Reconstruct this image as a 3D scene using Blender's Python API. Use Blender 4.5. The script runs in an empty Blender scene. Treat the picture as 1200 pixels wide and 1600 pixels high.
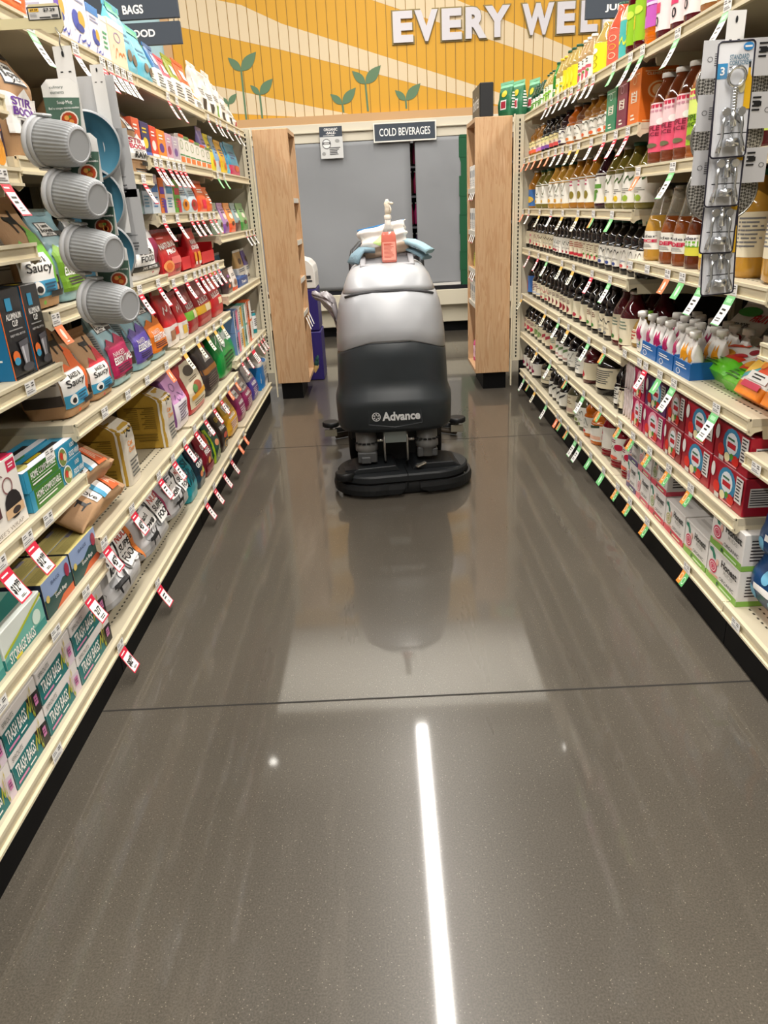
import bpy, bmesh, math, random
from mathutils import Vector, Matrix, noise

# ---------------------------------------------------------------- camera, light, exposure
S = bpy.context.scene
COL = S.collection
PI = math.pi
F_PX, CAM_H = 1150.0, 1.325                      # focal length in pixels of the 1200x1600 frame, lens height

def _axes():
    y = Vector((590 - 600, 321 - 800, F_PX)).normalized()
    z = -Vector((755 - 600, 3650 - 800, F_PX))
    z = (z - y * z.dot(y)).normalized()
    return y.cross(z), y, z                      # world axes in camera (right, down, forward)
AX, AY, AZ = _axes()

cd = bpy.data.cameras.new('camera')
cam = bpy.data.objects.new('camera', cd); COL.objects.link(cam); S.camera = cam
right = Vector((AX[0], AY[0], AZ[0])); down = Vector((AX[1], AY[1], AZ[1])); fwd = Vector((AX[2], AY[2], AZ[2]))
cam.matrix_world = Matrix(((right.x, -down.x, -fwd.x, 0), (right.y, -down.y, -fwd.y, 0), (right.z, -down.z, -fwd.z, CAM_H), (0, 0, 0, 1)))
cd.sensor_fit = 'VERTICAL'; cd.sensor_height = 32.0; cd.lens = 32.0 * F_PX / 1600.0
cd.clip_start = 0.05; cd.clip_end = 100

S.view_settings.view_transform = 'Standard'
try: S.view_settings.look = 'None'
except Exception: pass
S.view_settings.gamma = 1.0
S.view_settings.use_curve_mapping = False
S.view_settings.exposure = -0.22
S.cycles.use_denoising = True
S.cycles.max_bounces = 8
S.cycles.sample_clamp_indirect = 6.0

W = bpy.data.worlds.new('world'); S.world = W; W.use_nodes = True
W.node_tree.nodes['Background'].inputs[0].default_value = (1.0, 0.96, 0.9, 1)
W.node_tree.nodes['Background'].inputs[1].default_value = 0.25

LAMP_Z = 4.40
def strip_light(x, y0, y1, power, width=0.11):
    """the tube of one ceiling strip lamp, running along the aisle"""
    l = bpy.data.lights.new('strip_tube', 'AREA'); l.shape = 'RECTANGLE'
    l.size = width; l.size_y = abs(y1 - y0); l.energy = power * abs(y1 - y0); l.color = (1.0, 0.955, 0.89)
    o = bpy.data.objects.new('strip_tube', l); COL.objects.link(o)
    o.location = (x, (y0 + y1) / 2, LAMP_Z - 0.012)
    return o
STRIPS = [(0.216, -4.5, 7.08, 46), (-2.75, -4.0, 7.0, 40), (3.15, -4.0, 7.0, 40)]
for s_ in STRIPS: strip_light(*s_)
SPOTS = [(-1.44, 6.41, (-1.1, 8.28, 2.8), 27), (1.78, 6.43, (1.3, 8.28, 2.8), 27)]
for x_, y_, t_, p_ in SPOTS:                     # track spots washing the painted wall
    l = bpy.data.lights.new('track_spot_beam', 'SPOT'); l.energy = p_; l.spot_size = math.radians(78); l.spot_blend = 0.7
    l.shadow_soft_size = 0.05; l.color = (1.0, 0.955, 0.89)
    o = bpy.data.objects.new('track_spot_beam', l); COL.objects.link(o)
    o.location = (x_, y_ + .05, LAMP_Z - 0.18)
    o.rotation_euler = (Vector(t_) - o.location).to_track_quat('-Z', 'Y').to_euler()

# added unseen strip light, brightening the soffit that the floor reflects
l = bpy.data.lights.new('added_soffit_light', 'AREA'); l.shape = 'RECTANGLE'; l.size = 6.6; l.size_y = .10; l.energy = 360; l.color = (1.0, 0.97, 0.92)
o = bpy.data.objects.new('added_soffit_light', l); COL.objects.link(o); o.location = (.6, 7.24, 4.42); o.rotation_euler = (math.radians(122), 0, 0)

# ---------------------------------------------------------------- pixel helpers (photo pixel -> point on a real plane)
def ray(px, py):
    c = Vector((px - 600, py - 800, F_PX))
    return Vector((AX.dot(c), AY.dot(c), AZ.dot(c)))
def on_x(px, py, X):
    d = ray(px, py); t = X / d.x; return d * t + Vector((0, 0, CAM_H))
def on_y(px, py, Y):
    d = ray(px, py); t = Y / d.y; return d * t + Vector((0, 0, CAM_H))
def on_z(px, py, Z):
    d = ray(px, py); t = (Z - CAM_H) / d.z; return d * t + Vector((0, 0, CAM_H))
def y_at(px, X, Z):
    """Y of the point of the line (X, *, Z) that the photo shows in pixel column px"""
    zz = Z - CAM_H; k = px - 600
    a = F_PX * (AX[0] * X + AZ[0] * zz) - k * (AX[2] * X + AZ[2] * zz)
    b = k * AY[2] - F_PX * AY[0]
    return a / b

# ---------------------------------------------------------------- materials
_M = {}
def rgb(h):
    h = h.lstrip('#'); v = [int(h[i:i + 2], 16) / 255 for i in (0, 2, 4)]
    return tuple(c / 12.92 if c <= 0.04045 else ((c + 0.055) / 1.055) ** 2.4 for c in v) + (1.0,)
def mat(h, rough=0.5, metal=0.0, coat=0.0, trans=0.0, ior=1.45, alpha=1.0, bump=0.0, bscale=60.0, spec=0.5):
    key = (h, rough, metal, coat, trans, ior, alpha, bump, bscale, spec)
    if key in _M: return _M[key]
    m = bpy.data.materials.new('finish_%s_%d' % (h.strip('#'), len(_M))); m.use_nodes = True
    nt = m.node_tree; b = nt.nodes['Principled BSDF']
    b.inputs['Base Color'].default_value = rgb(h); b.inputs['Roughness'].default_value = rough
    b.inputs['Metallic'].default_value = metal; b.inputs['Coat Weight'].default_value = coat
    b.inputs['Transmission Weight'].default_value = trans; b.inputs['IOR'].default_value = ior
    b.inputs['Alpha'].default_value = alpha; b.inputs['Specular IOR Level'].default_value = spec
    if bump:
        tc = nt.nodes.new('ShaderNodeTexCoord'); n = nt.nodes.new('ShaderNodeTexNoise'); n.inputs['Scale'].default_value = bscale
        n.inputs['Detail'].default_value = 3.0
        bp = nt.nodes.new('ShaderNodeBump'); bp.inputs['Strength'].default_value = bump; bp.inputs['Distance'].default_value = 0.01
        nt.links.new(tc.outputs['Object'], n.inputs['Vector']); nt.links.new(n.outputs['Fac'], bp.inputs['Height'])
        nt.links.new(bp.outputs['Normal'], b.inputs['Normal'])
    _M[key] = m
    return m
def node_mat(name):
    m = bpy.data.materials.new(name); m.use_nodes = True
    nt = m.node_tree; return m, nt, nt.nodes['Principled BSDF'], (lambda t: nt.nodes.new(t)), nt.links.new
def ink(h): return mat(h, 0.45)
def foil(h, r=0.32): return mat(h, r, coat=0.25, bump=0.25, bscale=28)
def kraft(h='#a8835f'): return mat(h, 0.75, bump=0.2, bscale=40)
def card(h): return mat(h, 0.42, coat=0.1)
def plastic(h, r=0.4): return mat(h, r)

# ---------------------------------------------------------------- mesh builder
class MB:
    def __init__(s): s.v = []; s.f = []; s.m = []; s.sm = []; s.mats = []
    def mi(s, m):
        if m not in s.mats: s.mats.append(m)
        return s.mats.index(m)
    def add(s, vs, fs, m, smooth=False):
        o = len(s.v); k = s.mi(m); s.v += [tuple(p) for p in vs]
        for f in fs: s.f.append([i + o for i in f]); s.m.append(k); s.sm.append(smooth)
    def box(s, a, b, m):
        x0, y0, z0 = a; x1, y1, z1 = b
        s.add([(x0, y0, z0), (x1, y0, z0), (x1, y1, z0), (x0, y1, z0), (x0, y0, z1), (x1, y0, z1), (x1, y1, z1), (x0, y1, z1)],
              [(3, 2, 1, 0), (4, 5, 6, 7), (0, 1, 5, 4), (1, 2, 6, 5), (2, 3, 7, 6), (3, 0, 4, 7)], m)
    def rings(s, rings, m, cap0=True, cap1=True, smooth=True, mfun=None):
        n = len(rings[0]); o = len(s.v)
        for r in rings: s.v += [tuple(p) for p in r]
        for i in range(len(rings) - 1):
            k = s.mi(mfun(i) if mfun else m)
            for j in range(n):
                a = o + i * n + j; b = o + i * n + (j + 1) % n
                s.f.append([a, b, b + n, a + n]); s.m.append(k); s.sm.append(smooth)
        if cap0: s.f.append([o + j for j in reversed(range(n))]); s.m.append(s.mi(mfun(0) if mfun else m)); s.sm.append(False)
        if cap1:
            e = o + (len(rings) - 1) * n
            s.f.append([e + j for j in range(n)]); s.m.append(s.mi(mfun(len(rings) - 2) if mfun else m)); s.sm.append(False)
    def lathe(s, prof, m, n=20, c=(0, 0, 0), axis='z', cap0=True, cap1=True, mfun=None):
        rs = []
        for r, z in prof:
            ring = []
            for j in range(n):
                a = 2 * PI * j / n; p = (r * math.cos(a), r * math.sin(a), z)
                if axis == 'x': p = (z, p[0], p[1])
                elif axis == 'y': p = (p[1], z, p[0])
                ring.append((p[0] + c[0], p[1] + c[1], p[2] + c[2]))
            rs.append(ring)
        s.rings(rs, m, cap0, cap1, True, mfun)
    def tube(s, pts, r, m, n=8, closed=False):
        pts = [Vector(p) for p in pts]; rs = []
        up0 = None
        for i, p in enumerate(pts):
            a = pts[(i - 1) % len(pts)] if (closed or i > 0) else p
            b = pts[(i + 1) % len(pts)] if (closed or i < len(pts) - 1) else p
            t = (b - a).normalized()
            u = Vector((0, 0, 1)) if abs(t.z) < .9 else Vector((1, 0, 0))
            if up0 is not None: u = up0
            e1 = (u - t * u.dot(t)).normalized(); e2 = t.cross(e1); up0 = e1
            rr = r[i] if isinstance(r, (list, tuple)) else r
            rs.append([p + e1 * rr * math.cos(2 * PI * j / n) + e2 * rr * math.sin(2 * PI * j / n) for j in range(n)])
        if closed: rs.append(rs[0])
        s.rings(rs, m, not closed, not closed)
    def prism(s, poly, y0, y1, m):
        """polygon of (x, z) pushed along y"""
        n = len(poly)
        vs = [(x, y0, z) for x, z in poly] + [(x, y1, z) for x, z in poly]
        s.add(vs, [list(range(n)), list(reversed(range(n, 2 * n)))] + [(i, i + n, (i + 1) % n + n, (i + 1) % n) for i in range(n)], m)
    def build(s, name, parent=None, bevel=0.0, seg=2):
        me = bpy.data.meshes.new(name); me.from_pydata(s.v, [], s.f)
        for m in s.mats: me.materials.append(m)
        me.polygons.foreach_set('material_index', s.m); me.polygons.foreach_set('use_smooth', s.sm)
        me.update()
        bm = bmesh.new(); bm.from_mesh(me)
        bmesh.ops.recalc_face_normals(bm, faces=bm.faces)
        if bevel:
            bmesh.ops.bevel(bm, geom=[e for e in bm.edges if len(e.link_faces) == 2 and e.calc_face_angle(0) > .5], offset=bevel, segments=seg, affect='EDGES', profile=.5)
        bm.to_mesh(me); bm.free()
        o = bpy.data.objects.new(name, me); COL.objects.link(o)
        if parent: o.parent = parent
        return o

def empty(name, loc=(0, 0, 0), rz=0.0):
    o = bpy.data.objects.new(name, None); COL.objects.link(o); o.location = loc; o.rotation_euler = (0, 0, rz); o.empty_display_size = .05
    return o
def tag(o, label, cat, group=None, kind=None):
    if label: o['label'] = label
    if cat: o['category'] = cat
    if group: o['group'] = group
    if kind: o['kind'] = kind
    return o
def struct(o, label=None):
    o['kind'] = 'structure'
    if label: o['label'] = label
    return o
def copy_tree(o, parent=None):
    c = o.copy(); COL.objects.link(c)
    if parent: c.parent = parent
    for ch in list(o.children): copy_tree(ch, c)
    return c

# ---------------------------------------------------------------- lettering
_T = {}
def glyphs(txt, bold=0.0):
    """flat triangles of a word, scaled to the unit square, and its own width / height"""
    key = (txt, bold)
    if key in _T: return _T[key]
    c = bpy.data.curves.new('lettering', 'FONT'); c.body = txt; c.size = 1.0; c.resolution_u = 3; c.offset = bold
    c.fill_mode = 'FRONT'
    o = bpy.data.objects.new('lettering', c); COL.objects.link(o)
    dg = bpy.context.evaluated_depsgraph_get(); dg.update()
    me = o.evaluated_get(dg).to_mesh()
    vs = [(p.co.x, p.co.y) for p in me.vertices]; fs = [list(p.vertices) for p in me.polygons]
    o.evaluated_get(dg).to_mesh_clear()
    bpy.data.objects.remove(o); bpy.data.curves.remove(c)
    if not vs: vs = [(0, 0), (1, 1)]
    x0 = min(p[0] for p in vs); x1 = max(p[0] for p in vs); y0 = min(p[1] for p in vs); y1 = max(p[1] for p in vs)
    sx = max(x1 - x0, 1e-6); sy = max(y1 - y0, 1e-6)
    _T[key] = ([((p[0] - x0) / sx, (p[1] - y0) / sy) for p in vs], fs, sx / sy)
    return _T[key]

def grid_cut(pts, fs, step):
    """cut flat print along a grid so that it can follow a curved surface"""
    bm = bmesh.new(); vv = [bm.verts.new((p[0], p[1], 0)) for p in pts]
    for f in fs:
        try: bm.faces.new([vv[i] for i in f])
        except ValueError: pass
    bmesh.ops.triangulate(bm, faces=[f for f in bm.faces if len(f.verts) > 3])
    for ax in (0, 1):
        lo = min(p[ax] for p in pts); hi = max(p[ax] for p in pts); k = math.floor(lo / step) + 1
        while k * step < hi:
            co = [0, 0, 0]; co[ax] = k * step; no = [0, 0, 0]; no[ax] = 1
            bmesh.ops.bisect_plane(bm, geom=bm.verts[:] + bm.edges[:] + bm.faces[:], plane_co=co, plane_no=no, dist=1e-6); k += 1
    bm.verts.index_update()
    r = [(v.co.x, v.co.y) for v in bm.verts], [[v.index for v in f.verts] for f in bm.faces]
    bm.free(); return r

def put_print(mb, items, fn, step=0.12, lift=0.0004, start=0):
    """lay print on a surface: fn(u, v, off) -> point; u to the right, v up, both 0..1"""
    for i, d in enumerate(items):
        off = lift * (1.5 + start + i * 0.8); k = d[0]
        def warp(pts): return [fn(u, v, off) for u, v in pts]
        if k == 'r':
            _, u0, v0, u1, v1, m = d
            nu = max(1, math.ceil(abs(u1 - u0) / step)); nv = max(1, math.ceil(abs(v1 - v0) / step))
            pts = [(u0 + (u1 - u0) * a / nu, v0 + (v1 - v0) * b / nv) for b in range(nv + 1) for a in range(nu + 1)]
            mb.add(warp(pts), [(b * (nu + 1) + a, b * (nu + 1) + a + 1, (b + 1) * (nu + 1) + a + 1, (b + 1) * (nu + 1) + a) for b in range(nv) for a in range(nu)], m, True)
        elif k == 't':
            txt, u0, v0, u1, v1, m = d[1:7]; rot = d[7] if len(d) > 7 else 0; bold = d[8] if len(d) > 8 else 0.02
            vs, fs, _ = glyphs(txt, bold)
            if rot == 90: pts = [(u1 - (u1 - u0) * y, v0 + (v1 - v0) * x) for x, y in vs]
            elif rot == -90: pts = [(u0 + (u1 - u0) * y, v1 - (v1 - v0) * x) for x, y in vs]
            else:
                sl = rot if rot else 0.0
                pts = [(u0 + (u1 - u0) * x, v0 + (v1 - v0) * y + sl * (x - .5)) for x, y in vs]
            if step < .5 and abs(u1 - u0) > step * 1.5: pts, fs = grid_cut(pts, fs, step)
            mb.add(warp(pts), fs, m)
        elif k == 'c':
            _, u, v, ru, rv, m = d; n = 14
            pts = [(u, v)] + [(u + ru * .5 * math.cos(2 * PI * j / n), v + rv * .5 * math.sin(2 * PI * j / n)) for j in range(n)] + [(u + ru * math.cos(2 * PI * j / n), v + rv * math.sin(2 * PI * j / n)) for j in range(n)]
            mb.add(warp(pts), [(0, 1 + j, 1 + (j + 1) % n) for j in range(n)] + [(1 + j, 1 + n + j, 1 + n + (j + 1) % n, 1 + (j + 1) % n) for j in range(n)], m, True)
        elif k == 'o':                                        # ring
            _, u, v, ru, rv, m = d; n = 20; q = .82
            pts = [(u + ru * q * math.cos(2 * PI * j / n), v + rv * q * math.sin(2 * PI * j / n)) for j in range(n)] + [(u + ru * math.cos(2 * PI * j / n), v + rv * math.sin(2 * PI * j / n)) for j in range(n)]
            mb.add(warp(pts), [(j, n + j, n + (j + 1) % n, (j + 1) % n) for j in range(n)], m, True)
        elif k == 'p':
            _, poly, m = d
            pts, fs = grid_cut(poly, [list(range(len(poly)))], step if step < .5 else 9)
            mb.add(warp(pts), fs, m)
        elif k == 'b':                                        # small-print lines
            _, u0, v0, u1, v1, m, n = d; rr = random.Random(n * 7 + int(u0 * 99))
            for j in range(n):
                va = v1 - (v1 - v0) * (j + .2) / n; vb = v1 - (v1 - v0) * (j + .65) / n; ue = u0 + (u1 - u0) * rr.uniform(.65, 1)
                nu = max(1, math.ceil(abs(ue - u0) / step))
                pts = [(u0 + (ue - u0) * a / nu, vv) for vv in (vb, va) for a in range(nu + 1)]
                mb.add(warp(pts), [(a, a + 1, nu + 2 + a, nu + 1 + a) for a in range(nu)], m)
        elif k == 's':                                        # pen flourish
            _, u0, v0, u1, v1, m, seed = d; rr = random.Random(seed); n = 22; th = abs(v1 - v0) * .07; pts = []
            ph = rr.uniform(0, 6); fr = rr.uniform(2.2, 3.4)
            for j in range(n + 1):
                t = j / n; u = u0 + (u1 - u0) * (t + .05 * math.sin(t * 19 + ph)); v = (v0 + v1) / 2 + (v1 - v0) * .45 * math.sin(t * fr * 2 * PI + ph) * (.6 + .4 * math.sin(t * 5 + ph))
                pts += [(u, v - th), (u, v + th)]
            mb.add(warp(pts), [(2 * j, 2 * j + 2, 2 * j + 3, 2 * j + 1) for j in range(n)], m)

def flat(o, ux, uy):
    """print surface of a flat panel: o origin, ux / uy its full width and height vectors"""
    o = Vector(o); ux = Vector(ux); uy = Vector(uy); n = ux.cross(uy).normalized()
    return lambda u, v, off: o + ux * u + uy * v + n * off

INK = ink('#1a1a1c'); WHITE = ink('#f4f2ee'); GREY = ink('#77777a'); CREAM = ink('#efe6d2')
# ---------------------------------------------------------------- packaged goods
ITEMS = []                                        # (object, look, place, category, group): labels are given at the end
def sgnpow(c, p): return math.copysign(abs(c) ** p, c)

def bag(name, w, h, d, base, zones=(), front=(), side=(), sx=-1, style='stand', n=5.2, seed=0, wr=.05, seal=None, seal_h=.07, nt=40, back=None):
    """a filled bag: front towards -y, width along x, standing on z = 0; zones = [(top fraction, finish)]"""
    def half(v):
        if style == 'stand':
            a = w / 2 * (.95 + .05 * min(1, v / .18)) * (1 - .03 * math.sin(PI * min(1, max(0, (v - .3) / .7))))
            b = d / 2 * ((.86 + .14 * (v / .14)) if v < .14 else (1 if v < .36 else max(.02, 1 - (min(1, (v - .36) / .58)) ** 1.25)))
        elif style == 'pillow':
            q = max(0.0, math.sin(PI * min(1, max(0, v))))
            a = w / 2 * (1 - .06 * q); b = d / 2 * max(.03, q ** .55)
        elif style == 'tall':
            a = w / 2; b = d / 2 * ((.9 + .1 * (v / .1)) if v < .1 else (1 if v < .62 else max(.03, 1 - ((v - .62) / .36) ** 1.3)))
        else:                                     # block bottom with a folded top
            a = w / 2 * (1 - .03 * math.sin(PI * v)); b = d / 2 * (1 if v < .84 else max(.3, 1 - ((v - .84) / .16) ** 1.5 * .7))
        return a, b
    amp = wr * min(w, d)
    def bump(x, y, z):
        return amp * noise.noise(Vector((x * 9 / max(w, .05) * .25, y * 9 / max(w, .05) * .25, z * 5 / h + seed * 7.3))) * min(1, z / h * 6)
    def edge(q): return max(0.0, 1 - abs(q) ** n) ** (1 / n)
    def front_fn(u, v, off):
        a, b = half(v); q = max(-1, min(1, (2 * u - 1) * .985)); x = a * q; y = -b * edge(q); z = v * h
        return (x * (1 + off / a), y - bump(x, y, z) - off, z)
    def side_fn(u, v, off):
        a, b = half(v); q = max(-1, min(1, (2 * u - 1) * .96)) * (-sx); y = b * q; x = sx * a * edge(q); z = v * h
        return (x + sx * (bump(x, y, z) + off), y, z)
    vs = sorted(set([0, .02, .05, .09, .13, .17] + [.14] + [.22 + .035 * i for i in range(21)] + [.95, .975, 1.0] + [z for z, _ in zones if z < 1]))
    qs = [-.985, -.95, -.88, -.75, -.6, -.45, -.3, -.15, 0, .15, .3, .45, .6, .75, .88, .95, .985]; ss = [-.55, -.28, 0, .28, .55]
    outline = [(q, -edge(q), True) for q in qs] + [(edge(q), q, False) for q in ss] + [(-q, edge(q), True) for q in qs] + [(-edge(q), -q, False) for q in ss]
    def ring(v):
        a, b = half(v); out = []
        z = v * h
        for qx, qy, fr in outline:
            x = a * qx; y = b * qy; k = bump(x, y, z)
            out.append((x, y + (k if qy > 0 else -k), z) if fr else (x + (k if qx > 0 else -k), y, z))
        return out
    def mf(i):
        mid = (vs[i] + vs[i + 1]) / 2
        for z, m in zones:
            if mid < z: return m
        return base
    mb = MB(); mb.rings([ring(v) for v in vs], base, True, True, True, mf)
    o = mb.build(name)
    if seal is not None and style != 'block':
        s = MB(); a, b = half(.97); zz = h * (1 - seal_h)
        s.box((-a * 1.005, -b - .0016, zz), (a * 1.005, b + .0016, h * 1.004), seal); s.build('top_seal', o)
    if front: q = MB(); put_print(q, front, front_fn, step=.07, lift=.0008); q.build('front_print', o)
    if side: q = MB(); put_print(q, side, side_fn, step=.07, lift=.0008); q.build('side_print', o)
    if back: back(o, front_fn, half)
    return o

def carton(name, w, h, d, base, front=(), side=(), top=(), sx=-1, bev=.0018):
    mb = MB(); mb.box((-w / 2, -d / 2, 0), (w / 2, d / 2, h), base); o = mb.build(name, None, bev, 1)
    if front: q = MB(); put_print(q, front, flat((-w / 2, -d / 2, 0), (w, 0, 0), (0, 0, h)), step=1); q.build('front_print', o)
    if side:
        q = MB()
        put_print(q, side, flat((-w / 2, d / 2, 0), (0, -d, 0), (0, 0, h)) if sx < 0 else flat((w / 2, -d / 2, 0), (0, d, 0), (0, 0, h)), step=1)
        q.build('side_print', o)
    if top: q = MB(); put_print(q, top, flat((-w / 2, -d / 2, h), (w, 0, 0), (0, d, 0)), step=1); q.build('top_print', o)
    return o

GLASSCLEAR = mat('#e9dfc8', .04, trans=.78, ior=1.3, coat=.5)
def bottle(name, prof, body, cap, capz, label=None, lab=WHITE, lprint=(), span=150, nseg=18, neck=None, capr=None, fill=None):
    """a bottle turned about z; prof = [(radius, height)]; label = (z0, z1); print faces -y"""
    mb = MB()
    if fill:                                      # juice below, clear glass above the fill line
        rf = next(ra + (rb - ra) * (fill - za) / (zb - za) for (ra, za), (rb, zb) in zip(prof, prof[1:]) if za <= fill <= zb)
        low = [p for p in prof if p[1] < fill] + [(rf, fill)]; up = [(rf, fill)] + [p for p in prof if p[1] > fill]
        mb.lathe(low, body, nseg); o = mb.build(name)
        g = MB(); g.lathe(up, GLASSCLEAR, nseg, cap0=False, cap1=False); g.build('clear_neck', o)
    else:
        mb.lathe(prof, body, nseg); o = mb.build(name)
    r = capr or prof[-1][0] * 1.12
    c = MB(); z0, z1 = capz
    c.lathe([(r * .98, z0), (r, z0 + .001), (r, z1 - .0015), (r * .93, z1)], cap, 16); c.build('cap', o)
    if label:
        z0, z1 = label
        def rad(z):
            for (ra, za), (rb, zb) in zip(prof, prof[1:]):
                if za <= z <= zb and zb > za: return ra + (rb - ra) * (z - za) / (zb - za)
            return prof[0][0]
        q = MB(); k = 6
        q.lathe([(max(rad(z0 + (z1 - z0) * t / k) for t in range(k + 1)) * 0 + rad(z0 + (z1 - z0) * t / k) + .0007, z0 + (z1 - z0) * t / k) for t in range(k + 1)], lab, nseg, cap0=False, cap1=False)
        sp = math.radians(span)
        def fn(u, v, off):
            z = z0 + (z1 - z0) * v; a = (u - .5) * sp; rr = rad(z) + .0011 + off
            return (rr * math.sin(a), -rr * math.cos(a), z)
        put_print(q, lprint, fn, step=.14, lift=.0003); q.build('label', o)
    return o

class Kind:
    """one kind of goods: built once, copied with its parts for every further piece"""
    def __init__(s, make): s.make = make; s.o = None; s.used = False
    def get(s):
        if s.o is None: s.o = s.make(); s.used = True; return s.o
        return copy_tree(s.o)
def place(o, x, y, z, rz, rx=0.0, ry=0.0):
    o.location = (x, y, z); o.rotation_euler = (rx, ry, rz); return o
def item(o, look, where, cat, group=None):
    ITEMS.append((o, look, where, cat, group)); return o

XL, XR = -.857, .995                              # outer faces of the price rails
LIP = .038                                        # height of the rail; the deck is flush with its top
FL, FR = XL - .022, XR + .022                     # front line of the goods
def lspan(z, p0, p1, X=None):
    X = FL if X is None else X
    a, b = sorted((y_at(p0, X, z), y_at(p1, X, z))); return (a + b) / 2, b - a
def rspan(z, p0, p1, X=None):
    X = FR if X is None else X
    a, b = sorted((y_at(p0, X, z), y_at(p1, X, z))); return (a + b) / 2, b - a

# bottle shapes, base to lip
def prof_bulb(h, r):                              # straight body, waist, round bulb, neck
    return [(r * .86, 0), (r * .98, .006 * h / .24), (r, .02), (r, .50 * h), (r * .93, .54 * h), (r * .80, .57 * h), (r * .84, .61 * h), (r * .88, .66 * h), (r * .82, .71 * h), (r * .62, .77 * h), (r * .42, .83 * h), (r * .36, .88 * h), (r * .36, .955 * h)]
def prof_bell(h, r):                              # straight body, sloping shoulder
    return [(r * .88, 0), (r * .99, .008), (r, .02), (r, .58 * h), (r * .96, .63 * h), (r * .82, .70 * h), (r * .62, .78 * h), (r * .46, .85 * h), (r * .4, .9 * h), (r * .4, .96 * h)]
def prof_cone(h, r):                              # cider bottle, long conical neck
    return [(r * .9, 0), (r * .99, .008), (r, .018), (r, .42 * h), (r * .97, .46 * h), (r * .88, .54 * h), (r * .74, .65 * h), (r * .60, .76 * h), (r * .5, .86 * h), (r * .46, .92 * h), (r * .46, .97 * h)]
def prof_jug(h, r):                               # big round jug
    return [(r * .85, 0), (r * .98, .01), (r, .03), (r, .60 * h), (r * .97, .66 * h), (r * .86, .73 * h), (r * .62, .80 * h), (r * .36, .86 * h), (r * .28, .90 * h), (r * .28, .96 * h)]
def prof_square(h, r):                            # plastic bottle, ribs and stout shoulder
    return [(r * .9, 0), (r, .008), (r, .05 * h), (r * .96, .07 * h), (r, .09 * h), (r, .14 * h), (r * .97, .155 * h), (r, .17 * h), (r, .66 * h), (r * .97, .70 * h), (r * .8, .80 * h), (r * .5, .89 * h), (r * .42, .91 * h), (r * .42, .97 * h)]
DARK = mat('#0d0709', .07, coat=.3); PURPLE = mat('#2b0a17', .07, coat=.3); MAROON = mat('#4a0d16', .08, coat=.3)
AMBER = mat('#a06a1c', .07, coat=.3); GOLD = mat('#b98a35', .07, coat=.3); CIDER = mat('#7d3f17', .07, coat=.3)
PALE = mat('#a58d4e', .06, coat=.3); ORANGE = mat('#c2620f', .08, coat=.3); REDJ = mat('#7c1420', .08, coat=.3)
OLIVE = mat('#6f6527', .06, coat=.3); SALMON = mat('#b8503a', .08, coat=.3); CLEARG = mat('#6e6a52', .06, coat=.3)
CAPK = mat('#141315', .35); CAPW = mat('#e9e6df', .4); CAPG = mat('#0f4a31', .4); CAPS = mat('#b9b7b0', .25, .7); CAPY = mat('#d9b628', .4); CAPO = mat('#c8c3b5', .35)

def lab_script(ink_c='#3a4a2c', fruit='#b3203a', small='#8c8a80', seed=1):
    return [('s', .2, .45, .8, .92, ink(ink_c), seed), ('b', .2, .26, .8, .42, ink(small), 3), ('c', .35, .15, .1, .1, ink(fruit)), ('c', .58, .13, .1, .09, ink(fruit))]
def lab_band(top, low, txt='#55504a', seed=1):
    return [('r', 0, .55, 1, 1, ink(top)), ('r', 0, 0, 1, .3, ink(low)), ('s', .2, .6, .8, .95, ink(txt), seed), ('b', .2, .34, .8, .5, ink(txt), 2)]
def lab_fruit(c, txt='#444444', leaf='#5f8a32'):
    return [('b', .15, .72, .85, .95, ink(txt), 2), ('r', .15, .5, .85, .64, ink(c)), ('c', .5, .25, .2, .2, ink(c)), ('c', .66, .4, .09, .06, ink(leaf))]
# ---------------------------------------------------------------- the setting
YW = 8.28                                         # wall with the drinks cooler
BEIGE = mat('#cfc6ae', .42); BEIGED = mat('#a9a18b', .5); BLACKM = mat('#08080a', .5); KICK = mat('#060607', .6, spec=.2)

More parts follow.
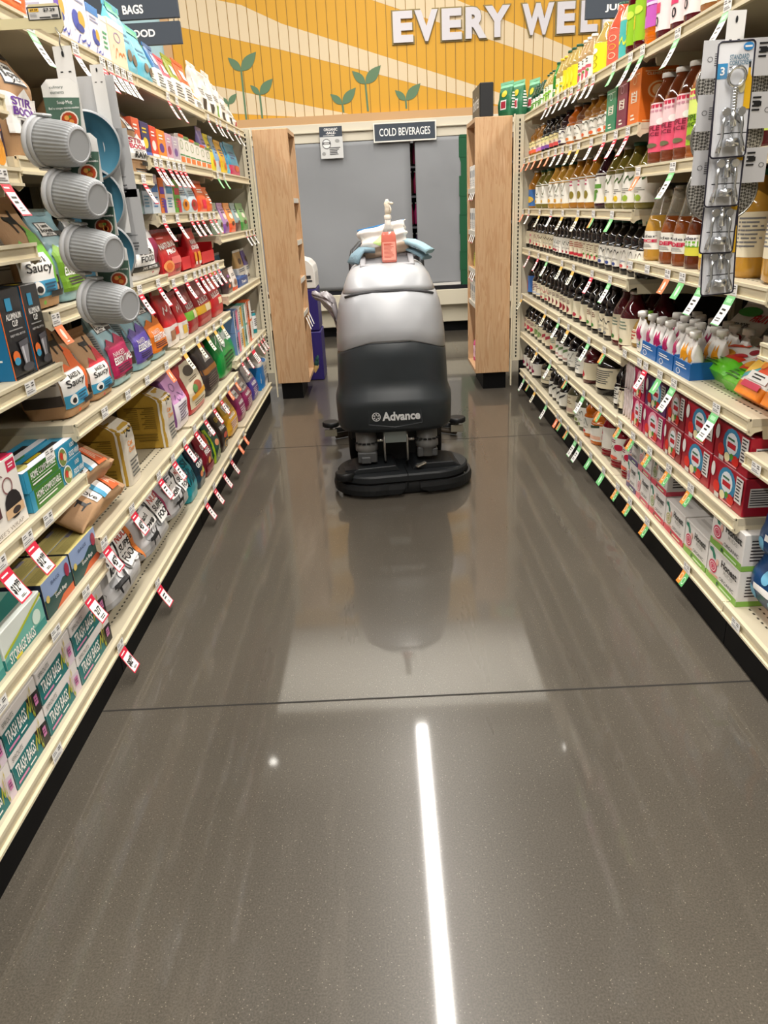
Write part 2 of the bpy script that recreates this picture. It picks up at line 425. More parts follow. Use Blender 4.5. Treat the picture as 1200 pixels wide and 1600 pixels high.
def floor_material():
    m, nt, b, N, Lk = node_mat('polished_concrete')
    tc = N('ShaderNodeTexCoord'); P = tc.outputs['Object']
    def noi(scale, det=4, mp=None):
        n = N('ShaderNodeTexNoise'); n.inputs['Scale'].default_value = scale; n.inputs['Detail'].default_value = det; Lk(mp or P, n.inputs['Vector']); return n.outputs['Fac']
    def ramp(f, stops):
        r = N('ShaderNodeValToRGB'); e = r.color_ramp.elements
        while len(e) < len(stops): e.new(.5)
        for q, (p, c) in zip(e, stops): q.position = p; q.color = rgb(c)
        Lk(f, r.inputs[0]); return r.outputs[0]
    def mix(f, a, bb, mode='MIX'):
        x = N('ShaderNodeMix'); x.data_type = 'RGBA'; x.blend_type = mode
        if isinstance(f, float): x.inputs['Factor'].default_value = f
        else: Lk(f, x.inputs['Factor'])
        Lk(a, x.inputs['A'])
        if isinstance(bb, str): x.inputs['B'].default_value = rgb(bb)
        else: Lk(bb, x.inputs['B'])
        return x.outputs['Result']
    base = ramp(noi(1.3, 6), [(.35, '#4b463f'), (.65, '#575149')])
    fine = ramp(noi(260, 2), [(.36, '#433e36'), (.64, '#625c52')])
    c = mix(.5, base, fine)
    vo = N('ShaderNodeTexVoronoi'); vo.inputs['Scale'].default_value = 140; Lk(P, vo.inputs['Vector'])
    sel = N('ShaderNodeSeparateColor'); Lk(vo.outputs['Color'], sel.inputs[0])
    g1 = N('ShaderNodeMath'); g1.operation = 'LESS_THAN'; g1.inputs[1].default_value = .16; Lk(vo.outputs['Distance'], g1.inputs[0])
    g2 = N('ShaderNodeMath'); g2.operation = 'GREATER_THAN'; g2.inputs[1].default_value = .58; Lk(sel.outputs[0], g2.inputs[0])
    g3 = N('ShaderNodeMath'); g3.operation = 'MULTIPLY'; Lk(g1.outputs[0], g3.inputs[0]); Lk(g2.outputs[0], g3.inputs[1])
    g4 = N('ShaderNodeMath'); g4.operation = 'MULTIPLY'; g4.inputs[1].default_value = .6; Lk(g3.outputs[0], g4.inputs[0])
    c = mix(g4.outputs[0], c, '#9a9080')
    mp = N('ShaderNodeMapping'); mp.inputs['Scale'].default_value = (5.5, .7, 1); mp.inputs['Rotation'].default_value = (0, 0, .12); Lk(P, mp.inputs['Vector'])
    st = N('ShaderNodeTexNoise'); st.inputs['Scale'].default_value = 1.0; st.inputs['Detail'].default_value = 5; st.inputs['Roughness'].default_value = .55; Lk(mp.outputs[0], st.inputs['Vector'])
    sr = N('ShaderNodeMapRange'); sr.inputs['From Min'].default_value = .60; sr.inputs['From Max'].default_value = .74; sr.inputs['To Max'].default_value = .34; Lk(st.outputs['Fac'], sr.inputs['Value'])
    c = mix(sr.outputs[0], c, '#80776b')
    Lk(c, b.inputs['Base Color'])
    rr = N('ShaderNodeMapRange'); rr.inputs['From Min'].default_value = .3; rr.inputs['From Max'].default_value = .75; rr.inputs['To Min'].default_value = .26; rr.inputs['To Max'].default_value = .36
    Lk(st.outputs['Fac'], rr.inputs['Value']); Lk(rr.outputs[0], b.inputs['Roughness'])
    b.inputs['Specular IOR Level'].default_value = .3; b.inputs['Coat Weight'].default_value = .8; b.inputs['Coat Roughness'].default_value = .05; b.inputs['Coat IOR'].default_value = 1.42
    bp = N('ShaderNodeBump'); bp.inputs['Strength'].default_value = .05; bp.inputs['Distance'].default_value = .004; Lk(noi(9, 3), bp.inputs['Height']); Lk(bp.outputs[0], b.inputs['Normal'])
    return m
mb = MB(); fm = floor_material()
mb.box((-7, -5, -.1), (7, YW + .2, 0), fm)
JO = mat('#26231f', .7)
for y in (-.74, 1.772, 4.272, 6.78): mb.add([(-7, y - .0035, .0006), (7, y - .0035, .0006), (7, y + .0035, .0006), (-7, y + .0035, .0006)], [(0, 1, 2, 3)], JO)
struct(mb.build('floor'), 'grey brown polished concrete floor with saw cut joints')
mb = MB(); mb.box((-7, -5, 5.3), (7, YW + .2, 5.4), mat('#4c4842', .9)); struct(mb.build('ceiling'), 'dark open ceiling above the aisles')
mb = MB(); mb.box((-7.2, -5.2, 0), (-7, YW + .3, 5.4), mat('#6f6a60', .8)); struct(mb.build('wall_left'), 'far side wall beyond the pet food shelving')
mb = MB(); mb.box((7, -5.2, 0), (7.2, YW + .3, 5.4), mat('#6f6a60', .8)); struct(mb.build('wall_right'), 'far side wall beyond the juice shelving')
mb = MB(); mb.box((-7, -5.2, 0), (7, -5, 5.4), mat('#6f6a60', .8)); struct(mb.build('wall_front'), 'plain wall behind the camera')

# ceiling strip lamps and track spots
for i, (x, y0, y1, p) in enumerate(STRIPS):
    r = empty('strip_lamp', (x, (y0 + y1) / 2, LAMP_Z))
    L_ = (y1 - y0) / 2
    m = MB(); m.box((-.07, -L_, 0), (.07, L_, .07), mat('#d8d5cd', .5)); m.build('housing', r)
    for q in (-.8, 0, .8): m = MB(); m.tube([(0, q * L_, .07), (0, q * L_, .90)], .004, mat('#888888', .4)); m.build('hanger', r)
    tag(r, 'long ceiling strip lamp running over ' + ['the aisle', 'the neighbouring aisle on the left', 'the neighbouring aisle on the right'][i], 'lamp')
for i, (x, y, t, p) in enumerate(SPOTS):
    r = empty('track_spot', (x, y, LAMP_Z))
    m = MB(); m.lathe([(.045, -.02), (.05, -.16), (.05, -.02)], mat('#d8d5cd', .5), 16); m.build('housing', r)
    m = MB(); m.tube([(0, 0, -.02), (0, 0, .90)], .01, mat('#888888', .4)); m.build('stem', r)
    q = bpy.data.materials.new('lit_lens'); q.use_nodes = True; q.node_tree.nodes['Principled BSDF'].inputs['Emission Color'].default_value = (1, .95, .86, 1); q.node_tree.nodes['Principled BSDF'].inputs['Emission Strength'].default_value = 45
    m = MB(); m.lathe([(.0, -.165), (.032, -.165), (.045, -.158)], q, 16, cap0=False, cap1=False); m.build('lens', r)
    tag(r, ['track spot lamp aimed at the left of the painted wall', 'track spot lamp aimed at the right of the painted wall', 'track spot lamp aimed at the middle of the painted wall'][i], 'lamp')

# painted board wall above the cooler
def mural_material():
    m, nt, b, N, Lk = node_mat('painted_boards')
    b.inputs['Base Color'].default_value = rgb('#d09a22'); b.inputs['Roughness'].default_value = .6
    return m
YEL = mural_material(); CRM = mat('#d9c5a2', .62); GRV = mat('#94733a', .8)
Z0, Z1 = 2.172, 3.70
mb = MB(); mb.box((-1.92, YW, 2.09), (7, YW + .2, Z1), YEL)
def wpt(px, py, d=0.0):
    p = on_y(px, py, YW); return (p.x, YW - d, p.z)
for poly in ([(250, 35), (280, -12), (377, 8), (440, 37), (830, 161), (830, 177), (440, 78), (284, 43)],
             [(300, 127), (354, 138), (440, 157), (545, 178), (470, 183), (372, 178), (300, 172)],
             [(403, -60), (569, -60), (714, 0), (900, 78), (1000, 122), (1000, 141), (866, 96), (780, 67), (581, 0)],
             [(850, -60), (1000, -60), (1100, 0), (1200, 45), (1200, 70), (1000, 15), (895, -8)]):
    mb.add([wpt(x, y, .0015) for x, y in poly], [list(range(len(poly)))], CRM)
k = 0
x = -1.9
while x < 6.9:                                    # board joints
    mb.add([(x - .003, YW - .003, Z0), (x + .003, YW - .003, Z0), (x + .003, YW - .003, Z1), (x - .003, YW - .003, Z1)], [(0, 1, 2, 3)], GRV); x += .094
GRN = mat('#5c7a5a', .6)
def leaf(a, b, wd):
    a = Vector(wpt(*a)); b = Vector(wpt(*b)); t = b - a; nrm = Vector((t.z, 0, -t.x)).normalized() * wd * t.length
    up = []; lo = []
    for i in range(9):
        s = i / 8; q = math.sin(PI * s ** .85); up.append(a + t * s + nrm * q); lo.append(a + t * s - nrm * q)
    pts = up + lo[::-1][1:-1]
    mb.add([(p.x, YW - .0045, p.z) for p in pts], [list(range(len(pts)))], GRN)
def stem(a, b):
    a = wpt(*a); b = wpt(*b); mb.add([(a[0] - .009, YW - .004, a[2]), (a[0] + .009, YW - .004, a[2]), (b[0] + .009, YW - .004, b[2]), (b[0] - .009, YW - .004, b[2])], [(0, 1, 2, 3)], GRN)
for st_, lv in (((385, 187, 377, 111), [((377, 111), (356, 90), .22), ((377, 111), (400, 81), .22)]),
                ((410, 185, 406, 148), [((406, 148), (391, 133), .22), ((406, 148), (426, 123), .22)]),
                ((537, 176, 535, 163), [((535, 163), (516, 147), .22), ((535, 163), (556, 137), .22)]),
                ((575, 174, 571, 131), [((571, 131), (550, 111), .22), ((571, 131), (595, 102), .22)]),
                ((635, 170, 634, 157), [((634, 157), (617, 141), .22), ((634, 157), (657, 130), .22)]),
                ((357, 180, 357, 163), [((357, 163), (370, 146), .22), ((357, 163), (348, 152), .22)])):
    stem(st_[:2], st_[2:])
    for l_ in lv: leaf(*l_)
struct(mb.build('wall_back'), 'yellow board wall painted with pale sun rays and green seedlings')
mb = MB(); mb.box((-7, YW, 2.09), (-1.92, YW + .2, Z1), mat('#a9c9cf', .6)); struct(mb.build('wall_back_side'), 'pale blue wall beside the yellow boards')
mb = MB(); mb.box((-7, YW - .03, Z1), (7, YW + .2, 5.3), mat('#dcd8ce', .6)); struct(mb.build('wall_back_upper'), 'white soffit above the yellow boards')
r = empty('added_soffit_lamp', (.6, 7.2, 4.42))  # made-up fixture around the added soffit light
m = MB(); m.box((-3.35, -.06, -.09), (3.35, .02, .07), mat('#d8d5cd', .5)); m.box((-3.35, -.06, -.09), (3.35, .17, -.075), mat('#d8d5cd', .5)); m.build('housing', r)  # lower lip added as a baffle, keeping this light off the boards
for q in (-2.8, 0, 2.8): m = MB(); m.tube([(q, -.02, .07), (q, -.02, .88)], .004, mat('#888888', .4)); m.build('hanger', r)
tag(r, 'added unseen strip lamp brightening the soffit above the yellow boards', 'lamp')
mb = MB(); mb.box((-1.98, YW - .02, Z0), (-1.90, YW + .01, Z1), mat('#c39b6d', .5)); struct(mb.build('trim_1'), 'upright wooden trim at the edge of the yellow boards')
mb = MB(); mb.box((-1.98, YW - .05, 2.100), (7, YW + .01, Z0), mat('#c39b6d', .5)); struct(mb.build('trim_2'), 'wooden rail under the yellow boards')

# raised wall lettering, one thing, each letter a part
root = empty('wall_lettering', (.237, YW, 2.754))
wid = 0.0; adv = []
word = 'EVERY WELL'
xw = {'E': .15, 'V': .19, 'R': .175, 'Y': .19, 'W': .27, 'L': .145}
pos = [(614, 645), (648, 684), (690, 721), (727, 760), (757, 796), (815, 864), (869, 897), (906, 932), (940, 966)]
for ch, (a, b_) in zip(word.replace(' ', ''), pos):
    pa = on_y(a, 45, YW); pb = on_y(b_, 45, YW)
    vs, fs, _ = glyphs(ch, .05)
    m = MB(); wx = pb.x - pa.x; x0 = pa.x - .237; hh = .256
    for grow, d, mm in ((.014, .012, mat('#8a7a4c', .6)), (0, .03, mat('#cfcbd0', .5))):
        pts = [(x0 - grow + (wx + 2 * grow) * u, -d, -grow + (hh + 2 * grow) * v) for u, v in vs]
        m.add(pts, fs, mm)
        ed = {}
        for f in fs:
            for i in range(len(f)):
                e = (f[i], f[(i + 1) % len(f)]); ed[e] = 1
        for (i, j) in [e for e in ed if (e[1], e[0]) not in ed]:
            p, q = pts[i], pts[j]; m.add([p, q, (q[0], 0, q[2]), (p[0], 0, p[2])], [(0, 1, 2, 3)], mm)
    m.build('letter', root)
tag(root, 'large pale raised letters on the yellow board wall', 'wall lettering')

# drinks cooler closed for the night
cool = empty('drinks_cooler', (0, YW, 0))
XA, XB = -3.6, 3.6
m = MB(); m.box((XA, -.06, 1.93), (XB, .1, 2.10), mat('#d3cbb8', .5)); m.box((XA, -.085, 2.015), (XB, -.06, 2.03), mat('#c8bfaa', .5)); m.build('header', cool, .004, 1)
m = MB(); m.box((XA, -.10, .30), (XB, .6, .46), mat('#d2cab4', .5)); m.box((XA, -.02, .11), (XB, .6, .30), mat('#c9c1ab', .5)); m.build('base', cool, .006, 1)
m = MB(); m.box((XA, .06, 0), (XB, .5, .11), KICK); m.build('kick', cool)
m = MB(); m.box((XA, -.09, .455), (XB, -.04, .50), mat('#222226', .3)); m.build('bumper', cool)
m = MB(); m.box((XA, .62, .46), (XB, .66, 1.93), mat('#17171a', .6)); m.build('back', cool)
for z in (.46, .78, 1.08, 1.38, 1.66):
    m = MB(); m.box((XA, .05, z), (XB, .6, z + .02), mat('#55555a', .5)); m.build('shelf', cool)
tag(cool, 'long wall cooler with pale header and base behind the grey night covers', 'cooler')

def cloth_sheet(name, x0, x1, z0, z1, seed, col):
    m = MB(); nx, nz = 26, 40; vs = []
    for j in range(nz + 1):
        for i in range(nx + 1):
            u, v = i / nx, j / nz; x = x0 + (x1 - x0) * u; z = z0 + (z1 - z0) * v
            y = -.03 + .055 * noise.noise(Vector((x * 1.6 + z * .7 + seed, z * .8 - x * .5, seed))) * (1.3 - v) + .012 * noise.noise(Vector((x * 5 + seed + z * 2, z * 2, 3)))
            vs.append((x, y, z))
    m.add(vs, [(j * (nx + 1) + i, j * (nx + 1) + i + 1, (j + 1) * (nx + 1) + i + 1, (j + 1) * (nx + 1) + i) for j in range(nz) for i in range(nx)], col, True)
    o = m.build(name); o.location = (0, YW - .04, 0)
    md = o.modifiers.new('thick', 'SOLIDIFY'); md.thickness = .002
    b = MB(); b.box((x0, -.035, z0 - .012), (x1, -.015, z0 + .012), mat('#dcd9d2', .4)); b.build('bottom_bar', o)
    return o
CG = mat('#8b8d90', .6, bump=.9, bscale=2.2)
tag(cloth_sheet('night_cover', -2.2, .35, .515, 1.925, 1.0, CG), 'wide grey night cover pulled down left of the dark gap', 'cooler cover')
tag(cloth_sheet('night_cover', .40, .86, .515, 1.925, 5.0, CG), 'narrow grey night cover between the dark gap and green edging', 'cooler cover')
m = MB(); zz = .47; i = 0
while zz < 1.93:
    m.box((.848 - .006 * (i % 2), -.075 - .003 * (i % 3), zz), (.99, -.065, min(1.935, zz + .19)), mat('#0f5230', .7)); zz += .18; i += 1
o = m.build('green_edging'); o.location = (0, YW, 0); tag(o, 'dark green fabric strips hanging beside the narrow grey cover', 'fabric strip')
# drinks showing through the gap
rr = random.Random(5)
for z in (.48, .80, 1.10, 1.40, 1.68):
    for x in (.355, .405):
        m = MB(); c = rr.choice(['#7a1f3c', '#3a2a22', '#6a5a48', '#8d2a55', '#4a3a50']); hh = .2
        m.lathe([(.021, 0), (.023, .01), (.023, .12), (.012, .17), (.010, hh)], mat(c, .2), 10); o = m.build('cold_drink_bottle'); o.location = (x, YW + .12, z + (.02 if z > .47 else 0))
        q = MB(); q.lathe([(.012, hh), (.012, hh + .015)], CAPW, 10); q.build('cap', o)
        item(o, 'cold drink seen in dark gap between the grey covers', '', 'bottle', 'cold drinks in the gap')

def sign_board(name, c, w, h, face, prints, label, cat='sign', d=.012, rim=None, rz=0):
    r = empty(name, c, rz)
    m = MB(); m.box((-w / 2, -d, -h / 2), (w / 2, 0, h / 2), face); m.build('board', r)
    if rim: 
        m = MB()
        for a, b in (((-w / 2 - .012, -d - .004, h / 2), (w / 2 + .012, .002, h / 2 + .012)), ((-w / 2 - .012, -d - .004, -h / 2 - .012), (w / 2 + .012, .002, -h / 2)), ((-w / 2 - .012, -d - .004, -h / 2), (-w / 2, .002, h / 2)), ((w / 2, -d - .004, -h / 2), (w / 2 + .012, .002, h / 2))): m.box(a, b, rim)
        m.build('frame', r)
    m = MB(); put_print(m, prints, flat((-w / 2, -d, -h / 2), (w, 0, 0), (0, 0, h)), step=2); m.build('lettering', r)
    tag(r, label, cat); return r
SLATE = mat('#39414c', .55)
sign_board('cooler_sign', (.305, YW - .095, 1.987), .60, .15, SLATE, [('t', 'COLD BEVERAGES', .08, .28, .92, .74, WHITE, 0, .01)], 'dark framed sign reading cold beverages on the cooler header', rim=mat('#e8e4da', .5))
sign_board('sale_poster', (-.428, YW - .10, 1.925), .225, .285, mat('#cfcfcd', .5),
    [('r', 0, .68, 1, 1, SLATE), ('t', 'ORGANIC', .2, .86, .8, .95, WHITE), ('t', '-SALE-', .28, .76, .72, .84, WHITE), ('b', .15, .70, .85, .73, WHITE, 1),
     ('c', .28, .46, .2, .16, ink('#5a5a5c')), ('c', .28, .46, .17, .135, ink('#e8e8e6')), ('r', .1, .44, .46, .52, ink('#5a5a5c')), ('t', 'USDA', .17, .455, .39, .505, WHITE), ('b', .4, .1, .9, .36, ink('#4b4b4d'), 5),
     ('c', .76, .55, .1, .05, ink('#9a9a98')), ('c', .14, .16, .08, .05, ink('#9a9a98'))], 'grey organic sale poster hanging from the cooler header', 'poster', d=.004)

def hanging_sign(name, px0, px1, py0, py1, Y, prints, label):
    a = on_y(px0, (py0 + py1) / 2, Y); b = on_y(px1, (py0 + py1) / 2, Y); t = on_y((px0 + px1) / 2, py0, Y); u = on_y((px0 + px1) / 2, py1, Y)
    w = b.x - a.x; h = t.z - u.z
    r = empty(name, ((a.x + b.x) / 2, Y, (t.z + u.z) / 2))
    m = MB(); m.box((-w / 2, -.012, -h / 2), (w / 2, .012, h / 2), SLATE); m.build('board', r, .002, 1)
    m = MB(); put_print(m, prints, flat((-w / 2, -.012, -h / 2), (w, 0, 0), (0, 0, h)), step=2); m.build('lettering', r)
    for s in (-.44, .44): m = MB(); m.tube([(w * s, 0, h / 2), (w * s, 0, h / 2 + .05)], .003, mat('#b9b7b0', .3, .8)); m.build('hook', r)
    return tag(r, label, 'sign')
hanging_sign('aisle_sign', 128, 279, -8, 32, 4.6, [('t', 'BAGS', .42, .22, .635, .58, WHITE, 0, .03)], 'upper dark hanging aisle sign reading bags')
hanging_sign('aisle_sign', 132, 284, 37, 73, 4.6, [('t', 'PET FOOD', .27, .36, .735, .70, WHITE, 0, .03)], 'lower dark hanging aisle sign ending in food')
hanging_sign('aisle_sign', 915, 1060, -20, 27, 5.6, [('t', 'JUICE', .21, .20, .51, .47, WHITE, 0, .03)], 'dark hanging aisle sign reading juice over the bottle shelves')
# hanging wires of the aisle signs reach the ceiling
for (px, Y, z0) in ((140, 4.6, 0), (272, 4.6, 0), (925, 5.6, 0), (1050, 5.6, 0)):
    p = on_y(px, -12 if px > 900 else -6, Y)
    m = MB(); m.tube([(p.x, Y, p.z + .02), (p.x, Y, 5.3)], .0025, mat('#9a9a98', .4)); o = m.build('hanging_wire')
    tag(o, {140: 'thin wire holding the outer end of the bags sign', 272: 'thin wire holding the inner end of the bags sign', 925: 'thin wire holding the inner end of the juice sign', 1050: 'thin wire holding the outer end of the juice sign'}[px], 'wire')
# ---------------------------------------------------------------- shelving
BRK = [0.79, 1.965, 3.11, 4.26, 5.452]
LEV_L = [[1.77, 1.566, 1.412, 1.243, .945, .632, .365, .105], [1.77, 1.44, 1.075, .772, .43, .10], [1.772, 1.505, 1.30, 1.055, .782, .44, .10], [1.782, 1.50, 1.18, .86, .50, .11]]
LEV_R = [[1.765, 1.36, .90, .596, .115], [1.768, 1.375, 1.037, .69, .39, .115], [1.778, 1.525, 1.22, .96, .652, .38, .115], [1.787, 1.53, 1.217, .964, .656, .388, .118]]
DECK = 0.47
RAILM = mat('#d8cdb0', .4); DECKM = mat('#bfb59d', .45); HOLE = mat('#3a352b', .8)
def shelf_section(side, k, y0, y1, levels, label):
    """one bay: back panel, uprights, decks with price rails and brackets"""
    s = 1 if side == 'L' else -1                  # towards the aisle
    xo = XL if side == 'L' else XR
    def X(d): return xo - s * d                   # d = distance behind the rail's face
    r = empty('gondola_bay', (xo, y0, 0))
    def bx(m, d0, d1, ya, yb, za, zb, mt): a, b = sorted((X(d0) - xo, X(d1) - xo)); m.box((a, ya - y0, za), (b, yb - y0, zb), mt)
    m = MB(); bx(m, DECK, DECK + .02, y0 + .002, y1 - .002, .0, 1.83, mat('#1d1b18', .7)); m.build('back_panel', r)
    m = MB(); bx(m, .021, DECK, y0 + .002, y1 - .002, 0, .098, KICK); m.build('kick', r)
    for yy in (y0 + .014, y1 - .014):
        m = MB(); bx(m, DECK - .03, DECK, yy - .012, yy + .012, .1, 1.83, BEIGED); m.build('upright', r)
    for z in levels:
        m = MB(); t = z + LIP
        bx(m, .012, DECK - .005, y0 + .002, y1 - .002, t - .022 if z > .2 else t - .03, t, DECKM)
        for row in (.055, .085):
            yy = y0 + .05
            while yy < y1 - .05:
                a, b = sorted((X(row) - xo, X(row + .006) - xo)); m.add([(a, yy - y0, t + .0006), (b, yy - y0, t + .0006), (b, yy - y0 + .011, t + .0006), (a, yy - y0 + .011, t + .0006)], [(0, 1, 2, 3)], HOLE); yy += .0254
        sh = m.build('shelf', r)
        m = MB(); bx(m, .004, .012, y0 + .002, y1 - .002, z, t, RAILM); bx(m, -.002, .008, y0 + .002, y1 - .002, t - .006, t + .002, RAILM); bx(m, -.004, .006, y0 + .002, y1 - .002, z - .001, z + .006, RAILM); m.build('price_rail', sh)
        if z > .2:
            for yy in (y0 + .006, y1 - .006):
                m = MB(); ya = yy - .003; yb = yy + .003
                poly = [(0, z - .004), (.012, z - .012), (.022, z - .002), (.045, z + .004), (.05, z - .022), (.25, z - .03), (DECK - .02, z - .06), (DECK - .02, t - .003), (0, t - .003)]
                m.prism([(X(d) - xo, zz) for d, zz in poly], ya - y0, yb - y0, RAILM); m.build('bracket', sh)
    return tag(r, label, 'shelving')
wh = ['bay with trash bag boxes', 'bay with kraft and silver pet food bags', 'bay with red pouches', 'bay beside wooden end unit']
for k in range(4): shelf_section('L', k, BRK[k], BRK[k + 1], LEV_L[k], 'beige pet food gondola, ' + wh[k])
wr_ = ['bay nearest the camera', 'bay with juice boxes and pouches', 'bay with cream label bottles, second from wooden unit', 'bay with small dark bottles beside wooden end unit']
for k in range(4): shelf_section('R', k, BRK[k], BRK[k + 1], LEV_R[k], 'beige juice gondola, ' + wr_[k])

def end_frame(side, label):
    """slotted post and panels closing the end of the run, a gondola standing across"""
    s = 1 if side == 'L' else -1; xo = -.855 if side == 'L' else .965
    r = empty('end_frame', (xo, 5.462, 0))
    m = MB(); a, b = sorted((-s * .02, s * .02)); 
    m.box((a - .008, 0, .215), (b + .008, .05, 1.83), BEIGE)
    z = .24
    while z < 1.80: m.add([(-.0045, -.0012, z), (.0045, -.0012, z), (.0045, -.0012, z + .016), (-.0045, -.0012, z + .016)], [(0, 1, 2, 3)], mat('#050505', .9)); z += .0254
    m.build('slotted_post', r)
    m = MB(); q = sorted((-s * .028, -s * 1.0)); m.box((q[0], .012, .215), (q[1], .03, 1.83), mat('#b9b19c', .5)); m.build('panel', r)
    m = MB(); m.box((q[0], .008, 0), (q[1], .034, .215), KICK); m.build('kick', r)
    m = MB(); q = sorted((s * .03, s * .038)); m.box((q[0], -.004, .03), (q[1], .02, 1.835), mat('#e2d8bd', .4)); m.build('edge_strip', r)
    return tag(r, label, 'shelving')
end_frame('L', 'slotted beige end frame between pet food bays and wooden unit')
end_frame('R', 'slotted beige end frame between juice bays and wooden unit')

def wood_material():
    m, nt, b, N, Lk = node_mat('maple_veneer')
    tc = N('ShaderNodeTexCoord'); mp = N('ShaderNodeMapping'); mp.inputs['Scale'].default_value = (22, 22, 1.6); Lk(tc.outputs['Object'], mp.inputs['Vector'])
    n = N('ShaderNodeTexNoise'); n.inputs['Scale'].default_value = 2.2; n.inputs['Detail'].default_value = 6; n.inputs['Distortion'].default_value = .7; Lk(mp.outputs[0], n.inputs['Vector'])
    r = N('ShaderNodeValToRGB'); e = r.color_ramp.elements; e.new(.5); e.new(.56)
    for q, (p, c) in zip(e, [(.30, '#c09a72'), (.5, '#c8a47e'), (.56, '#b98f66'), (.72, '#cfae8a')]): q.position = p; q.color = rgb(c)
    Lk(n.outputs['Fac'], r.inputs[0]); Lk(r.outputs[0], b.inputs['Base Color']); b.inputs['Roughness'].default_value = .42
    return m
WOODM = wood_material()
def wood_unit(side, x0, x1, y0, y1, label, levels):
    """narrow wooden shelf unit: closed towards the camera, open towards the aisle"""
    s = 1 if side == 'L' else -1
    r = empty('wooden_shelf_unit', (x0, y0, 0)); w = x1 - x0; d = y1 - y0
    m = MB(); m.box((0, 0, .125), (w, .02, 1.83), WOODM); m.build('front_panel', r, .003, 1)
    m = MB(); m.box((0, d - .02, .125), (w, d, 1.83), WOODM); m.build('rear_panel', r, .003, 1)
    bx_ = (0, .012) if s > 0 else (w - .012, w)
    m = MB(); m.box((bx_[0], .02, .125), (bx_[1], d - .02, 1.83), WOODM); m.build('back_panel', r)
    for z in (.125, 1.805): m = MB(); m.box((.0, .02, z), (w, d - .02, z + .025), WOODM); m.build('top_board' if z > 1 else 'bottom_board', r)
    for z in levels:
        m = MB(); a = (.013, w - .012) if s > 0 else (.012, w - .013); m.box((a[0], .02, z - .018), (a[1], d - .02, z), WOODM); sh = m.build('shelf', r)
        m = MB(); q = (w - .012, w - .006) if s > 0 else (.006, .012); m.box((q[0], .022, z - .03), (q[1], d - .022, z + .002), mat('#d8d2c4', .3)); m.build('label_rail', sh)
    m = MB(); q = (.02, w - .06) if s > 0 else (.06, w - .02); m.box((q[0], .03, 0), (q[1], d - .03, .125), KICK); m.build('kick', r)
    return tag(r, label, 'shelf unit')
RL = [.62, .86, 1.12, 1.40]
wood_unit('L', -.812, -.575, 5.49, 5.93, 'tall wooden end unit beside the pet food bays', RL)
wood_unit('R', .672, .922, 5.49, 5.99, 'tall wooden end unit beside the juice bays', RL)
# goods on the wooden units
rr = random.Random(3)
for z, c, nm in ((1.40, '#e7e4de', 'white'), (1.12, '#e7e4de', 'white'), (.86, '#c9cf2a', 'yellow'), (.62, '#e2dcd0', 'pale'), (.15, '#d9608c', 'pink')):
    for j in range(4):
        y = 5.56 + j * .105; hh = .15 if nm != 'pink' else .19
        if nm in ('white', 'pale'): o = carton('small_carton', .075, hh, .1, card(c), [('r', .1, .5, .9, .8, ink('#8a8f94')), ('b', .12, .1, .88, .4, ink('#8d8d8d'), 3)], sx=1)
        elif nm == 'yellow': o = bag('yellow_pouch', .085, hh + .03, .05, foil(c), front=[('b', .2, .3, .8, .6, ink('#6a7010'), 4)], seal=foil('#b8c020'))
        else: o = bottle('pink_bottle', prof_square(.19, .033), mat(c, .2), CAPW, (.18, .2), (.03, .12), ink('#f0c8d4'), [('b', .2, .3, .8, .7, ink('#a03060'), 4)])
        place(o, .735, y, z, -PI / 2)
        item(o, {'white': 'white carton on wooden end unit', 'pale': 'pale carton on wooden end unit', 'yellow': 'yellow pouch on wooden end unit', 'pink': 'pink bottle on wooden end unit'}[nm], {1.40: 'upper shelf', 1.12: 'middle shelf', .86: 'fourth shelf', .62: 'fifth shelf', .15: 'lowest board'}[z], 'pouch' if nm == 'yellow' else ('bottle' if nm == 'pink' else 'carton'), 'goods on the wooden unit')
for j in range(3):
    o = carton('small_carton', .08, .14, .09, card(['#c23b3b', '#d9d2c2', '#35506e'][j]), [('b', .12, .2, .88, .7, WHITE, 4)])
    place(o, -.68, 5.58 + j * .11, 1.40, PI / 2); item(o, ['red', 'cream', 'blue'][j] + ' carton on upper shelf of wooden unit by pet food', '', 'carton')
# wire scoop and netted toys hanging low on the unit near the pet food
o = bag('hanging_toy', .07, .13, .035, kraft('#b79a5f'), zones=[(.45, kraft('#b79a5f')), (1, mat('#1c4a47', .6))], style='pillow', wr=.2, seed=4); place(o, -.545, 5.70, .155, PI / 2, .2)
tag(o, 'small tan and dark green toy hanging low on the wooden unit', 'toy')
for j in range(3):
    m = MB(); m.box((0, -.02, -.09), (.0015, .02, 0), WHITE); o = m.build('price_flag'); o.location = (-.566, 5.55 + .13 * j, .612 - .02); o.rotation_euler = (0, -.35, 0)
    tag(o, ['first', 'second', 'third'][j] + ' white price flag from the aisle on wooden unit by pet food', 'price tag')
for z in (1.40, 1.12, .86):
    for j in range(3):
        m = MB(); m.box((-.0015, -.018, -.055), (0, .018, 0), WHITE); m.box((-.002, -.018, -.055), (-.0006, .018, -.048), ink('#c7253f')); o = m.build('price_flag'); o.location = (.677, 5.58 + .1 * j, z - .028); o.rotation_euler = (0, .35, 0)
        item(o, 'white price flag on wooden unit by juice', {1.40: 'upper shelf', 1.12: 'middle shelf', .86: 'fourth shelf'}[z], 'price tag')
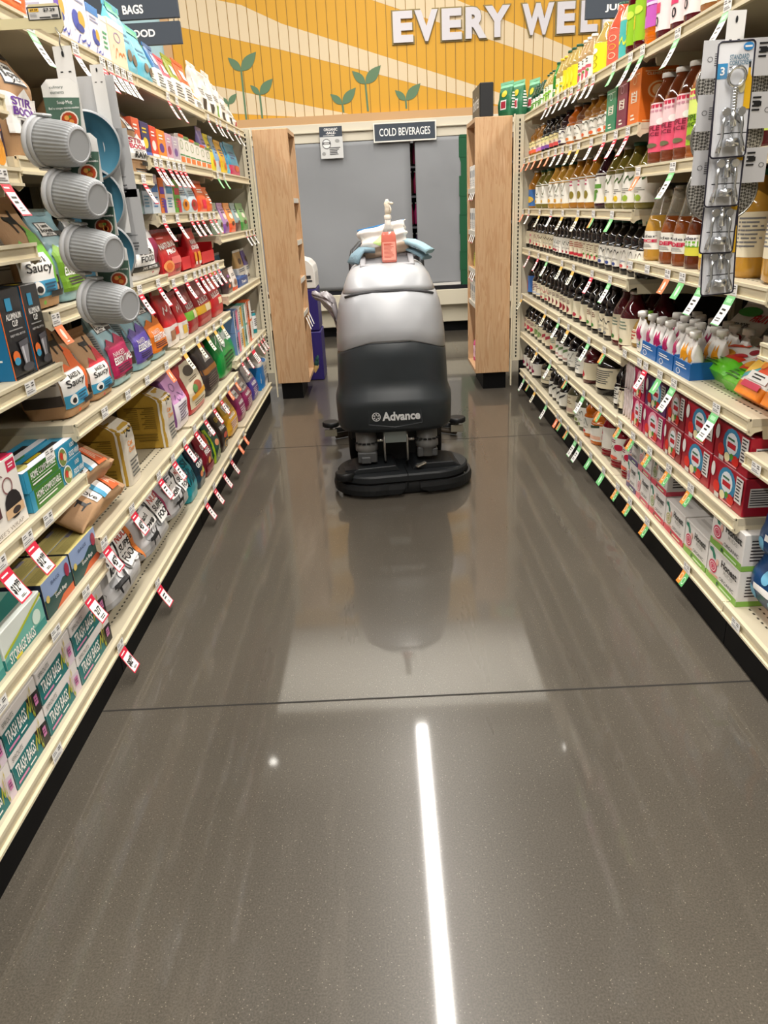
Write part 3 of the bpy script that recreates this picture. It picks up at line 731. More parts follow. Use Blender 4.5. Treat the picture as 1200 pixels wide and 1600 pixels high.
# black sign box on top of the unit
r = empty('sign_box', (.75, 5.70, 1.83))
m = MB(); m.box((-.045, -.20, 0), (.045, .20, .20), mat('#17181b', .5)); m.build('body', r, .004, 1)
m = MB(); put_print(m, [('r', .02, .03, .98, .97, mat('#5b5548', .5)), ('t', 'Favorites', .12, .3, .88, .72, WHITE, 0, .0)], flat((-.045, .2, 0), (0, -.4, 0), (0, 0, .2)), step=2, lift=.0008); m.build('lettering', r)
tag(r, 'black sign box standing on the wooden unit by the juice', 'sign')

# ---------------------------------------------------------------- price tags on the rails
TAGLOOK = {'red': 'white price tag with red border', 'wide': 'broad white price tag with red border', 'green': 'white price tag with green top', 'gshort': 'short plain green tag', 'orange': 'short orange tag', 'yg': 'short orange and green tag', 'yellow': 'white price tag with yellow top', 'white': 'thin white price tag', 'stick': 'flat white shelf label'}
TAGMESH = {}
RED = ink('#cf2440'); TGREEN = ink('#74bf7c'); TORANGE = ink('#ef7f52'); TYEL = ink('#e3b254'); TG2 = ink('#5fae68'); TO2 = ink('#d98d3a')
def tag_kind(kind, price):
    key = (kind, price)
    if key in TAGMESH: return TAGMESH[key]
    m = MB(); w = .052 if kind != 'wide' else .11
    th = math.radians(24); L = {'red': .078, 'wide': .085, 'green': .088, 'gshort': .055, 'orange': .052, 'yg': .046, 'yellow': .072, 'white': .062, 'stick': 0}[kind]
    # label in the rail: local x along the aisle, -y towards the aisle, z = 0 at the rail's lower edge
    rail = flat((-w / 2, -.0035, .003), (w, 0, 0), (0, 0, .031))
    put_print(m, [('r', 0, 0, 1, 1, WHITE), ('b', .08, .55, .5, .9, ink('#77787c'), 2), ('b', .08, .12, .92, .42, ink('#9a9a9c'), 2), ('b', .6, .52, .92, .9, ink('#3a3a3c'), 2)], rail, step=2)
    if L:
        n = 5; pts = []
        for i in range(n + 1):
            t = i / n; a = th * (.9 + .25 * t); pts.append((-.0042 - L * t * math.sin(a), -.001 - L * t * math.cos(a) + .002))
        def fn(u, v, off):
            t = 1 - v; i = min(n - 1, int(t * n)); f = t * n - i; p = pts[i]; q = pts[i + 1]
            return (-w / 2 + w * u, p[0] + (q[0] - p[0]) * f - off, p[1] + (q[1] - p[1]) * f)
        pr = {'red': [('r', 0, 0, 1, 1, RED), ('r', .07, .05, .93, .76, WHITE), ('b', .12, .83, .88, .94, WHITE, 1)] + ([] if price else [('b', .24, .36, .8, .66, INK, 2), ('b', .3, .14, .72, .3, GREY, 2)]),
              'wide': [('r', 0, 0, 1, 1, RED), ('r', .03, .05, .97, .76, WHITE), ('b', .1, .1, .9, .7, INK, 5)],
              'green': [('r', 0, 0, 1, 1, WHITE), ('r', 0, .70, 1, 1, TGREEN), ('r', .2, .78, .8, .92, ink('#a9dcae')), ('r', 0, 0, 1, .035, TGREEN), ('b', .24, .34, .78, .6, INK, 2), ('b', .2, .12, .8, .28, GREY, 2)],
              'gshort': [('r', 0, 0, 1, 1, TGREEN), ('c', .5, .5, .16, .34, ink('#d3efd4'))],
              'orange': [('r', 0, 0, 1, 1, TORANGE), ('c', .5, .55, .16, .3, ink('#fbe0d0')), ('b', .3, .08, .7, .2, WHITE, 1)],
              'yg': [('r', 0, 0, .5, 1, TO2), ('r', .5, 0, 1, 1, TG2), ('o', .26, .55, .18, .3, ink('#f2ead0')), ('o', .74, .45, .18, .3, ink('#e4f0dc'))],
              'yellow': [('r', 0, 0, 1, 1, ink('#f1ecd8')), ('r', 0, .72, 1, 1, TYEL), ('b', .15, .1, .85, .6, ink('#444444'), 3)],
              'white': [('r', 0, 0, 1, 1, WHITE), ('r', 0, .9, 1, 1, RED), ('b', .2, .2, .8, .7, ink('#555555'), 3)]}[kind]
        put_print(m, pr, fn, step=.21)
        if price:
            if '.' in price:
                a, b = price.split('.')
                put_print(m, [('t', a, .14, .26, .62, .58, INK, 0, .03), ('t', b, .62, .42, .86, .62, INK, 0, .02), ('b', .3, .12, .75, .2, INK, 2)], fn, step=.2, start=4)
            else: put_print(m, [('t', price, .2, .32, .8, .56, INK, 0, .02), ('b', .25, .1, .8, .24, INK, 2)], fn, step=.2, start=4)
    o = m.build('price_tag'); TAGMESH[key] = o
    return o
USEDTAG = set()
def price_tag(side, z, px, kind, price='', k=None):
    X = (XL + .0005) if side == 'L' else (XR - .0005)
    y = y_at(px, X, z)
    key = (kind, price); src = tag_kind(kind, price)
    if key in USEDTAG: o = src.copy(); COL.objects.link(o)
    else: o = src; USEDTAG.add(key)
    o.location = (X, y, z); o.rotation_euler = (0, 0, PI / 2 if side == 'L' else -PI / 2)
    if kind not in ('stick',): o.rotation_euler.y = 0
    bay = max(0, min(3, sum(y > b for b in BRK) - 1)); lv = (LEV_L if side == 'L' else LEV_R)[bay]
    n = min(range(len(lv)), key=lambda i: abs(lv[i] - z))
    where = ('pet food' if side == 'L' else 'juice') + ' ' + (['top', 'second', 'third', 'fourth', 'fifth', 'sixth', 'seventh', 'eighth'][n] if n < len(lv) - 1 else 'bottom') + ' rail'
    item(o, TAGLOOK[kind] + (' $' + price if price else ''), where, 'price tag', 'price tags on the shelf rails')
LT = [(1.77, [(46, 'green'), (118, 'white'), (160, 'red'), (172, 'white'), (183, 'white'), (193, 'white'), (203, 'white'), (262, 'red'), (276, 'red'), (325, 'white'), (338, 'white'), (344, 'white'), (354, 'white'), (366, 'white'), (373, 'white')]),
      (1.44, [(224, 'red')]), (1.412, [(5, 'red')]), (1.505, [(243, 'red'), (251, 'red'), (263, 'red'), (272, 'red'), (280, 'red'), (287, 'red')]), (1.50, [(340, 'gshort'), (350, 'gshort')]),
      (1.30, [(256, 'red'), (277, 'red'), (298, 'red'), (306, 'red'), (315, 'red'), (327, 'red'), (334, 'red')]), (1.18, [(385, 'white'), (390, 'white'), (396, 'white')]),
      (1.075, [(88, 'orange'), (218, 'red'), (247, 'red')]), (1.055, [(271, 'red'), (290, 'red'), (304, 'red'), (312, 'red'), (319, 'red'), (326, 'red'), (333, 'red'), (340, 'red')]),
      (.772, [(78, 'stick'), (164, 'stick'), (200, 'stick'), (230, 'stick'), (260, 'orange')]), (.782, [(287, 'yellow'), (308, 'yellow'), (322, 'yellow'), (334, 'yellow'), (345, 'yellow')]),
      (.50, [(377, 'red'), (385, 'red'), (394, 'wide'), (403, 'red'), (407, 'red'), (410, 'red')]),
      (.43, [(163, 'red', '45.99'), (206, 'red', '45.99'), (248, 'red'), (270, 'red')]), (.44, [(288, 'red'), (304, 'red'), (319, 'red'), (333, 'red'), (344, 'red'), (356, 'orange'), (367, 'orange')]),
      (.945, [(48, 'stick')]), (.632, [(2, 'red', '$12.99'), (44, 'red', '$12.99'), (76, 'stick')]), (.365, [(135, 'red', '2/7'), (88, 'stick'), (3, 'stick')]),
      (.105, [(188, 'red', '$82.99'), (90, 'stick')]), (.10, [(246, 'red'), (321, 'red'), (334, 'red'), (348, 'red'), (360, 'red')]), (.11, [(372, 'orange'), (380, 'orange')])]
RT = [(1.787, [(855, 'white'), (863, 'white'), (873, 'white'), (884, 'white'), (894, 'white'), (906, 'white'), (918, 'white')]), (1.778, [(928, 'white'), (960, 'gshort'), (986, 'green'), (1005, 'green')]), (1.768, [(1060, 'green'), (1138, 'green')]),
      (1.53, [(820, 'orange'), (828, 'orange'), (837, 'orange'), (848, 'orange'), (858, 'orange'), (869, 'white'), (880, 'white'), (893, 'yellow')]), (1.525, [(905, 'yellow'), (925, 'white'), (945, 'red'), (963, 'red'), (982, 'red')]),
      (1.217, [(818, 'orange'), (827, 'white'), (844, 'yellow'), (862, 'white'), (880, 'yellow')]), (1.22, [(904, 'yellow'), (928, 'yg'), (957, 'gshort')]),
      (.964, [(828, 'red'), (842, 'red'), (856, 'green'), (879, 'yellow')]), (.96, [(897, 'yellow'), (926, 'red'), (954, 'green')]),
      (.656, [(816, 'yellow'), (853, 'yellow'), (874, 'green')]), (.652, [(889, 'yellow'), (921, 'green'), (945, 'yg')]),
      (.388, [(840, 'yellow'), (861, 'green')]), (.38, [(886, 'yg'), (913, 'green'), (939, 'yg')]),
      (.118, [(820, 'green'), (827, 'yg'), (837, 'yellow'), (855, 'green')]), (.115, [(872, 'orange'), (877, 'yg'), (888, 'yg'), (901, 'green'), (908, 'green'), (924, 'gshort'), (944, 'gshort'), (966, 'yg')]),
      (1.375, [(998, 'orange'), (1052, 'green')]), (1.037, [(986, 'stick'), (1012, 'stick'), (1044, 'orange'), (1067, 'gshort'), (1098, 'green'), (1146, 'green')]),
      (.69, [(977, 'stick'), (1000, 'stick'), (1010, 'red'), (1032, 'gshort'), (1054, 'green'), (1120, 'green')]), (.39, [(970, 'yg'), (990, 'yg'), (1016, 'yg'), (1046, 'yg'), (1080, 'yg')]),
      (.115, [(985, 'yg'), (1012, 'yg'), (1074, 'yg'), (1150, 'stick')]), (.596, [(1182, 'stick')])]
for z, l in LT:
    for t in l: price_tag('L', z, *t)
for z, l in RT:
    for t in l: price_tag('R', z, *t)
# ---------------------------------------------------------------- goods on the pet food side
seedn = [0]
def LB(z, p0, p1, h, d, base, look, where, name='treat_pouch', cat='pouch', lean=0.0, back=0.0, yaw=0.0, wmax=9, X=None, **kw):
    dk = z + LIP; y, w = lspan(dk, p0, p1); w = min(w * .965, wmax); seedn[0] += 1
    kw.setdefault('seed', seedn[0]); kw.setdefault('seal', base)
    o = bag(name, w, h, d, base, **kw)
    place(o, FL - back - d / 2 - abs(lean) * h * .35 * (lean < 0), y, dk + .001, PI / 2 + yaw, lean)
    return item(o, look, where, cat)
def LC(z, p0, p1, h, d, base, look, where, name='carton', cat='carton', back=0.0, up=0.0, group=None, **kw):
    dk = z + LIP; y, w = lspan(dk, p0, p1); w *= .975
    o = carton(name, w, h, d, base, **kw)
    place(o, FL - back - d / 2, y, dk + up + .0005, PI / 2)
    return item(o, look, where, cat, group)
def txtblock(c, n=5): return ('b', .12, .1, .88, .9, ink(c), n)
LOVE = lambda u0, v0, u1, v1: [('r', u0, v0, u1, v1, ink('#4b4b50')), ('r', u0 + .02, v0 + .012, u1 - .02, v1 - .012, WHITE), ('t', 'I and', u0 + .08, v0 + (v1 - v0) * .62, u1 - .12, v0 + (v1 - v0) * .88, INK), ('t', 'love', u0 + .06, v0 + (v1 - v0) * .3, u1 - .08, v0 + (v1 - v0) * .58, INK, 0, .03), ('t', 'you', u0 + .14, v0 + (v1 - v0) * .06, u1 - .16, v0 + (v1 - v0) * .27, INK)]
def DOG(u, v, s, m):
    P_ = [(-1, .1), (-.8, .35), (-.5, .3), (.5, .3), (.75, .7), (1, .65), (.85, .45), (.7, .2), (.6, -.6), (.45, -.6), (.4, -.1), (-.4, -.1), (-.45, -.6), (-.6, -.6), (-.65, 0)]
    return ('p', [(u + a * s, v + b * s * .8) for a, b in P_], m)

# -- top shelf
T = 1.768
for j, (a, b_) in enumerate(((-40, 8), (10, 52))):
    LB(T, a, b_, .155, .09, foil('#d9492b'), ['red orange pouch partly behind price arm', 'red orange pouch next to price arm'][j], 'pet food top shelf', zones=[(.3, foil('#e8703a'))], front=[('c', .3, .5, .2, .2, ink('#e98b4a')), ('b', .2, .2, .7, .34, WHITE, 2), ('r', .5, .7, .8, .85, ink('#d8d8e6'))])
def deo_box(p0, p1, h, capc, look, art='#4a5ab8'):
    LC(T, p0, p1, h, .10, card('#ece8f2'), look, 'pet food top shelf', front=[('r', 0, .84, 1, 1, ink(capc)), ('b', .12, .68, .88, .8, ink('#9aa0c0'), 2), ('c', .35, .42, .2, .14, ink(art)), ('c', .62, .46, .17, .12, ink('#e2b04a')), ('c', .5, .33, .2, .06, ink('#3a4a9a')), ('s', .12, .06, .88, .28, ink('#3d4ea8'), 3)], side=[('r', 0, .84, 1, 1, ink(capc)), ('b', .1, .1, .9, .8, ink('#b4b4c8'), 12)])
deo_box(90, 115, .20, '#c9a0dc', 'white carton with lilac top and blue print', '#7a5ac0')
deo_box(116, 147, .19, '#e5a93a', 'white carton with yellow top and cartoon dogs')
deo_box(148, 165, .15, '#4f8ed0', 'small white carton with blue top')
LC(T, 166, 177, .14, .08, card('#eef0ea'), 'slim white carton with green print', 'pet food top shelf', front=[('r', 0, .9, 1, 1, WHITE), ('b', .15, .3, .85, .7, ink('#58a878'), 4)])
LC(T, 178, 203, .15, .08, card('#f2ddc0'), 'cream carton with white lid and orange print', 'pet food top shelf', front=[('r', 0, .86, 1, 1, WHITE), ('o', .5, .68, .2, .1, ink('#9a88b8')), ('s', .15, .2, .85, .5, ink('#e08848'), 8)])
for p0, p1, h, nm in ((199, 222, .235, 'first tall'), (223, 245, .20, 'second shorter')):
    LB(T, p0, p1, h, .10, foil('#62b9d6'), nm + ' light blue litter pouch', 'pet food top shelf', zones=[(.9, foil('#6cc4de'))], front=[('b', .15, .45, .85, .62, ink('#2a6a88'), 2), ('c', .4, .3, .16, .08, ink('#8c7a68')), ('c', .7, .26, .14, .08, ink('#7a6a5a')), ('r', .1, .86, .9, .98, foil('#55c8a0'))])
for p0, p1, h, c1, c2, lk in ((236, 254, .17, '#3f9a4c', '#e8ece0', 'green and white treat pouch'), (255, 268, .19, '#2c6ea8', '#e8ece8', 'blue pouch with white back panel'), (268, 282, .17, '#d84a6a', '#eceae6', 'white pouch with blue and pink top'), (282, 297, .20, '#8a9a2c', '#ecebe4', 'olive topped white pouch'), (297, 313, .21, '#d8552c', '#f0ece4', 'orange topped white pouch'), (311, 322, .12, '#e8952f', '#f2efe8', 'short white pouch with orange corner')):
    LB(T, p0, p1, h, .07, foil(c1), lk, 'pet food top shelf', zones=[(.5, foil(c2))], front=[('b', .15, .12, .85, .42, ink('#6a6a6a'), 5), ('r', .3, .6, .7, .8, ink('#f0f0e6'))], lean=-.10)
for j, (p0, p1, h) in enumerate(((320, 332, .25), (331, 342, .235), (341, 351, .26), (350, 360, .22), (359, 369, .19), (367, 374, .15))):
    LB(T, p0, p1, h, .085, foil('#dedbd4', .35), 'silver white treat bag with crumpled top', 'pet food top shelf', wr=.14, zones=[(.45, foil('#ece9e2'))], front=[('r', .3, .08, .7, .34, ink(['#2a2a2a', '#333333', '#76a83a', '#2a2a2a', '#333333', '#c03848'][j])), ('b', .15, .4, .85, .55, ink('#888888'), 3)], lean=-.06)

# -- bay with trash bags and boxes
z = .945
for j, (a, b_) in enumerate(((24, 58), (59, 84))):
    LC(z, a, b_, .205, .075, card('#17171a'), ['black cup box beside blue panel', 'black cup box at end of shelf'][j], 'sixth shelf down', name='cup_box', front=[('r', 0, 0, .04, 1, ink('#e06a1e')), ('r', .3, .76, .55, .9, ink('#2f8fb8')), ('t', 'ALUMINUM', .2, .66, .85, .73, WHITE), ('t', 'CUP', .4, .58, .65, .65, WHITE), ('b', .2, .53, .85, .56, ink('#9a9a9a'), 1), ('t', 'ENJOY WELL BOTTLE', .2, .47, .85, .5, ink('#c8c8c8')),
       ('c', .25, .25, .15, .07, ink('#e8702a')), ('c', .25, .2, .13, .045, ink('#3f9ac0')), ('p', [(.45, .4), (.85, .42), (.72, .06), (.58, .05)], ink('#8a8a90')), ('p', [(.52, .38), (.62, .39), (.62, .08), (.6, .08)], ink('#c9c9d0')), ('p', [(.45, .4), (.85, .42), (.86, .36), (.46, .34)], ink('#5a5a60')), ('c', .65, .1, .25, .05, ink('#4a4a50')), ('r', 0, 0, 1, .02, INK)],
       side=[('r', 0, 0, 1, 1, ink('#1a6f9e')), ('b', .3, .2, .8, .3, WHITE, 2)], top=[('r', .3, .3, .6, .7, ink('#c8b018'))])
z = .632
for j in range(4):
    LC(z, -16, 47, .165, .028, card('#e9e4dd'), 'thin white wrap box, ' + ['foremost', 'second', 'third', 'rearmost'][j] + ' of its row', 'seventh shelf down', name='wrap_box', back=.029 * j,
       front=[('r', .76, .8, .97, .96, ink('#c92a50')), ('b', .8, .84, .93, .92, WHITE, 2), ('s', .2, .74, .6, .86, ink('#6a3a3a'), 4), ('o', .68, .64, .12, .12, ink('#8a5a5a')), ('c', .72, .36, .2, .2, ink('#241f22')), ('r', .5, .2, .94, .33, ink('#d8b48c')), ('c', .75, .26, .1, .05, ink('#3a3030')), ('r', 0, .3, .4, .56, ink('#5a3a3c')), ('t', "BEE'S WRAP", .2, .05, .85, .11, ink('#8a8078'), 0, 0)],
       top=[('r', .7, 0, 1, 1, ink('#c92a50'))])
def foodwrap(p0, p1, up, back, lk):
    LC(z, p0, p1, .052, .062, card('#2f8fb2'), lk, 'seventh shelf down', name='food_wrap_box', up=up, back=back,
       front=[('r', .0, .0, .56, 1, ink('#3f7a2c')), ('r', 0, 0, .07, 1, ink('#2f8fb2')), ('t', 'HOME COMPOSTABLE', .1, .48, .53, .82, WHITE, 0, .02), ('r', .1, .36, .53, .39, WHITE), ('b', .1, .14, .53, .3, WHITE, 1), ('c', .66, .42, .08, .5, WHITE), ('c', .66, .4, .07, .44, ink('#7a8a4a')), ('c', .64, .5, .03, .2, ink('#c23a2c')), ('c', .69, .36, .03, .2, ink('#e2d8b0')), ('t', '100', .82, .62, .9, .86, WHITE, 0, .01), ('t', 'FOOD WRAP', .77, .16, .98, .46, WHITE, 0, .02)],
       top=[('r', .0, .0, 1, .35, ink('#e8e8ee')), ('r', 0, .35, .8, .62, INK), ('r', .25, .4, .5, .58, ink('#c8b018')), ('c', .12, .5, .1, .35, ink('#b8b06a'))], side=[('b', .2, .2, .8, .8, ink('#8ac0d8'), 2)])
foodwrap(52, 133, 0, 0, 'blue green food wrap box, lower one in front'); foodwrap(50, 131, .053, 0, 'blue green food wrap box, upper one in front')
foodwrap(52, 133, 0, .068, 'blue green food wrap box, lower one of second row'); foodwrap(44, 125, .053, .068, 'blue green food wrap box, upper one of second row')
z = .365
for col, (p0, p1) in enumerate(((76, 117), (118, 156))):
    for dpt in range(4):
        LC(z, p0, p1, .098, .058, card('#cfc07a'), 'cream topped snack bag box, ' + ['foremost', 'second', 'third', 'rearmost'][dpt] + ' of ' + ['near', 'far'][col] + ' row', 'low bay shelf', name='snack_bag_box', back=.059 * dpt,
           front=[('r', 0, .45, 1, 1, ink('#8fa3c8')), ('p', [(0, 0), (1, 0), (1, .5), (.7, .62), (.4, .42), (0, .52)], ink('#1f4a48')), ('p', [(.3, 0), (1, 0), (1, .22), (.6, .2)], ink('#d0653a')), ('t', 'BAGS', .3, .74, .6, .84, ink('#4a5a7a'), 0, 0), ('t', 'Snack Bags', .34, .28, .76, .42, WHITE, 0, .01), ('c', .1, .5, .06, .1, ink('#d8c06a')), ('c', .86, .7, .08, .2, ink('#a02a48'))],
           side=[('r', 0, 0, 1, 1, ink('#1c2a44')), ('b', .4, .2, .6, .9, WHITE, 3)], top=[('b', .08, .1, .92, .7, ink('#a3985a'), 9), ('r', .6, .74, .85, .92, ink('#8f8aa0'))])
for j, (p0, p1) in enumerate(((12, 74), (-70, 10))):
    LC(z, p0, p1, .092, .15, card('#dfe6e0'), ['teal and white storage bag box beside snack bag boxes', 'teal storage bag box at the picture edge'][j], 'low bay shelf', name='storage_bag_box',
       front=[('p', [(0, 0), (1, 0), (1, .8), (.5, .62), (0, .3)], ink('#6fb5a8')), ('r', 0, 0, 1, .22, ink('#2a8a86')), ('p', [(0, .42), (.35, .58), (1, .95), (1, .88), (.35, .5), (0, .34)], ink('#b9c32c')), ('c', .8, .46, .1, .2, ink('#d8ece0')), ('t', 'STORAGE BAGS', .08, .06, .7, .34, WHITE, 0, .02), ('r', .2, .02, .34, .1, ink('#e2d02a'))],
       top=[('r', 0, .15, 1, 1, ink('#9fd0c4')), ('p', [(0, .15), (1, .15), (1, .5), (0, .35)], ink('#4aa39a')), ('c', .25, .5, .12, .2, ink('#d9f0e6')), ('r', .6, .7, .8, .85, ink('#d8c82a'))], side=[('r', 0, 0, 1, .3, ink('#2a8a86'))])
z = .105
for j, (p0, p1) in enumerate(((129, 176), (80, 128.5), (28, 79.5), (-24, 27.5))):
    for up in range(2):
        LC(z, p0, p1, .092, .135, card('#e3ddd9'), 'teal and black trash bag box, ' + ['lower', 'upper'][up] + ' of ' + ['first stack from the kraft bags', 'second stack', 'third stack', 'fourth stack'][j], 'bottom shelf', name='trash_bag_box', up=.0925 * up,
           front=[('p', [(0, 0), (.78, 0), (.66, .72), (0, .66)], ink('#0f6f70')), ('p', [(.66, .72), (.78, 0), (1, 0), (1, .62)], INK if j % 2 == 0 else ink('#d8c8d2')), ('t', 'SPROUTS', .05, .76, .34, .9, ink('#7a7f7a'), 0, 0), ('t', 'TRASH BAGS', .06, .26, .60, .62, WHITE, 0, .02), ('r', .05, .1, .34, .17, ink('#d487b0')), ('b', .38, .08, .6, .18, WHITE, 1), ('s', .62, .05, .82, .95, ink('#c8b43a'), 5), ('s', .6, .02, .8, .9, ink('#9aa838'), 9), ('r', .84, .28, .93, .56, ink('#c878a8')), ('b', .85, .34, .92, .5, ink('#5a2048'), 2)],
           top=[('r', 0, .0, 1, .22, ink('#e6e1dc')), ('r', 0, .22, .82, 1, ink('#0f5f62')), ('p', [(.35, .22), (.82, .22), (.82, 1), (.55, 1)], INK), ('t', 'TRASH', .08, .62, .46, .84, ink('#dfe6e2'), 0, .02), ('t', 'BAGS', .08, .36, .4, .56, ink('#dfe6e2'), 0, .02), ('s', .4, .3, .85, .9, ink('#c8b43a'), 6), ('r', .66, .7, .76, .86, ink('#d487b0'))], side=[('r', 0, 0, 1, .66, ink('#0f6f70'))])
LB(1.412, -8, 17, .13, .12, card('#e9e2d6'), 'white carton of yellow noodles at the picture edge', 'third shelf down', name='noodle_pack', style='block', wr=.01, n=7, front=[('c', .5, .3, .4, .26, ink('#d8902a')), ('s', .2, .1, .8, .5, ink('#f0b848'), 2), ('r', 0, .62, 1, 1, ink('#e08a2a')), ('s', .2, .66, .8, .95, ink('#f4c860'), 3)])
LC(1.412, 18, 30, .12, .16, card('#2a1730'), 'dark purple carton behind the noodle pack', 'third shelf down', back=.02)

# -- bay with kraft pet food bags
K = kraft('#b8926c'); KD = kraft('#9c7854')
def stir(p0, p1, h, ac, look):
    LB(1.44, p0, p1, h, .17, K, look, 'pet food second shelf', name='pet_food_bag', cat='bag', style='tall', lean=0, seal=kraft('#b08a66'), wr=.06,
       front=LOVE(.12, .60, .72, .80) + [('r', .6, .84, .85, .97, INK), ('p', [(.02, .2), (.98, .2), (.98, .52), (.7, .5), (.5, .58), (.3, .5), (.02, .54)], WHITE), ('t', 'STIR', .1, .43, .7, .50, ink(ac), 0, .03), ('t', 'BOOM', .1, .35, .8, .42, ink(ac), 0, .03), ('r', .15, .325, .7, .335, GREY), ('t', 'RAW', .2, .22, .85, .31, INK, 0, .04), ('r', .5, .12, .95, .18, INK), ('b', .2, .03, .8, .08, INK, 1)],
       side=[DOG(.55, .66, .1, INK), ('b', .2, .3, .8, .55, ink('#6d5840'), 7), ('c', .5, .85, .06, .03, ink('#7a4a9a')), ('c', .2, .78, .05, .025, ink('#7a4a9a'))])
stir(30, 78, .275, '#6a3a9a', 'kraft bag with purple lettering under the price arm'); stir(146, 177, .235, '#7a5a3a', 'kraft bag standing behind the hanging mugs'); stir(206, 236, .235, '#b32a48', 'kraft bag with red lettering at shelf end')
def saucy(z, p0, p1, h, d, ac, look, where, lean=-.06):
    LB(z, p0, p1, h, d, K, look, where, name='pet_food_bag', cat='bag', lean=lean, seal=kraft('#b08a66'),
       front=[('p', [(.02, .46), (.3, .60), (.5, .5), (.7, .74), (.98, .62), (.98, .46)], ink(ac)), ('r', .72, .2, .98, .48, ink(ac)), DOG(.55, .76, .2, INK), ('r', .02, .16, .74, .48, WHITE), ('t', 'BAKED &', .22, .40, .62, .45, INK, 0, .02), ('t', 'Saucy', .08, .29, .7, .40, INK, 0, .01), ('r', .02, .1, .74, .24, ink('#3f9cc4')), ('c', .2, .18, .12, .06, WHITE), ('c', .2, .17, .07, .03, INK), ('b', .36, .13, .7, .22, ink('#1f4a66'), 3), ('r', .5, .08, .96, .135, INK), ('c', .3, .05, .04, .02, ink(ac))],
       side=[('r', .1, .22, .9, .72, ink('#b6aca0')), ('b', .14, .36, .86, .7, ink('#6e655a'), 12), ('r', .1, .14, .9, .26, ink('#3f362f')), ('o', .5, .78, .16, .07, ink('#8f8578'))])
def essent(z, p0, p1, h, d, ac, look, where, lean=-.06):
    BL = foil('#8fb8c4', .4)
    LB(z, p0, p1, h, d, BL, look, where, name='pet_food_bag', cat='bag', lean=lean, seal=foil('#7f9ea6', .4), wr=.07,
       front=LOVE(.1, .70, .6, .86) + [DOG(.7, .72, .16, INK), ('p', [(.02, .1), (.98, .1), (.98, .62), (.8, .56), (.66, .66), (.4, .54), (.2, .62), (.02, .52)], ink(ac)), ('t', 'NAKED', .12, .38, .6, .44, ink('#e8dcd8'), 0, 0), ('t', 'ESSENTIALS', .1, .27, .92, .37, WHITE, 0, .03), ('b', .14, .16, .8, .25, ink('#3a2a3a'), 3), ('r', .4, .08, .98, .13, INK)],
       side=[('r', .1, .25, .9, .75, ink('#a3adae')), ('b', .14, .42, .86, .7, ink('#6b7476'), 9), ('r', .1, .12, .9, .3, ink('#4f443b'))])
saucy(1.075, 62, 112, .285, .17, '#6cb52d', 'kraft bag with green band and running dog', 'pet food third shelf')
essent(1.075, 113, 150, .25, .14, '#6f9a2a', 'pale blue bag with green panel behind the mugs', 'pet food third shelf')
LB(1.075, 151, 188, .24, .14, foil('#8f8f90'), 'plain grey bag behind the hanging bowls', 'pet food third shelf', name='pet_food_bag', cat='bag', front=[('b', .2, .3, .8, .7, ink('#5a5a5a'), 6)], side=[('b', .14, .3, .86, .8, ink('#5e5e5e'), 10)])
LB(1.075, 214, 258, .24, .13, foil('#c9c7c6', .3), 'silver bag reading nude super food', 'pet food third shelf', name='pet_food_bag', cat='bag', wr=.14, front=[('r', .02, .2, .7, .58, WHITE), ('r', .7, .2, .98, .58, ink('#8d1c48')), ('t', 'NUDE', .1, .47, .6, .55, ink('#c03058'), 0, .03), ('t', 'SUPER', .12, .36, .62, .44, INK, 0, .02), ('t', 'FOOD', .14, .25, .64, .34, INK, 0, .02), ('r', .02, .12, .98, .2, INK), ('t', '34% PROTEIN', .2, .14, .7, .185, WHITE, 0, .01), ('c', .55, .08, .03, .015, ink('#b02a50')), DOG(.7, .78, .14, ink('#4a4a4a'))], side=[('b', .14, .3, .86, .8, ink('#77777a'), 10), ('r', .1, .08, .9, .2, ink('#4f443b'))])
z = .772; wf = 'pet food fourth shelf'
saucy(z, 118, 156, .255, .15, '#e8641e', 'kraft bag with orange band', wf); saucy(z, 157, 187, .21, .13, '#c8283a', 'shorter kraft bag with red band', wf)
essent(z, 188, 216, .245, .13, '#a81c50', 'pale blue bag with magenta panel', wf); essent(z, 224, 246, .24, .13, '#5a48a0', 'pale blue bag with purple panel', wf); essent(z, 247, 268, .245, .13, '#e0781e', 'pale blue bag with orange panel', wf)
z = .43; GD = kraft('#b08c2e')
for j, (p0, p1) in enumerate(((262, 284), (210, 236), (166, 187), (132, 151))):
    LB(z, p0, p1, .225, .20, GD, ['gold sided flour bag beside pink bag', 'gold sided flour bag behind the first', 'gold sided flour bag, third from pink bag', 'gold sided flour bag, deepest in shade'][j], 'low kraft bag shelf', name='flour_bag', cat='bag', style='block', n=7, wr=.025, zones=[], back=[0, .02, .17, .17][j], wmax=.13,
       front=[('r', .0, .0, 1, 1, ink('#cfc7b8')), ('s', .2, .72, .8, .92, INK, 7), ('t', 'Cat', .25, .6, .6, .68, ink('#e08a3a')), ('t', 'Chow', .25, .5, .75, .58, ink('#e08a3a')), ('b', .2, .1, .85, .4, ink('#5a5a58'), 5)],
       side=[('b', .2, .35, .5, .72, ink('#84681c'), 10), ('b', .55, .35, .82, .72, ink('#84681c'), 10), ('r', .2, .73, .82, .745, ink('#6a5212')), ('b', .2, .12, .82, .28, ink('#84681c'), 3)])
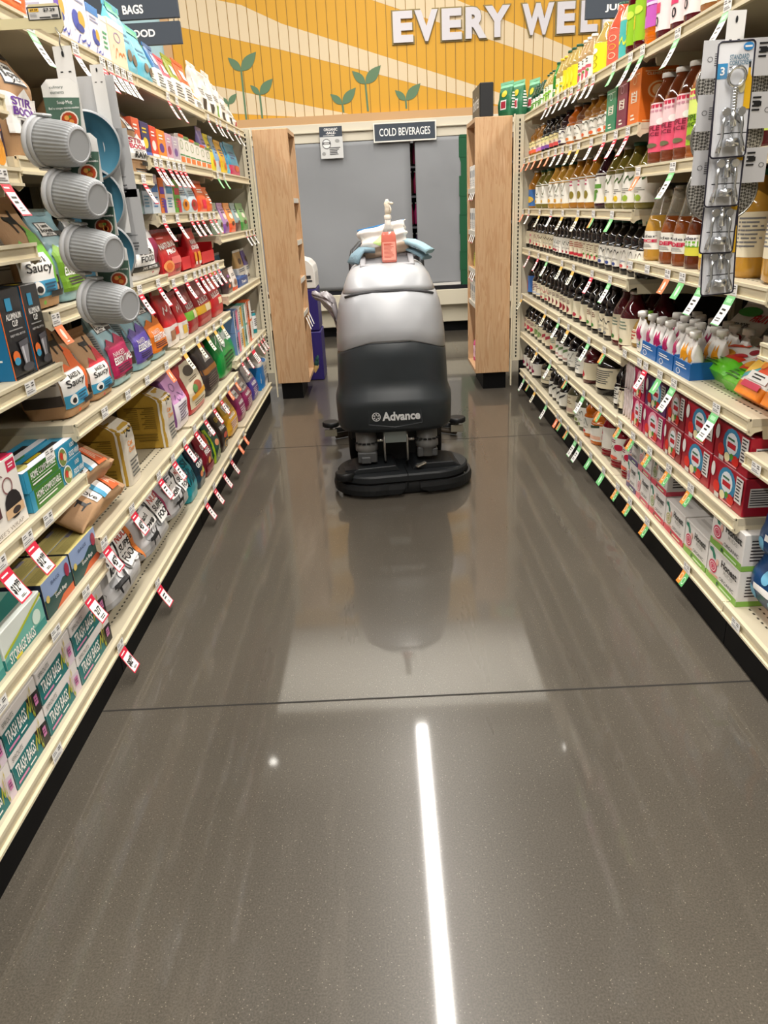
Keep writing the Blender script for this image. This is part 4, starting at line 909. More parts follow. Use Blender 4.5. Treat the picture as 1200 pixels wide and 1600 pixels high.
# two kraft bags lying along the shelf
for j, (p0, p1, up) in enumerate(((128, 193, 0), (118, 190, .095))):
    y, w = lspan(z + LIP, p0, p1); h = w * .98
    o = bag('pet_food_bag', .19, h, .10, K, style='pillow', wr=.10, seed=40 + j, seal=kraft('#b08a66'), side=[], front=[DOG(.75, .2, .12, INK), ('r', .55, .32, .92, .46, WHITE), ('t', 'love', .6, .35, .88, .43, INK), ('r', .5, .5, .95, .62, WHITE), ('r', .5, .46, .95, .52, ink('#3f9cc4')), ('r', .45, .64, .95, .84, ink('#e0602a')), ('b', .5, .68, .9, .8, ink('#f6d8c0'), 3)])
    # lying: bag height along +Y, printed front tipped towards the aisle
    o.matrix_world = Matrix.Translation((FL - .085 - .012 * j, y - h / 2 + .04, z + LIP + .088 + up)) @ Matrix.Rotation(math.radians(32), 4, 'Y') @ Matrix(((1, 0, 0, 0), (0, 0, 1, 0), (0, -1, 0, 0), (0, 0, 0, 1)))
    item(o, ['kraft bag lying underneath another on its side', 'kraft bag lying on top of another'][j], 'low kraft bag shelf', 'bag')
# big patterned silver bags slumped on the bottom shelf
z = .10
for j, (p0, p1, ac, hh) in enumerate(((186, 232, '#c8702a', .27), (236, 274, '#8d1c48', .25), (276, 302, '#1f7a88', .23))):
    y, w = lspan(z + LIP, p0, p1)
    o = bag('pet_food_bag', w * .98, hh * 1.2, .20, foil('#c6c5c5', .3), wr=.13, seed=60 + j, seal=foil('#8f8e8e', .3), zones=[(.06, foil('#a9a8a8'))],
       front=[('c', .2 + .2 * i, .2 + .15 * k_, .08, .05, ink('#dedddd' if (i + k_) % 2 else '#a4a4a5')) for i in range(4) for k_ in range(5)] + [DOG(.28, .14, .16, INK), ('r', .08, .26, .5, .48, WHITE), ('t', 'I and', .14, .39, .38, .45, INK), ('t', 'love', .14, .28, .44, .37, INK, 0, .03), ('r', .54, .18, .98, .56, WHITE), ('t', 'NUDE', .58, .44, .92, .52, ink('#c0483a'), 0, .02), ('t', 'SUPER', .58, .33, .92, .41, INK, 0, .02), ('t', 'FOOD', .58, .22, .92, .3, INK, 0, .02), ('p', [(.86, .1), (1, .1), (1, .7), (.8, .66)], ink(ac)), ('b', .1, .5, .5, .6, ink('#55555a'), 3)],
       side=[('c', .3 + .4 * (i % 2), .15 + .12 * i, .2, .06, ink('#bdbcbc' if i % 2 else '#858586')) for i in range(6)])
    place(o, FL - .078, y, z + LIP + .036, PI / 2, -.36); item(o, 'slumped silver patterned bag with ' + ['orange', 'magenta', 'teal'][j] + ' edge', 'pet food bottom shelf', 'bag')
for j, (p0, p1) in enumerate(((196, 222), (226, 255))):
    LB(z, p0, p1, .225, .12, foil('#3c3a3c'), 'dark grey bag behind the ' + ['orange edged', 'magenta edged'][j] + ' silver bag', 'pet food bottom shelf', name='pet_food_bag', cat='bag', back=.25, front=[('r', .1, .3, .9, .45, INK), ('t', '34% PROTEIN', .2, .34, .8, .41, ink('#d8d8d8'), 0, .01), ('r', .1, .55, .9, .75, ink('#5a1030')), ('b', .15, .5, .7, .54, GREY, 1)], seal=foil('#5a585a'))

# -- bay with red pouches
z = 1.505; wf = 'pet food second shelf'
for j, (p0, p1, c, a) in enumerate(((213, 225, '#e2603f', '#7a80d0'), (226, 239, '#232c66', '#e8c83a'), (240, 250, '#d8452f', '#e9e2da'), (251, 263, '#ef8a2a', '#5a3a8a'), (264, 273, '#d8a8bc', '#a84a6a'), (274, 283, '#c8b8c8', '#7a5a9a'))):
    LC(z, p0, p1, .125 - .004 * j, .09, card(c), ['coral carton at shelf start', 'navy carton with yellow blot', 'red carton with white strip', 'orange carton with purple shape', 'pink carton with script', 'greyish lilac carton'][j], wf, front=[('c', .4, .4, .3, .16, ink(a)), ('b', .15, .65, .85, .85, WHITE if j != 1 else ink('#e8c83a'), 2), ('r', 0, 0, 1, .14, WHITE if j > 1 else ink('#4a66b8'))])
for j in range(6):
    p0 = 284 + j * 8; LC(z, p0, p0 + 7.6, .125 - .004 * j, .10, card('#eae4d8'), 'white broth carton with orange foot', wf, front=[('o', .5, .66, .3, .16, ink('#8aa06a')), ('r', 0, .3, 1, .34, ink('#3a8a4a')), ('r', .1, .08, .9, .26, ink('#e0783a')), ('r', 0, .9, 1, 1, ink('#d8552c' if j % 2 == 0 else '#6a8a4a'))])
z = 1.30; wf = 'pet food third shelf'
for j, (p0, p1, c, a, h) in enumerate(((216, 226, '#6f8a88', '#2f6f70', .14), (227, 240, '#8f9ca4', '#3a6a80', .15), (241, 253, '#c8d2dc', '#2a6aa8', .145), (254, 262, '#d8732a', '#5a3a98', .135), (263, 275, '#dfe4e2', '#4a8aa8', .14), (276, 285, '#68a83a', '#c23848', .135))):
    LC(z, p0, p1, h, .10, card(c), ['grey green carton', 'grey carton behind red flag', 'white carton with blue dots', 'orange and purple carton', 'white carton with blue panel', 'green and red carton'][j], wf, front=[('r', .1, .55, .9, .75, ink(a)), ('b', .15, .15, .85, .45, ink(a), 4), ('r', .5, 0, 1, .4, ink(a)) if j in (3, 5) else ('r', .1, .8, .9, .9, ink('#e8ecea'))])
for j, (p0, p1, ac) in enumerate(((287, 299, '#e08a1e'), (300, 312, '#b02a28'))):
    LB(z, p0, p1, .13, .06, foil('#b8ccd8'), 'silver blue pouch with ' + ['orange', 'red'][j] + ' food picture', wf, front=[('c', .5, .25, .42, .2, ink(ac)), ('c', .4, .28, .16, .09, ink('#7a3a18')), ('b', .15, .55, .85, .75, ink('#4a6a80'), 3)])
LB(z, 313, 327, .145, .06, foil('#e0521e'), 'tall orange pouch with red cube', wf, front=[('r', .4, .1, .8, .4, ink('#d81840')), ('b', .2, .6, .8, .75, WHITE, 2)])
LB(z, 328, 334, .12, .06, foil('#d8602a'), 'slim orange pouch at shelf end', wf, front=[('b', .2, .3, .8, .75, WHITE, 4)])
z = 1.055; wf = 'pet food fourth shelf'; RD = foil('#c41a24', .35)
LB(z, 259, 289, .185, .09, RD, 'red bag with white brush lettering and orange bowl', wf, front=[('t', 'NATURAL', .08, .60, .92, .72, WHITE, .05, .05), ('t', 'PRO', .3, .47, .8, .58, WHITE, .03, .05), ('r', .4, .25, .9, .4, ink('#e2706a')), ('c', .25, .22, .22, .13, ink('#e89a5a')), ('c', .25, .22, .14, .08, ink('#d8672a')), ('b', .5, .06, .9, .14, ink('#7a1018'), 2), ('b', .15, .78, .6, .84, ink('#e8a0a0'), 1)], side=[('r', .1, .1, .9, .9, ink('#8f1018'))], seal=foil('#8d1c30'))
def redtray(p0, p1, look, n=3):
    dk = z + LIP; y, w = lspan(dk, p0, p1); r = empty('display_tray', (FL - .06, y, dk), PI / 2); w *= .95
    m = MB(); m.box((-w / 2, -.05, 0), (w / 2, .06, .006), card('#d02028')); m.box((-w / 2, -.05, 0), (w / 2, -.046, .06), card('#d02028')); m.box((-w / 2, .056, 0), (w / 2, .06, .15), card('#b01820')); m.build('tray', r)
    for s in (-1, 1): m = MB(); m.prism([(0, 0), (.001, 0), (.001, .1), (0, .1)], 0, .1, card('#b81820')); o = m.build('tray_side', r); o.location = (s * w / 2, -.045, 0)
    tag(r, look + ' on the fourth shelf', 'display tray')
    for i in range(n):
        o = bag('treat_stick', w / n * .85, .13, .012, foil('#d8322a'), style='pillow', front=[('r', .1, .1, .9, .4, ink('#e8a23a')), ('r', .2, .55, .8, .7, WHITE)], seed=90 + i)
        place(o, FL - .075 - .01 * i, y + (i - (n - 1) / 2) * w / n, dk + .008, PI / 2, -.08); item(o, 'slim red treat stick in ' + look.split(' ', 1)[0] + ' tray', wf, 'pouch')
redtray(290, 303, 'first red display tray holding treat sticks')
LB(z, 304, 318, .175, .07, RD, 'red pouch with white lettering and two yellow strips', wf, front=[('t', 'RAW', .2, .6, .8, .72, WHITE, 0, .04), ('t', 'LONGS', .15, .47, .85, .58, WHITE, 0, .04), ('r', .2, .08, .42, .4, ink('#eaa02c')), ('r', .55, .08, .8, .4, ink('#eaa02c')), ('r', .22, .08, .4, .16, WHITE), ('r', .57, .08, .78, .16, WHITE)])
redtray(320, 339, 'second red display tray holding treat sticks')
z = .782; wf = 'pet food fifth shelf'
LB(z, 270, 287, .225, .09, RD, 'red and white pouch standing in front of white cap', wf, zones=[(.36, foil('#e6dfda'))], front=[('s', .15, .5, .85, .8, WHITE, 11), ('r', .15, .1, .5, .28, ink('#a87a5a')), ('r', .55, .16, .9, .3, ink('#d8402a'))], lean=-.05)
LB(z, 289, 300, .20, .08, RD, 'narrower red and white pouch behind it', wf, zones=[(.36, foil('#e6dfda'))], front=[('s', .15, .5, .85, .8, WHITE, 12), ('r', .2, .1, .6, .28, ink('#e0b848')), ('b', .66, .1, .9, .28, ink('#8a8a8a'), 3)], lean=-.05)
for j, (p0, p1, ac, lk) in enumerate(((301, 316, '#6fae3a', 'dark red pouch with green window'), (317, 337, '#d8a828', 'dark red pouch with yellow window'), (338, 354, '#c02028', 'plain red pouch at end of row'))):
    LB(z, p0, p1, .215 - .008 * j, .08, foil(['#9a1620', '#a81822', '#b81a22'][j], .35), lk, wf, front=[('t', 'NULO', .15, .48, .85, .6, WHITE, .04, .02), ('r', .0, .26, 1, .44, ink(ac)), ('c', .4, .72, .14, .06, ink('#d8a0a0')), ('r', .5, .27, .8, .43, ink('#e8d8b0'))], lean=-.06)
mb = MB(); mb.lathe([(.021, 0), (.022, .003), (.022, .022), (.019, .026)], CAPW, 18, axis='z'); o = mb.build('pouch_cap'); yq, _ = lspan(z + LIP, 258, 266)
dk = z + LIP; b_ = bag('spout_pouch', .09, .20, .07, foil('#7a1018', .4), seed=88); place(b_, FL - .16, yq, dk, PI / 2); o.parent = b_; o.location = (0, -.01, .195); o.rotation_euler = (.5, 0, 0); o.name = 'cap'
item(b_, 'dark red spout pouch with big white cap', wf, 'pouch')
z = .44; wf = 'shelf above bottom, red pouch bay'
LB(z, 284, 303, .275, .14, foil('#c79ac4', .5), 'pink lilac bag with white foot', wf, name='pet_food_bag', cat='bag', zones=[(.4, foil('#e2dae0', .5)), (.9, foil('#d79fd0', .5))], front=[('o', .4, .62, .14, .06, ink('#7a5a88')), ('b', .2, .1, .85, .36, ink('#6a5a70'), 6), ('s', .2, .4, .8, .54, ink('#8a6a98'), 15)], side=[('r', .05, .05, .95, .8, ink('#7d4a88'))], seal=foil('#6a3a72'), lean=-.05)
LB(z, 304, 329, .27, .15, foil('#b01c28', .5), 'cream fronted red pet food bag with flower basket', wf, name='pet_food_bag', cat='bag', zones=[(.06, foil('#b01c28'))], front=[('p', [(.06, .08), (.94, .08), (.94, .66), (.7, .8), (.3, .8), (.06, .66)], ink('#d9cdb2')), ('c', .5, .66, .26, .08, ink('#4a4238')), ('b', .25, .5, .75, .56, ink('#7a6a58'), 2), ('c', .5, .36, .24, .12, ink('#a8553a')), ('c', .35, .38, .12, .07, ink('#5a8a4a')), ('r', .12, .22, .88, .3, ink('#e0a02a')), ('b', .2, .1, .8, .18, ink('#6a5a4a'), 2)], lean=-.05)
LB(z, 331, 349, .26, .14, foil('#352b2a', .45), 'dark brown pet food bag with bronze band', wf, name='pet_food_bag', cat='bag', front=[('p', [(.3, .6), (.75, .6), (.6, .74), (.4, .74)], ink('#d8d4cc')), ('r', 0, .4, 1, .5, ink('#8a5a26')), ('b', .1, .06, .9, .36, ink('#6a5c52'), 7), ('r', .6, .8, .9, .92, ink('#c23a3a'))], lean=-.05)
LB(z, 352, 376, .305, .13, foil('#118a3a', .3), 'tall bright green bag with big silver script', wf, name='pet_food_bag', cat='bag', zones=[(.04, foil('#4a2a20'))], front=[('s', .1, .46, .9, .84, ink('#cfd8cf'), 21), ('s', .14, .5, .86, .8, ink('#dfe6df'), 22), ('t', 'Joy', .4, .56, .85, .78, ink('#cfd8cf'), .08, .05), ('b', .2, .14, .85, .4, ink('#0a3a1a'), 4)], lean=-.05)
z = .10; wf = 'pet food bottom shelf'
for j, (p0, p1, c, zf, h, lk, fr) in enumerate((
    (304, 317, '#14909e', '#14909e', .24, 'bright teal bag with dark script', [('t', 'Mie', .2, .3, .8, .6, ink('#0a4450'), 0, .03), ('t', 'SI', .3, .62, .7, .76, ink('#0a4450'), 0, .03)]),
    (318, 328, '#182a36', '#1c3a4a', .25, 'dark navy treat bag with pale lettering', [('t', 'ACED', .15, .5, .85, .6, WHITE, 0, .02), ('t', 'GRAIN', .15, .38, .85, .47, WHITE, 0, .02), ('c', .4, .24, .18, .06, ink('#e08a5a')), ('c', .65, .28, .12, .06, ink('#c8c84a'))]),
    (329, 341, '#7c1626', '#6a1020', .26, 'maroon treat bag reading grain free', [('t', 'GRAIN', .12, .5, .75, .6, WHITE, 0, .02), ('t', 'FREE', .2, .38, .7, .47, WHITE, 0, .02), ('c', .8, .6, .16, .1, ink('#e0604a')), ('c', .4, .26, .14, .06, ink('#e8a04a')), ('r', .1, .06, .9, .18, ink('#8a3a44'))]),
    (342, 352, '#0e4a3c', '#0a3a2e', .26, 'dark green treat bag with lime edge', [('r', 0, 0, .14, .7, ink('#9ab81e')), ('t', 'GRAIN', .2, .52, .85, .62, WHITE, 0, .02), ('c', .5, .36, .2, .06, ink('#d8906a')), ('o', .5, .14, .2, .08, ink('#a8c84a'))]),
    (353, 363, '#2e211a', '#261a14', .25, 'dark brown treat bag with gold print', [('t', 'GRAIN', .2, .62, .85, .72, ink('#c8a83a'), 0, .02), ('t', 'FREE', .2, .44, .7, .52, WHITE, 0, .02), ('c', .5, .3, .2, .06, ink('#d8604a')), ('o', .5, .12, .2, .08, ink('#e0a83a'))]))):
    LB(z, p0, p1, h, .12, foil(c), lk, wf, zones=[(.25, foil(zf))], front=fr, name='treat_bag', cat='bag', lean=-.08)

# -- bay beside the wooden unit
z = 1.50; wf = 'pet food second shelf'
for p0, p1, h, c, b2, lk in ((326, 334, .21, '#9d8fd0', '#8f86c4', 'lilac treat pouch'), (335, 342, .19, '#e6d62c', '#e6d62c', 'yellow pouch next to lilac one'), (343, 349, .19, '#7fb0dc', '#c8d4dc', 'pale blue pouch'), (350, 359, .18, '#e6ae22', '#e6c62c', 'golden yellow pouch'), (360, 363, .18, '#3f90bc', '#6ab8d8', 'slim blue pouch'), (364, 379, .19, '#2c93b4', '#c42a62', 'blue pouch with pink foot')):
    LB(z, p0, p1, h, .06, foil(c), lk, wf, zones=[(.32, foil(b2))], front=[('b', .2, .5, .8, .75, ink('#44507a'), 3), ('c', .6, .24, .2, .1, ink('#d86a3a'))], lean=-.05)
z = 1.18; wf = 'pet food third shelf'
for p0, p1, c, b2, lk in ((346, 353, '#9fb4a4', '#8fa090', 'grey green pouch'), (354, 362, '#b48ac0', '#7a4a98', 'lilac and white treat pouch'), (363, 372, '#e8924a', '#d8502a', 'orange peach pouch'), (373, 380, '#86a4a8', '#5a4440', 'grey blue pouch'), (381, 391, '#7fb072', '#2f8a3a', 'two tone green pouch')):
    LB(z, p0, p1, .165, .06, foil(c), lk, wf, zones=[(.3, foil(b2))], front=[('c', .5, .55, .25, .1, ink('#e6d8c8')), ('b', .2, .66, .8, .8, ink('#44404a'), 2), ('c', .5, .3, .2, .08, ink('#5a3a2a'))], lean=-.05)
z = .86; wf = 'pet food fourth shelf'
LB(z, 358, 366, .13, .05, foil('#4a3a3c'), 'dark patterned pouch at shelf start', wf, front=[('c', .3, .3, .2, .08, ink('#e0602a')), ('c', .6, .5, .2, .08, ink('#e8d8d0')), ('c', .5, .7, .2, .06, ink('#8a5a98'))])
LB(z, 366, 373, .13, .05, foil('#d8d0c8'), 'white pouch beside navy tray', wf, front=[('c', .5, .35, .3, .14, ink('#8a6a58')), ('b', .2, .6, .8, .75, ink('#6a6a6a'), 2), ('r', 0, 0, 1, .15, ink('#d8552c'))])
LC(z, 374, 388, .05, .10, card('#1f4a86'), 'navy blue display tray', wf, name='display_tray', cat='display tray', front=[('t', 'Treats', .3, .3, .8, .65, WHITE)])
for p0, p1, c, back_, lk in ((370, 377, '#e0c84a', .13, 'white pouch with yellow top'), (377, 386, '#4f9cc4', .13, 'white pouch with blue sky top'), (387, 397, '#b8925a', .05, 'white pouch with tan dog picture'), (398, 405, '#6a5a98', .05, 'white pouch with violet top')):
    LB(z, p0, p1, .20, .06, foil('#e4e2de'), lk, wf, zones=[(.45, foil('#e4e2de')), (1, foil(c))], back=back_, front=[('b', .1, .3, .9, .42, ink('#4a5a78'), 2), ('c', .5, .64, .25, .1, ink('#5a4438')), ('p', [(.1, .06), (.3, .2), (.5, .1), (.7, .24), (.9, .08)], ink('#5a3a2c'))])
z = .50; wf = 'pet food fifth shelf'
for j, (p0, p1, c, c2) in enumerate(((372, 378, '#6a86b4', '#d8708a'), (378.5, 384, '#dfe0da', '#d8a03a'), (384.5, 390, '#5aa898', '#e0e0da'), (390.5, 397, '#d8602a', '#dfe0da'))):
    for up in range(2):
        LC(z, p0, p1, .128, .13, card(c), ['blue and pink', 'white and yellow', 'teal and white', 'orange and white'][j] + ' treat box, ' + ['lower', 'upper'][up] + ' of its stack', wf, name='treat_box', up=.129 * up, front=[('r', .55, .05, 1, .95, ink(c2)), ('t', 'TREATS', .12, .2, .48, .8, INK, 90), ('r', 0, 0, .1, 1, ink('#e6e6e0'))])
for j, p in enumerate((400, 405.5)):
    yq, _ = lspan(z + LIP, p - 2, p + 2)
    o = bottle('treat_jar', [(.034, 0), (.036, .006), (.036, .13), (.03, .14)], mat(['#b84a3a', '#15808a'][j], .3), CAPS, (.14, .155), (.03, .12), ink(['#e6d8c8', '#d8d8d8'][j]), [('b', .2, .2, .8, .8, INK, 4)], nseg=14)
    place(o, FL - .05, yq, z + LIP, PI / 2); item(o, ['red and white', 'teal'][j] + ' treat jar beside the stacked boxes', wf, 'jar')
z = .11; wf = 'pet food bottom shelf'
for p0, p1, h, c, b2, lk in ((366, 379, .22, '#b8902a', '#e0a82c', 'yellow snack bag with food picture'), (381, 390, .23, '#7c2a52', '#8a2c5a', 'plum pet food bag, darker one'), (391, 400, .22, '#a0a0a4', '#8d2458', 'silver topped magenta pet food bag'), (401, 409, .23, '#a8a8ac', '#4a3a90', 'silver topped violet pet food bag')):
    LB(z, p0, p1, h, .12, foil(c), lk, wf, name='pet_food_bag', cat='bag', zones=[(.55, foil(b2))], front=[('r', .15, .58, .6, .76, WHITE), ('t', 'love', .2, .62, .56, .72, INK), ('t', 'NAKED', .15, .4, .7, .48, WHITE, 0, .02), ('b', .15, .12, .8, .34, ink('#e0c8d0'), 4)], lean=-.10)
LB(z, 411, 421, .205, .14, foil('#d8d6d0'), 'white bag with bright blue band at shelf end', wf, name='pet_food_bag', cat='bag', style='block', front=[('r', 0, .05, .4, .8, ink('#1f7ac0')), ('b', .5, .2, .9, .7, ink('#8a8a8a'), 5), ('c', .6, .9, .2, .05, ink('#2a6aa8'))], side=[('r', 0, .0, 1, .8, ink('#1f7ac0'))])
# ---------------------------------------------------------------- goods on the juice side
rb = random.Random(11)
def RB(z, p0, p1, n, h, body, cap, lab, lprint, look, where, prof=prof_bulb, labz=(.08, .5), rows=1, name='juice_bottle', back=0.0, fill=None, rmax=.06, span=150, capr=None, yaw=0.0):
    dk = z + LIP; yc, w = rspan(dk, p0, p1, FR + back); sp = w / n; r = min(rmax, sp * .485)
    k = Kind(lambda: bottle(name, prof(h, r), body, cap, (h * .945, h), (h * labz[0], h * labz[1]), lab, lprint, span=span, fill=fill and fill * h, capr=capr))
    for q in range(rows):
        for i in range(n):
            o = k.get(); place(o, FR + back + r + .004 + q * (2.06 * r) + (rb.uniform(0, .008)), yc - w / 2 + sp * (i + .5), dk + .0006, -PI / 2 + yaw + rb.uniform(-.25, .15))
            item(o, look if q == 0 else look, where + (' rear' if q else ''), 'bottle', 'bottles of one kind side by side')
def RC(z, p0, p1, h, d, base, look, where, name='carton', cat='carton', back=0.0, up=0.0, group=None, **kw):
    dk = z + LIP; y, w = rspan(dk, p0, p1, FR + back); w *= .975
    o = carton(name, w, h, d, base, sx=1, **kw)
    place(o, FR + back + d / 2, y, dk + up + .0006, -PI / 2); return item(o, look, where, cat, group)
def RG(z, p0, p1, h, d, base, look, where, name='pouch', cat='pouch', back=0.0, lean=0.0, yaw=0.0, wmax=9, **kw):
    dk = z + LIP; y, w = rspan(dk, p0, p1, FR + back); w = min(w * .96, wmax); seedn[0] += 1
    kw.setdefault('seed', seedn[0]); kw.setdefault('seal', base)
    o = bag(name, w, h, d, base, sx=1, **kw)
    place(o, FR + back + d / 2, y, dk + .001, -PI / 2 + yaw, lean); return item(o, look, where, cat)
LWH = ink('#efece2'); LCR = ink('#e6dcc0')

# green pouches on the end of the top shelf
for j, (x, y) in enumerate(((.90, 5.60), (.975, 5.57), (1.07, 5.53))):
    o = bag('tea_pouch', .13, .205, .07, foil('#2f7a52', .45), sx=1, zones=[(.84, foil('#2b6f4c', .45)), (1, foil('#7fc49a', .4))], seal=foil('#86c8a0', .4), seed=70 + j,
            front=[('r', .3, .2, .75, .48, WHITE), ('r', .35, .24, .7, .44, ink('#b83a4a')), ('c', .5, .66, .2, .1, ink('#d8c23a'))], side=[('b', .2, .2, .8, .7, WHITE, 6)])
    place(o, x, y, 1.832, -1.05 - .1 * j)
    item(o, ['foremost', 'middle', 'rearmost'][2 - j] + ' dark green pouch standing atop the end frame', '', 'pouch')
w = 'juice top shelf'; z = 1.787
RB(z, 826, 843, 5, .15, mat('#143a24', .15), CAPG, LWH, lab_fruit('#5a9a3a'), 'small dark green bottle with white label', w, prof_bell, (.1, .5), capr=.013)
RB(z, 844, 857, 3, .165, PALE, CAPG, ink('#e6ecd0'), lab_fruit('#7fb82a'), 'clear bottle with lime fruit label', w, prof_bell, (.08, .55))
RB(z, 858, 862, 1, .19, mat('#2f7a2a', .15), CAPG, LWH, lab_fruit('#3f8a3a'), 'slim bright green bottle', w, prof_bell, (.08, .3))
RB(z, 864, 874, 2, .19, PALE, CAPY, ink('#f0e8b0'), lab_fruit('#d8c81e'), 'pale bottle with yellow cap', w, prof_bell, (.08, .5))
RB(z, 875, 892, 3, .20, PALE, CAPG, ink('#f2d21e'), [('c', .5, .5, .28, .3, ink('#f6e23a')), ('b', .2, .1, .8, .25, ink('#a08a10'), 2)], 'juice bottle with yellow label and green cap', w, prof_bell, (.06, .55))
RB(1.778, 897, 915, 3, .20, mat('#a88a60', .08, coat=.3), CAPW, LWH, lab_fruit('#c8586a'), 'pale juice bottle with white label', w, prof_bell, (.08, .55))
RB(1.778, 917, 931, 1, .225, PALE, CAPO, ink('#f0e01e'), [('c', .6, .75, .15, .1, WHITE), ('o', .6, .5, .15, .1, ink('#8a7a10')), ('o', .6, .25, .15, .1, ink('#8a7a10')), ('b', .1, .1, .3, .9, ink('#8a7a10'), 6)], 'clear bottle with lemon yellow label', w, prof_bell, (.1, .6), capr=.02)
RB(1.778, 933, 954, 1, .25, SALMON, CAPG, ink('#d8604a'), [('o', .65, .75, .13, .09, ink('#f0d0b0')), ('o', .65, .5, .13, .09, ink('#e8b83a')), ('o', .65, .25, .13, .09, ink('#f0d0b0')), ('b', .12, .55, .4, .9, WHITE, 4)], 'salmon pink juice bottle with green cap', w, prof_bell, (.08, .6), capr=.022)
RB(1.778, 956, 968, 1, .25, mat('#c8b48a', .06, coat=.3), CAPO, ink('#4ab4b0'), [('s', .2, .2, .8, .8, ink('#d8e04a'), 3)], 'bottle with teal label', w, prof_bell, (.06, .6))
RB(1.778, 969, 992, 2, .29, MAROON, CAPK, ink('#8fc21e'), [('r', 0, .3, .6, .62, ink('#e8d01e')), ('b', .05, .36, .55, .56, ink('#b83a1e'), 3), ('c', .7, .75, .2, .1, ink('#c8e04a'))], 'maroon juice bottle with lime green label', w, prof_square, (.15, .62))
RB(1.778, 993, 1012, 1, .32, ORANGE, CAPO, ink('#c05ab8'), [('c', .4, .6, .3, .12, ink('#e8a03a')), ('r', .1, .2, .5, .36, ink('#e87a2a')), ('b', .55, .3, .9, .7, ink('#f0d0ec'), 4)], 'orange juice bottle with violet label', w, prof_square, (.2, .85))
RB(1.768, 1013, 1074, 3, .32, MAROON, CAPW, ink('#f2dcdc'), [('t', 'apple', .12, .72, .7, .82, ink('#8a2a4a'), 0, .01), ('t', 'juice', .12, .56, .62, .68, ink('#8a2a4a'), 0, .01), ('r', .1, .22, .7, .34, ink('#d83a6a')), ('b', .12, .4, .7, .5, ink('#c86a8a'), 2), ('t', '0', .5, .06, .66, .18, INK)], 'tall apple juice bottle with pink and white label', w, prof_square, (.12, .9), capr=.024, rmax=.05)
RB(1.768, 1076, 1128, 2, .32, mat('#8a5a30', .1, coat=.3), CAPW, ink('#e6edd8'), [('c', .3, .7, .2, .1, ink('#b8d05a')), ('t', '0', .5, .3, .7, .45, INK), ('b', .2, .1, .8, .25, ink('#5a8a3a'), 2)], 'tall juice bottle with pale green label', w, prof_square, (.12, .9), rmax=.05)
w = 'juice second shelf'; z = 1.53
RB(z, 822, 832, 2, .175, AMBER, CAPS, ink('#f0d8c0'), lab_band('#e8d89a', '#e0603a'), 'amber bottle with orange footed label', w, prof_bulb, (.12, .5))
RB(z, 833, 841, 2, .175, AMBER, CAPS, ink('#f0d8c0'), lab_band('#e8d8a8', '#c87ab8'), 'amber bottle with mauve footed label', w, prof_bulb, (.12, .5))
RB(z, 842, 852, 2, .18, DARK, CAPK, ink('#f0e2c0'), lab_band('#e8e0a0', '#7a4a9a'), 'black juice bottle with violet footed label', w, prof_bulb, (.12, .48))
RB(z, 853, 865, 2, .18, DARK, CAPK, ink('#f0d8c0'), lab_band('#e8d8a0', '#d04a4a'), 'black juice bottle with red footed label', w, prof_bulb, (.12, .48))
RB(1.53, 866, 876, 1, .185, PURPLE, CAPK, LWH, lab_script('#3a2a4a', '#5a3a7a', seed=4), 'purple juice bottle with plum label', w, prof_bulb, (.12, .52))
RB(1.53, 877, 889, 1, .19, ORANGE, CAPS, LWH, lab_script('#4a4a2a', '#e07a2a', seed=6), 'orange juice bottle with white label', w, prof_bulb, (.1, .55))
RB(1.525, 890, 901, 1, .185, mat('#7a4a26', .08, coat=.3), CAPK, LWH, lab_script('#4a3a2a', '#8a5a2a', seed=7), 'brown juice bottle with white label', w, prof_bulb, (.1, .55))
RB(1.525, 902, 948, 4, .19, AMBER, CAPS, LWH, lab_script('#5a5a4a', '#e0602a', seed=8), 'amber juice bottle with white label', w, prof_bulb, (.1, .55))
RB(1.525, 950, 966, 1, .195, OLIVE, CAPS, LWH, lab_script(seed=9), 'large olive juice jug behind the coloured cartons', w, prof_jug, (.1, .5), back=.10, rmax=.075)
IZ = lambda c2: [('t', 'IZZE', .25, .42, .75, .62, ink('#f2ead8'), 90, .03), ('b', .3, .08, .7, .22, ink('#f2ead8'), 2), ('o', .5, .82, .16, .08, ink(c2)), ('r', .1, .9, .9, .92, ink(c2))]
SZ = lambda c2: [('o', .5, .6, .3, .16, ink(c2)), ('c', .5, .6, .18, .1, ink(c2)), ('t', 'IZZE', .3, .28, .7, .38, ink(c2), 0, .02), ('r', .1, .92, .9, .94, ink(c2)), ('r', .1, .05, .9, .07, ink(c2))]
RC(1.525, 945, 960, .165, .12, card('#23805a'), 'green sparkling juice carton', w, front=IZ('#c8e0d0'), side=SZ('#b8d8c8'))
RC(1.525, 961.5, 977, .175, .12, card('#7a2440'), 'maroon sparkling juice carton', w, front=IZ('#d8a8b8'), side=SZ('#d8a0b0'))
RC(1.525, 979, 997, .19, .14, card('#e0701e'), 'orange clementine sparkling juice carton', w, front=IZ('#f4d0a0'), side=SZ('#f4c890') + [('t', 'CLEMENTINE', .15, .86, .85, .91, ink('#f4d8b0'))])
w = 'juice third shelf'; z = 1.217
RB(z, 821, 828, 1, .23, AMBER, CAPS, ink('#3a6aa8'), [('c', .5, .4, .3, .2, ink('#d8b03a'))], 'amber jug with blue label at shelf end', w, prof_bell, (.06, .5))
RB(z, 829, 849, 2, .225, OLIVE, CAPG, LWH, lab_script('#4a5a2a', '#d8b03a', seed=10), 'olive juice bottle with green cap', w, prof_bell, (.12, .62))
RB(z, 850, 880, 3, .235, GOLD, CAPG, LWH, lab_script('#5a5a2a', '#d8a03a', seed=12), 'golden juice bottle with white label', w, prof_bell, (.12, .62))
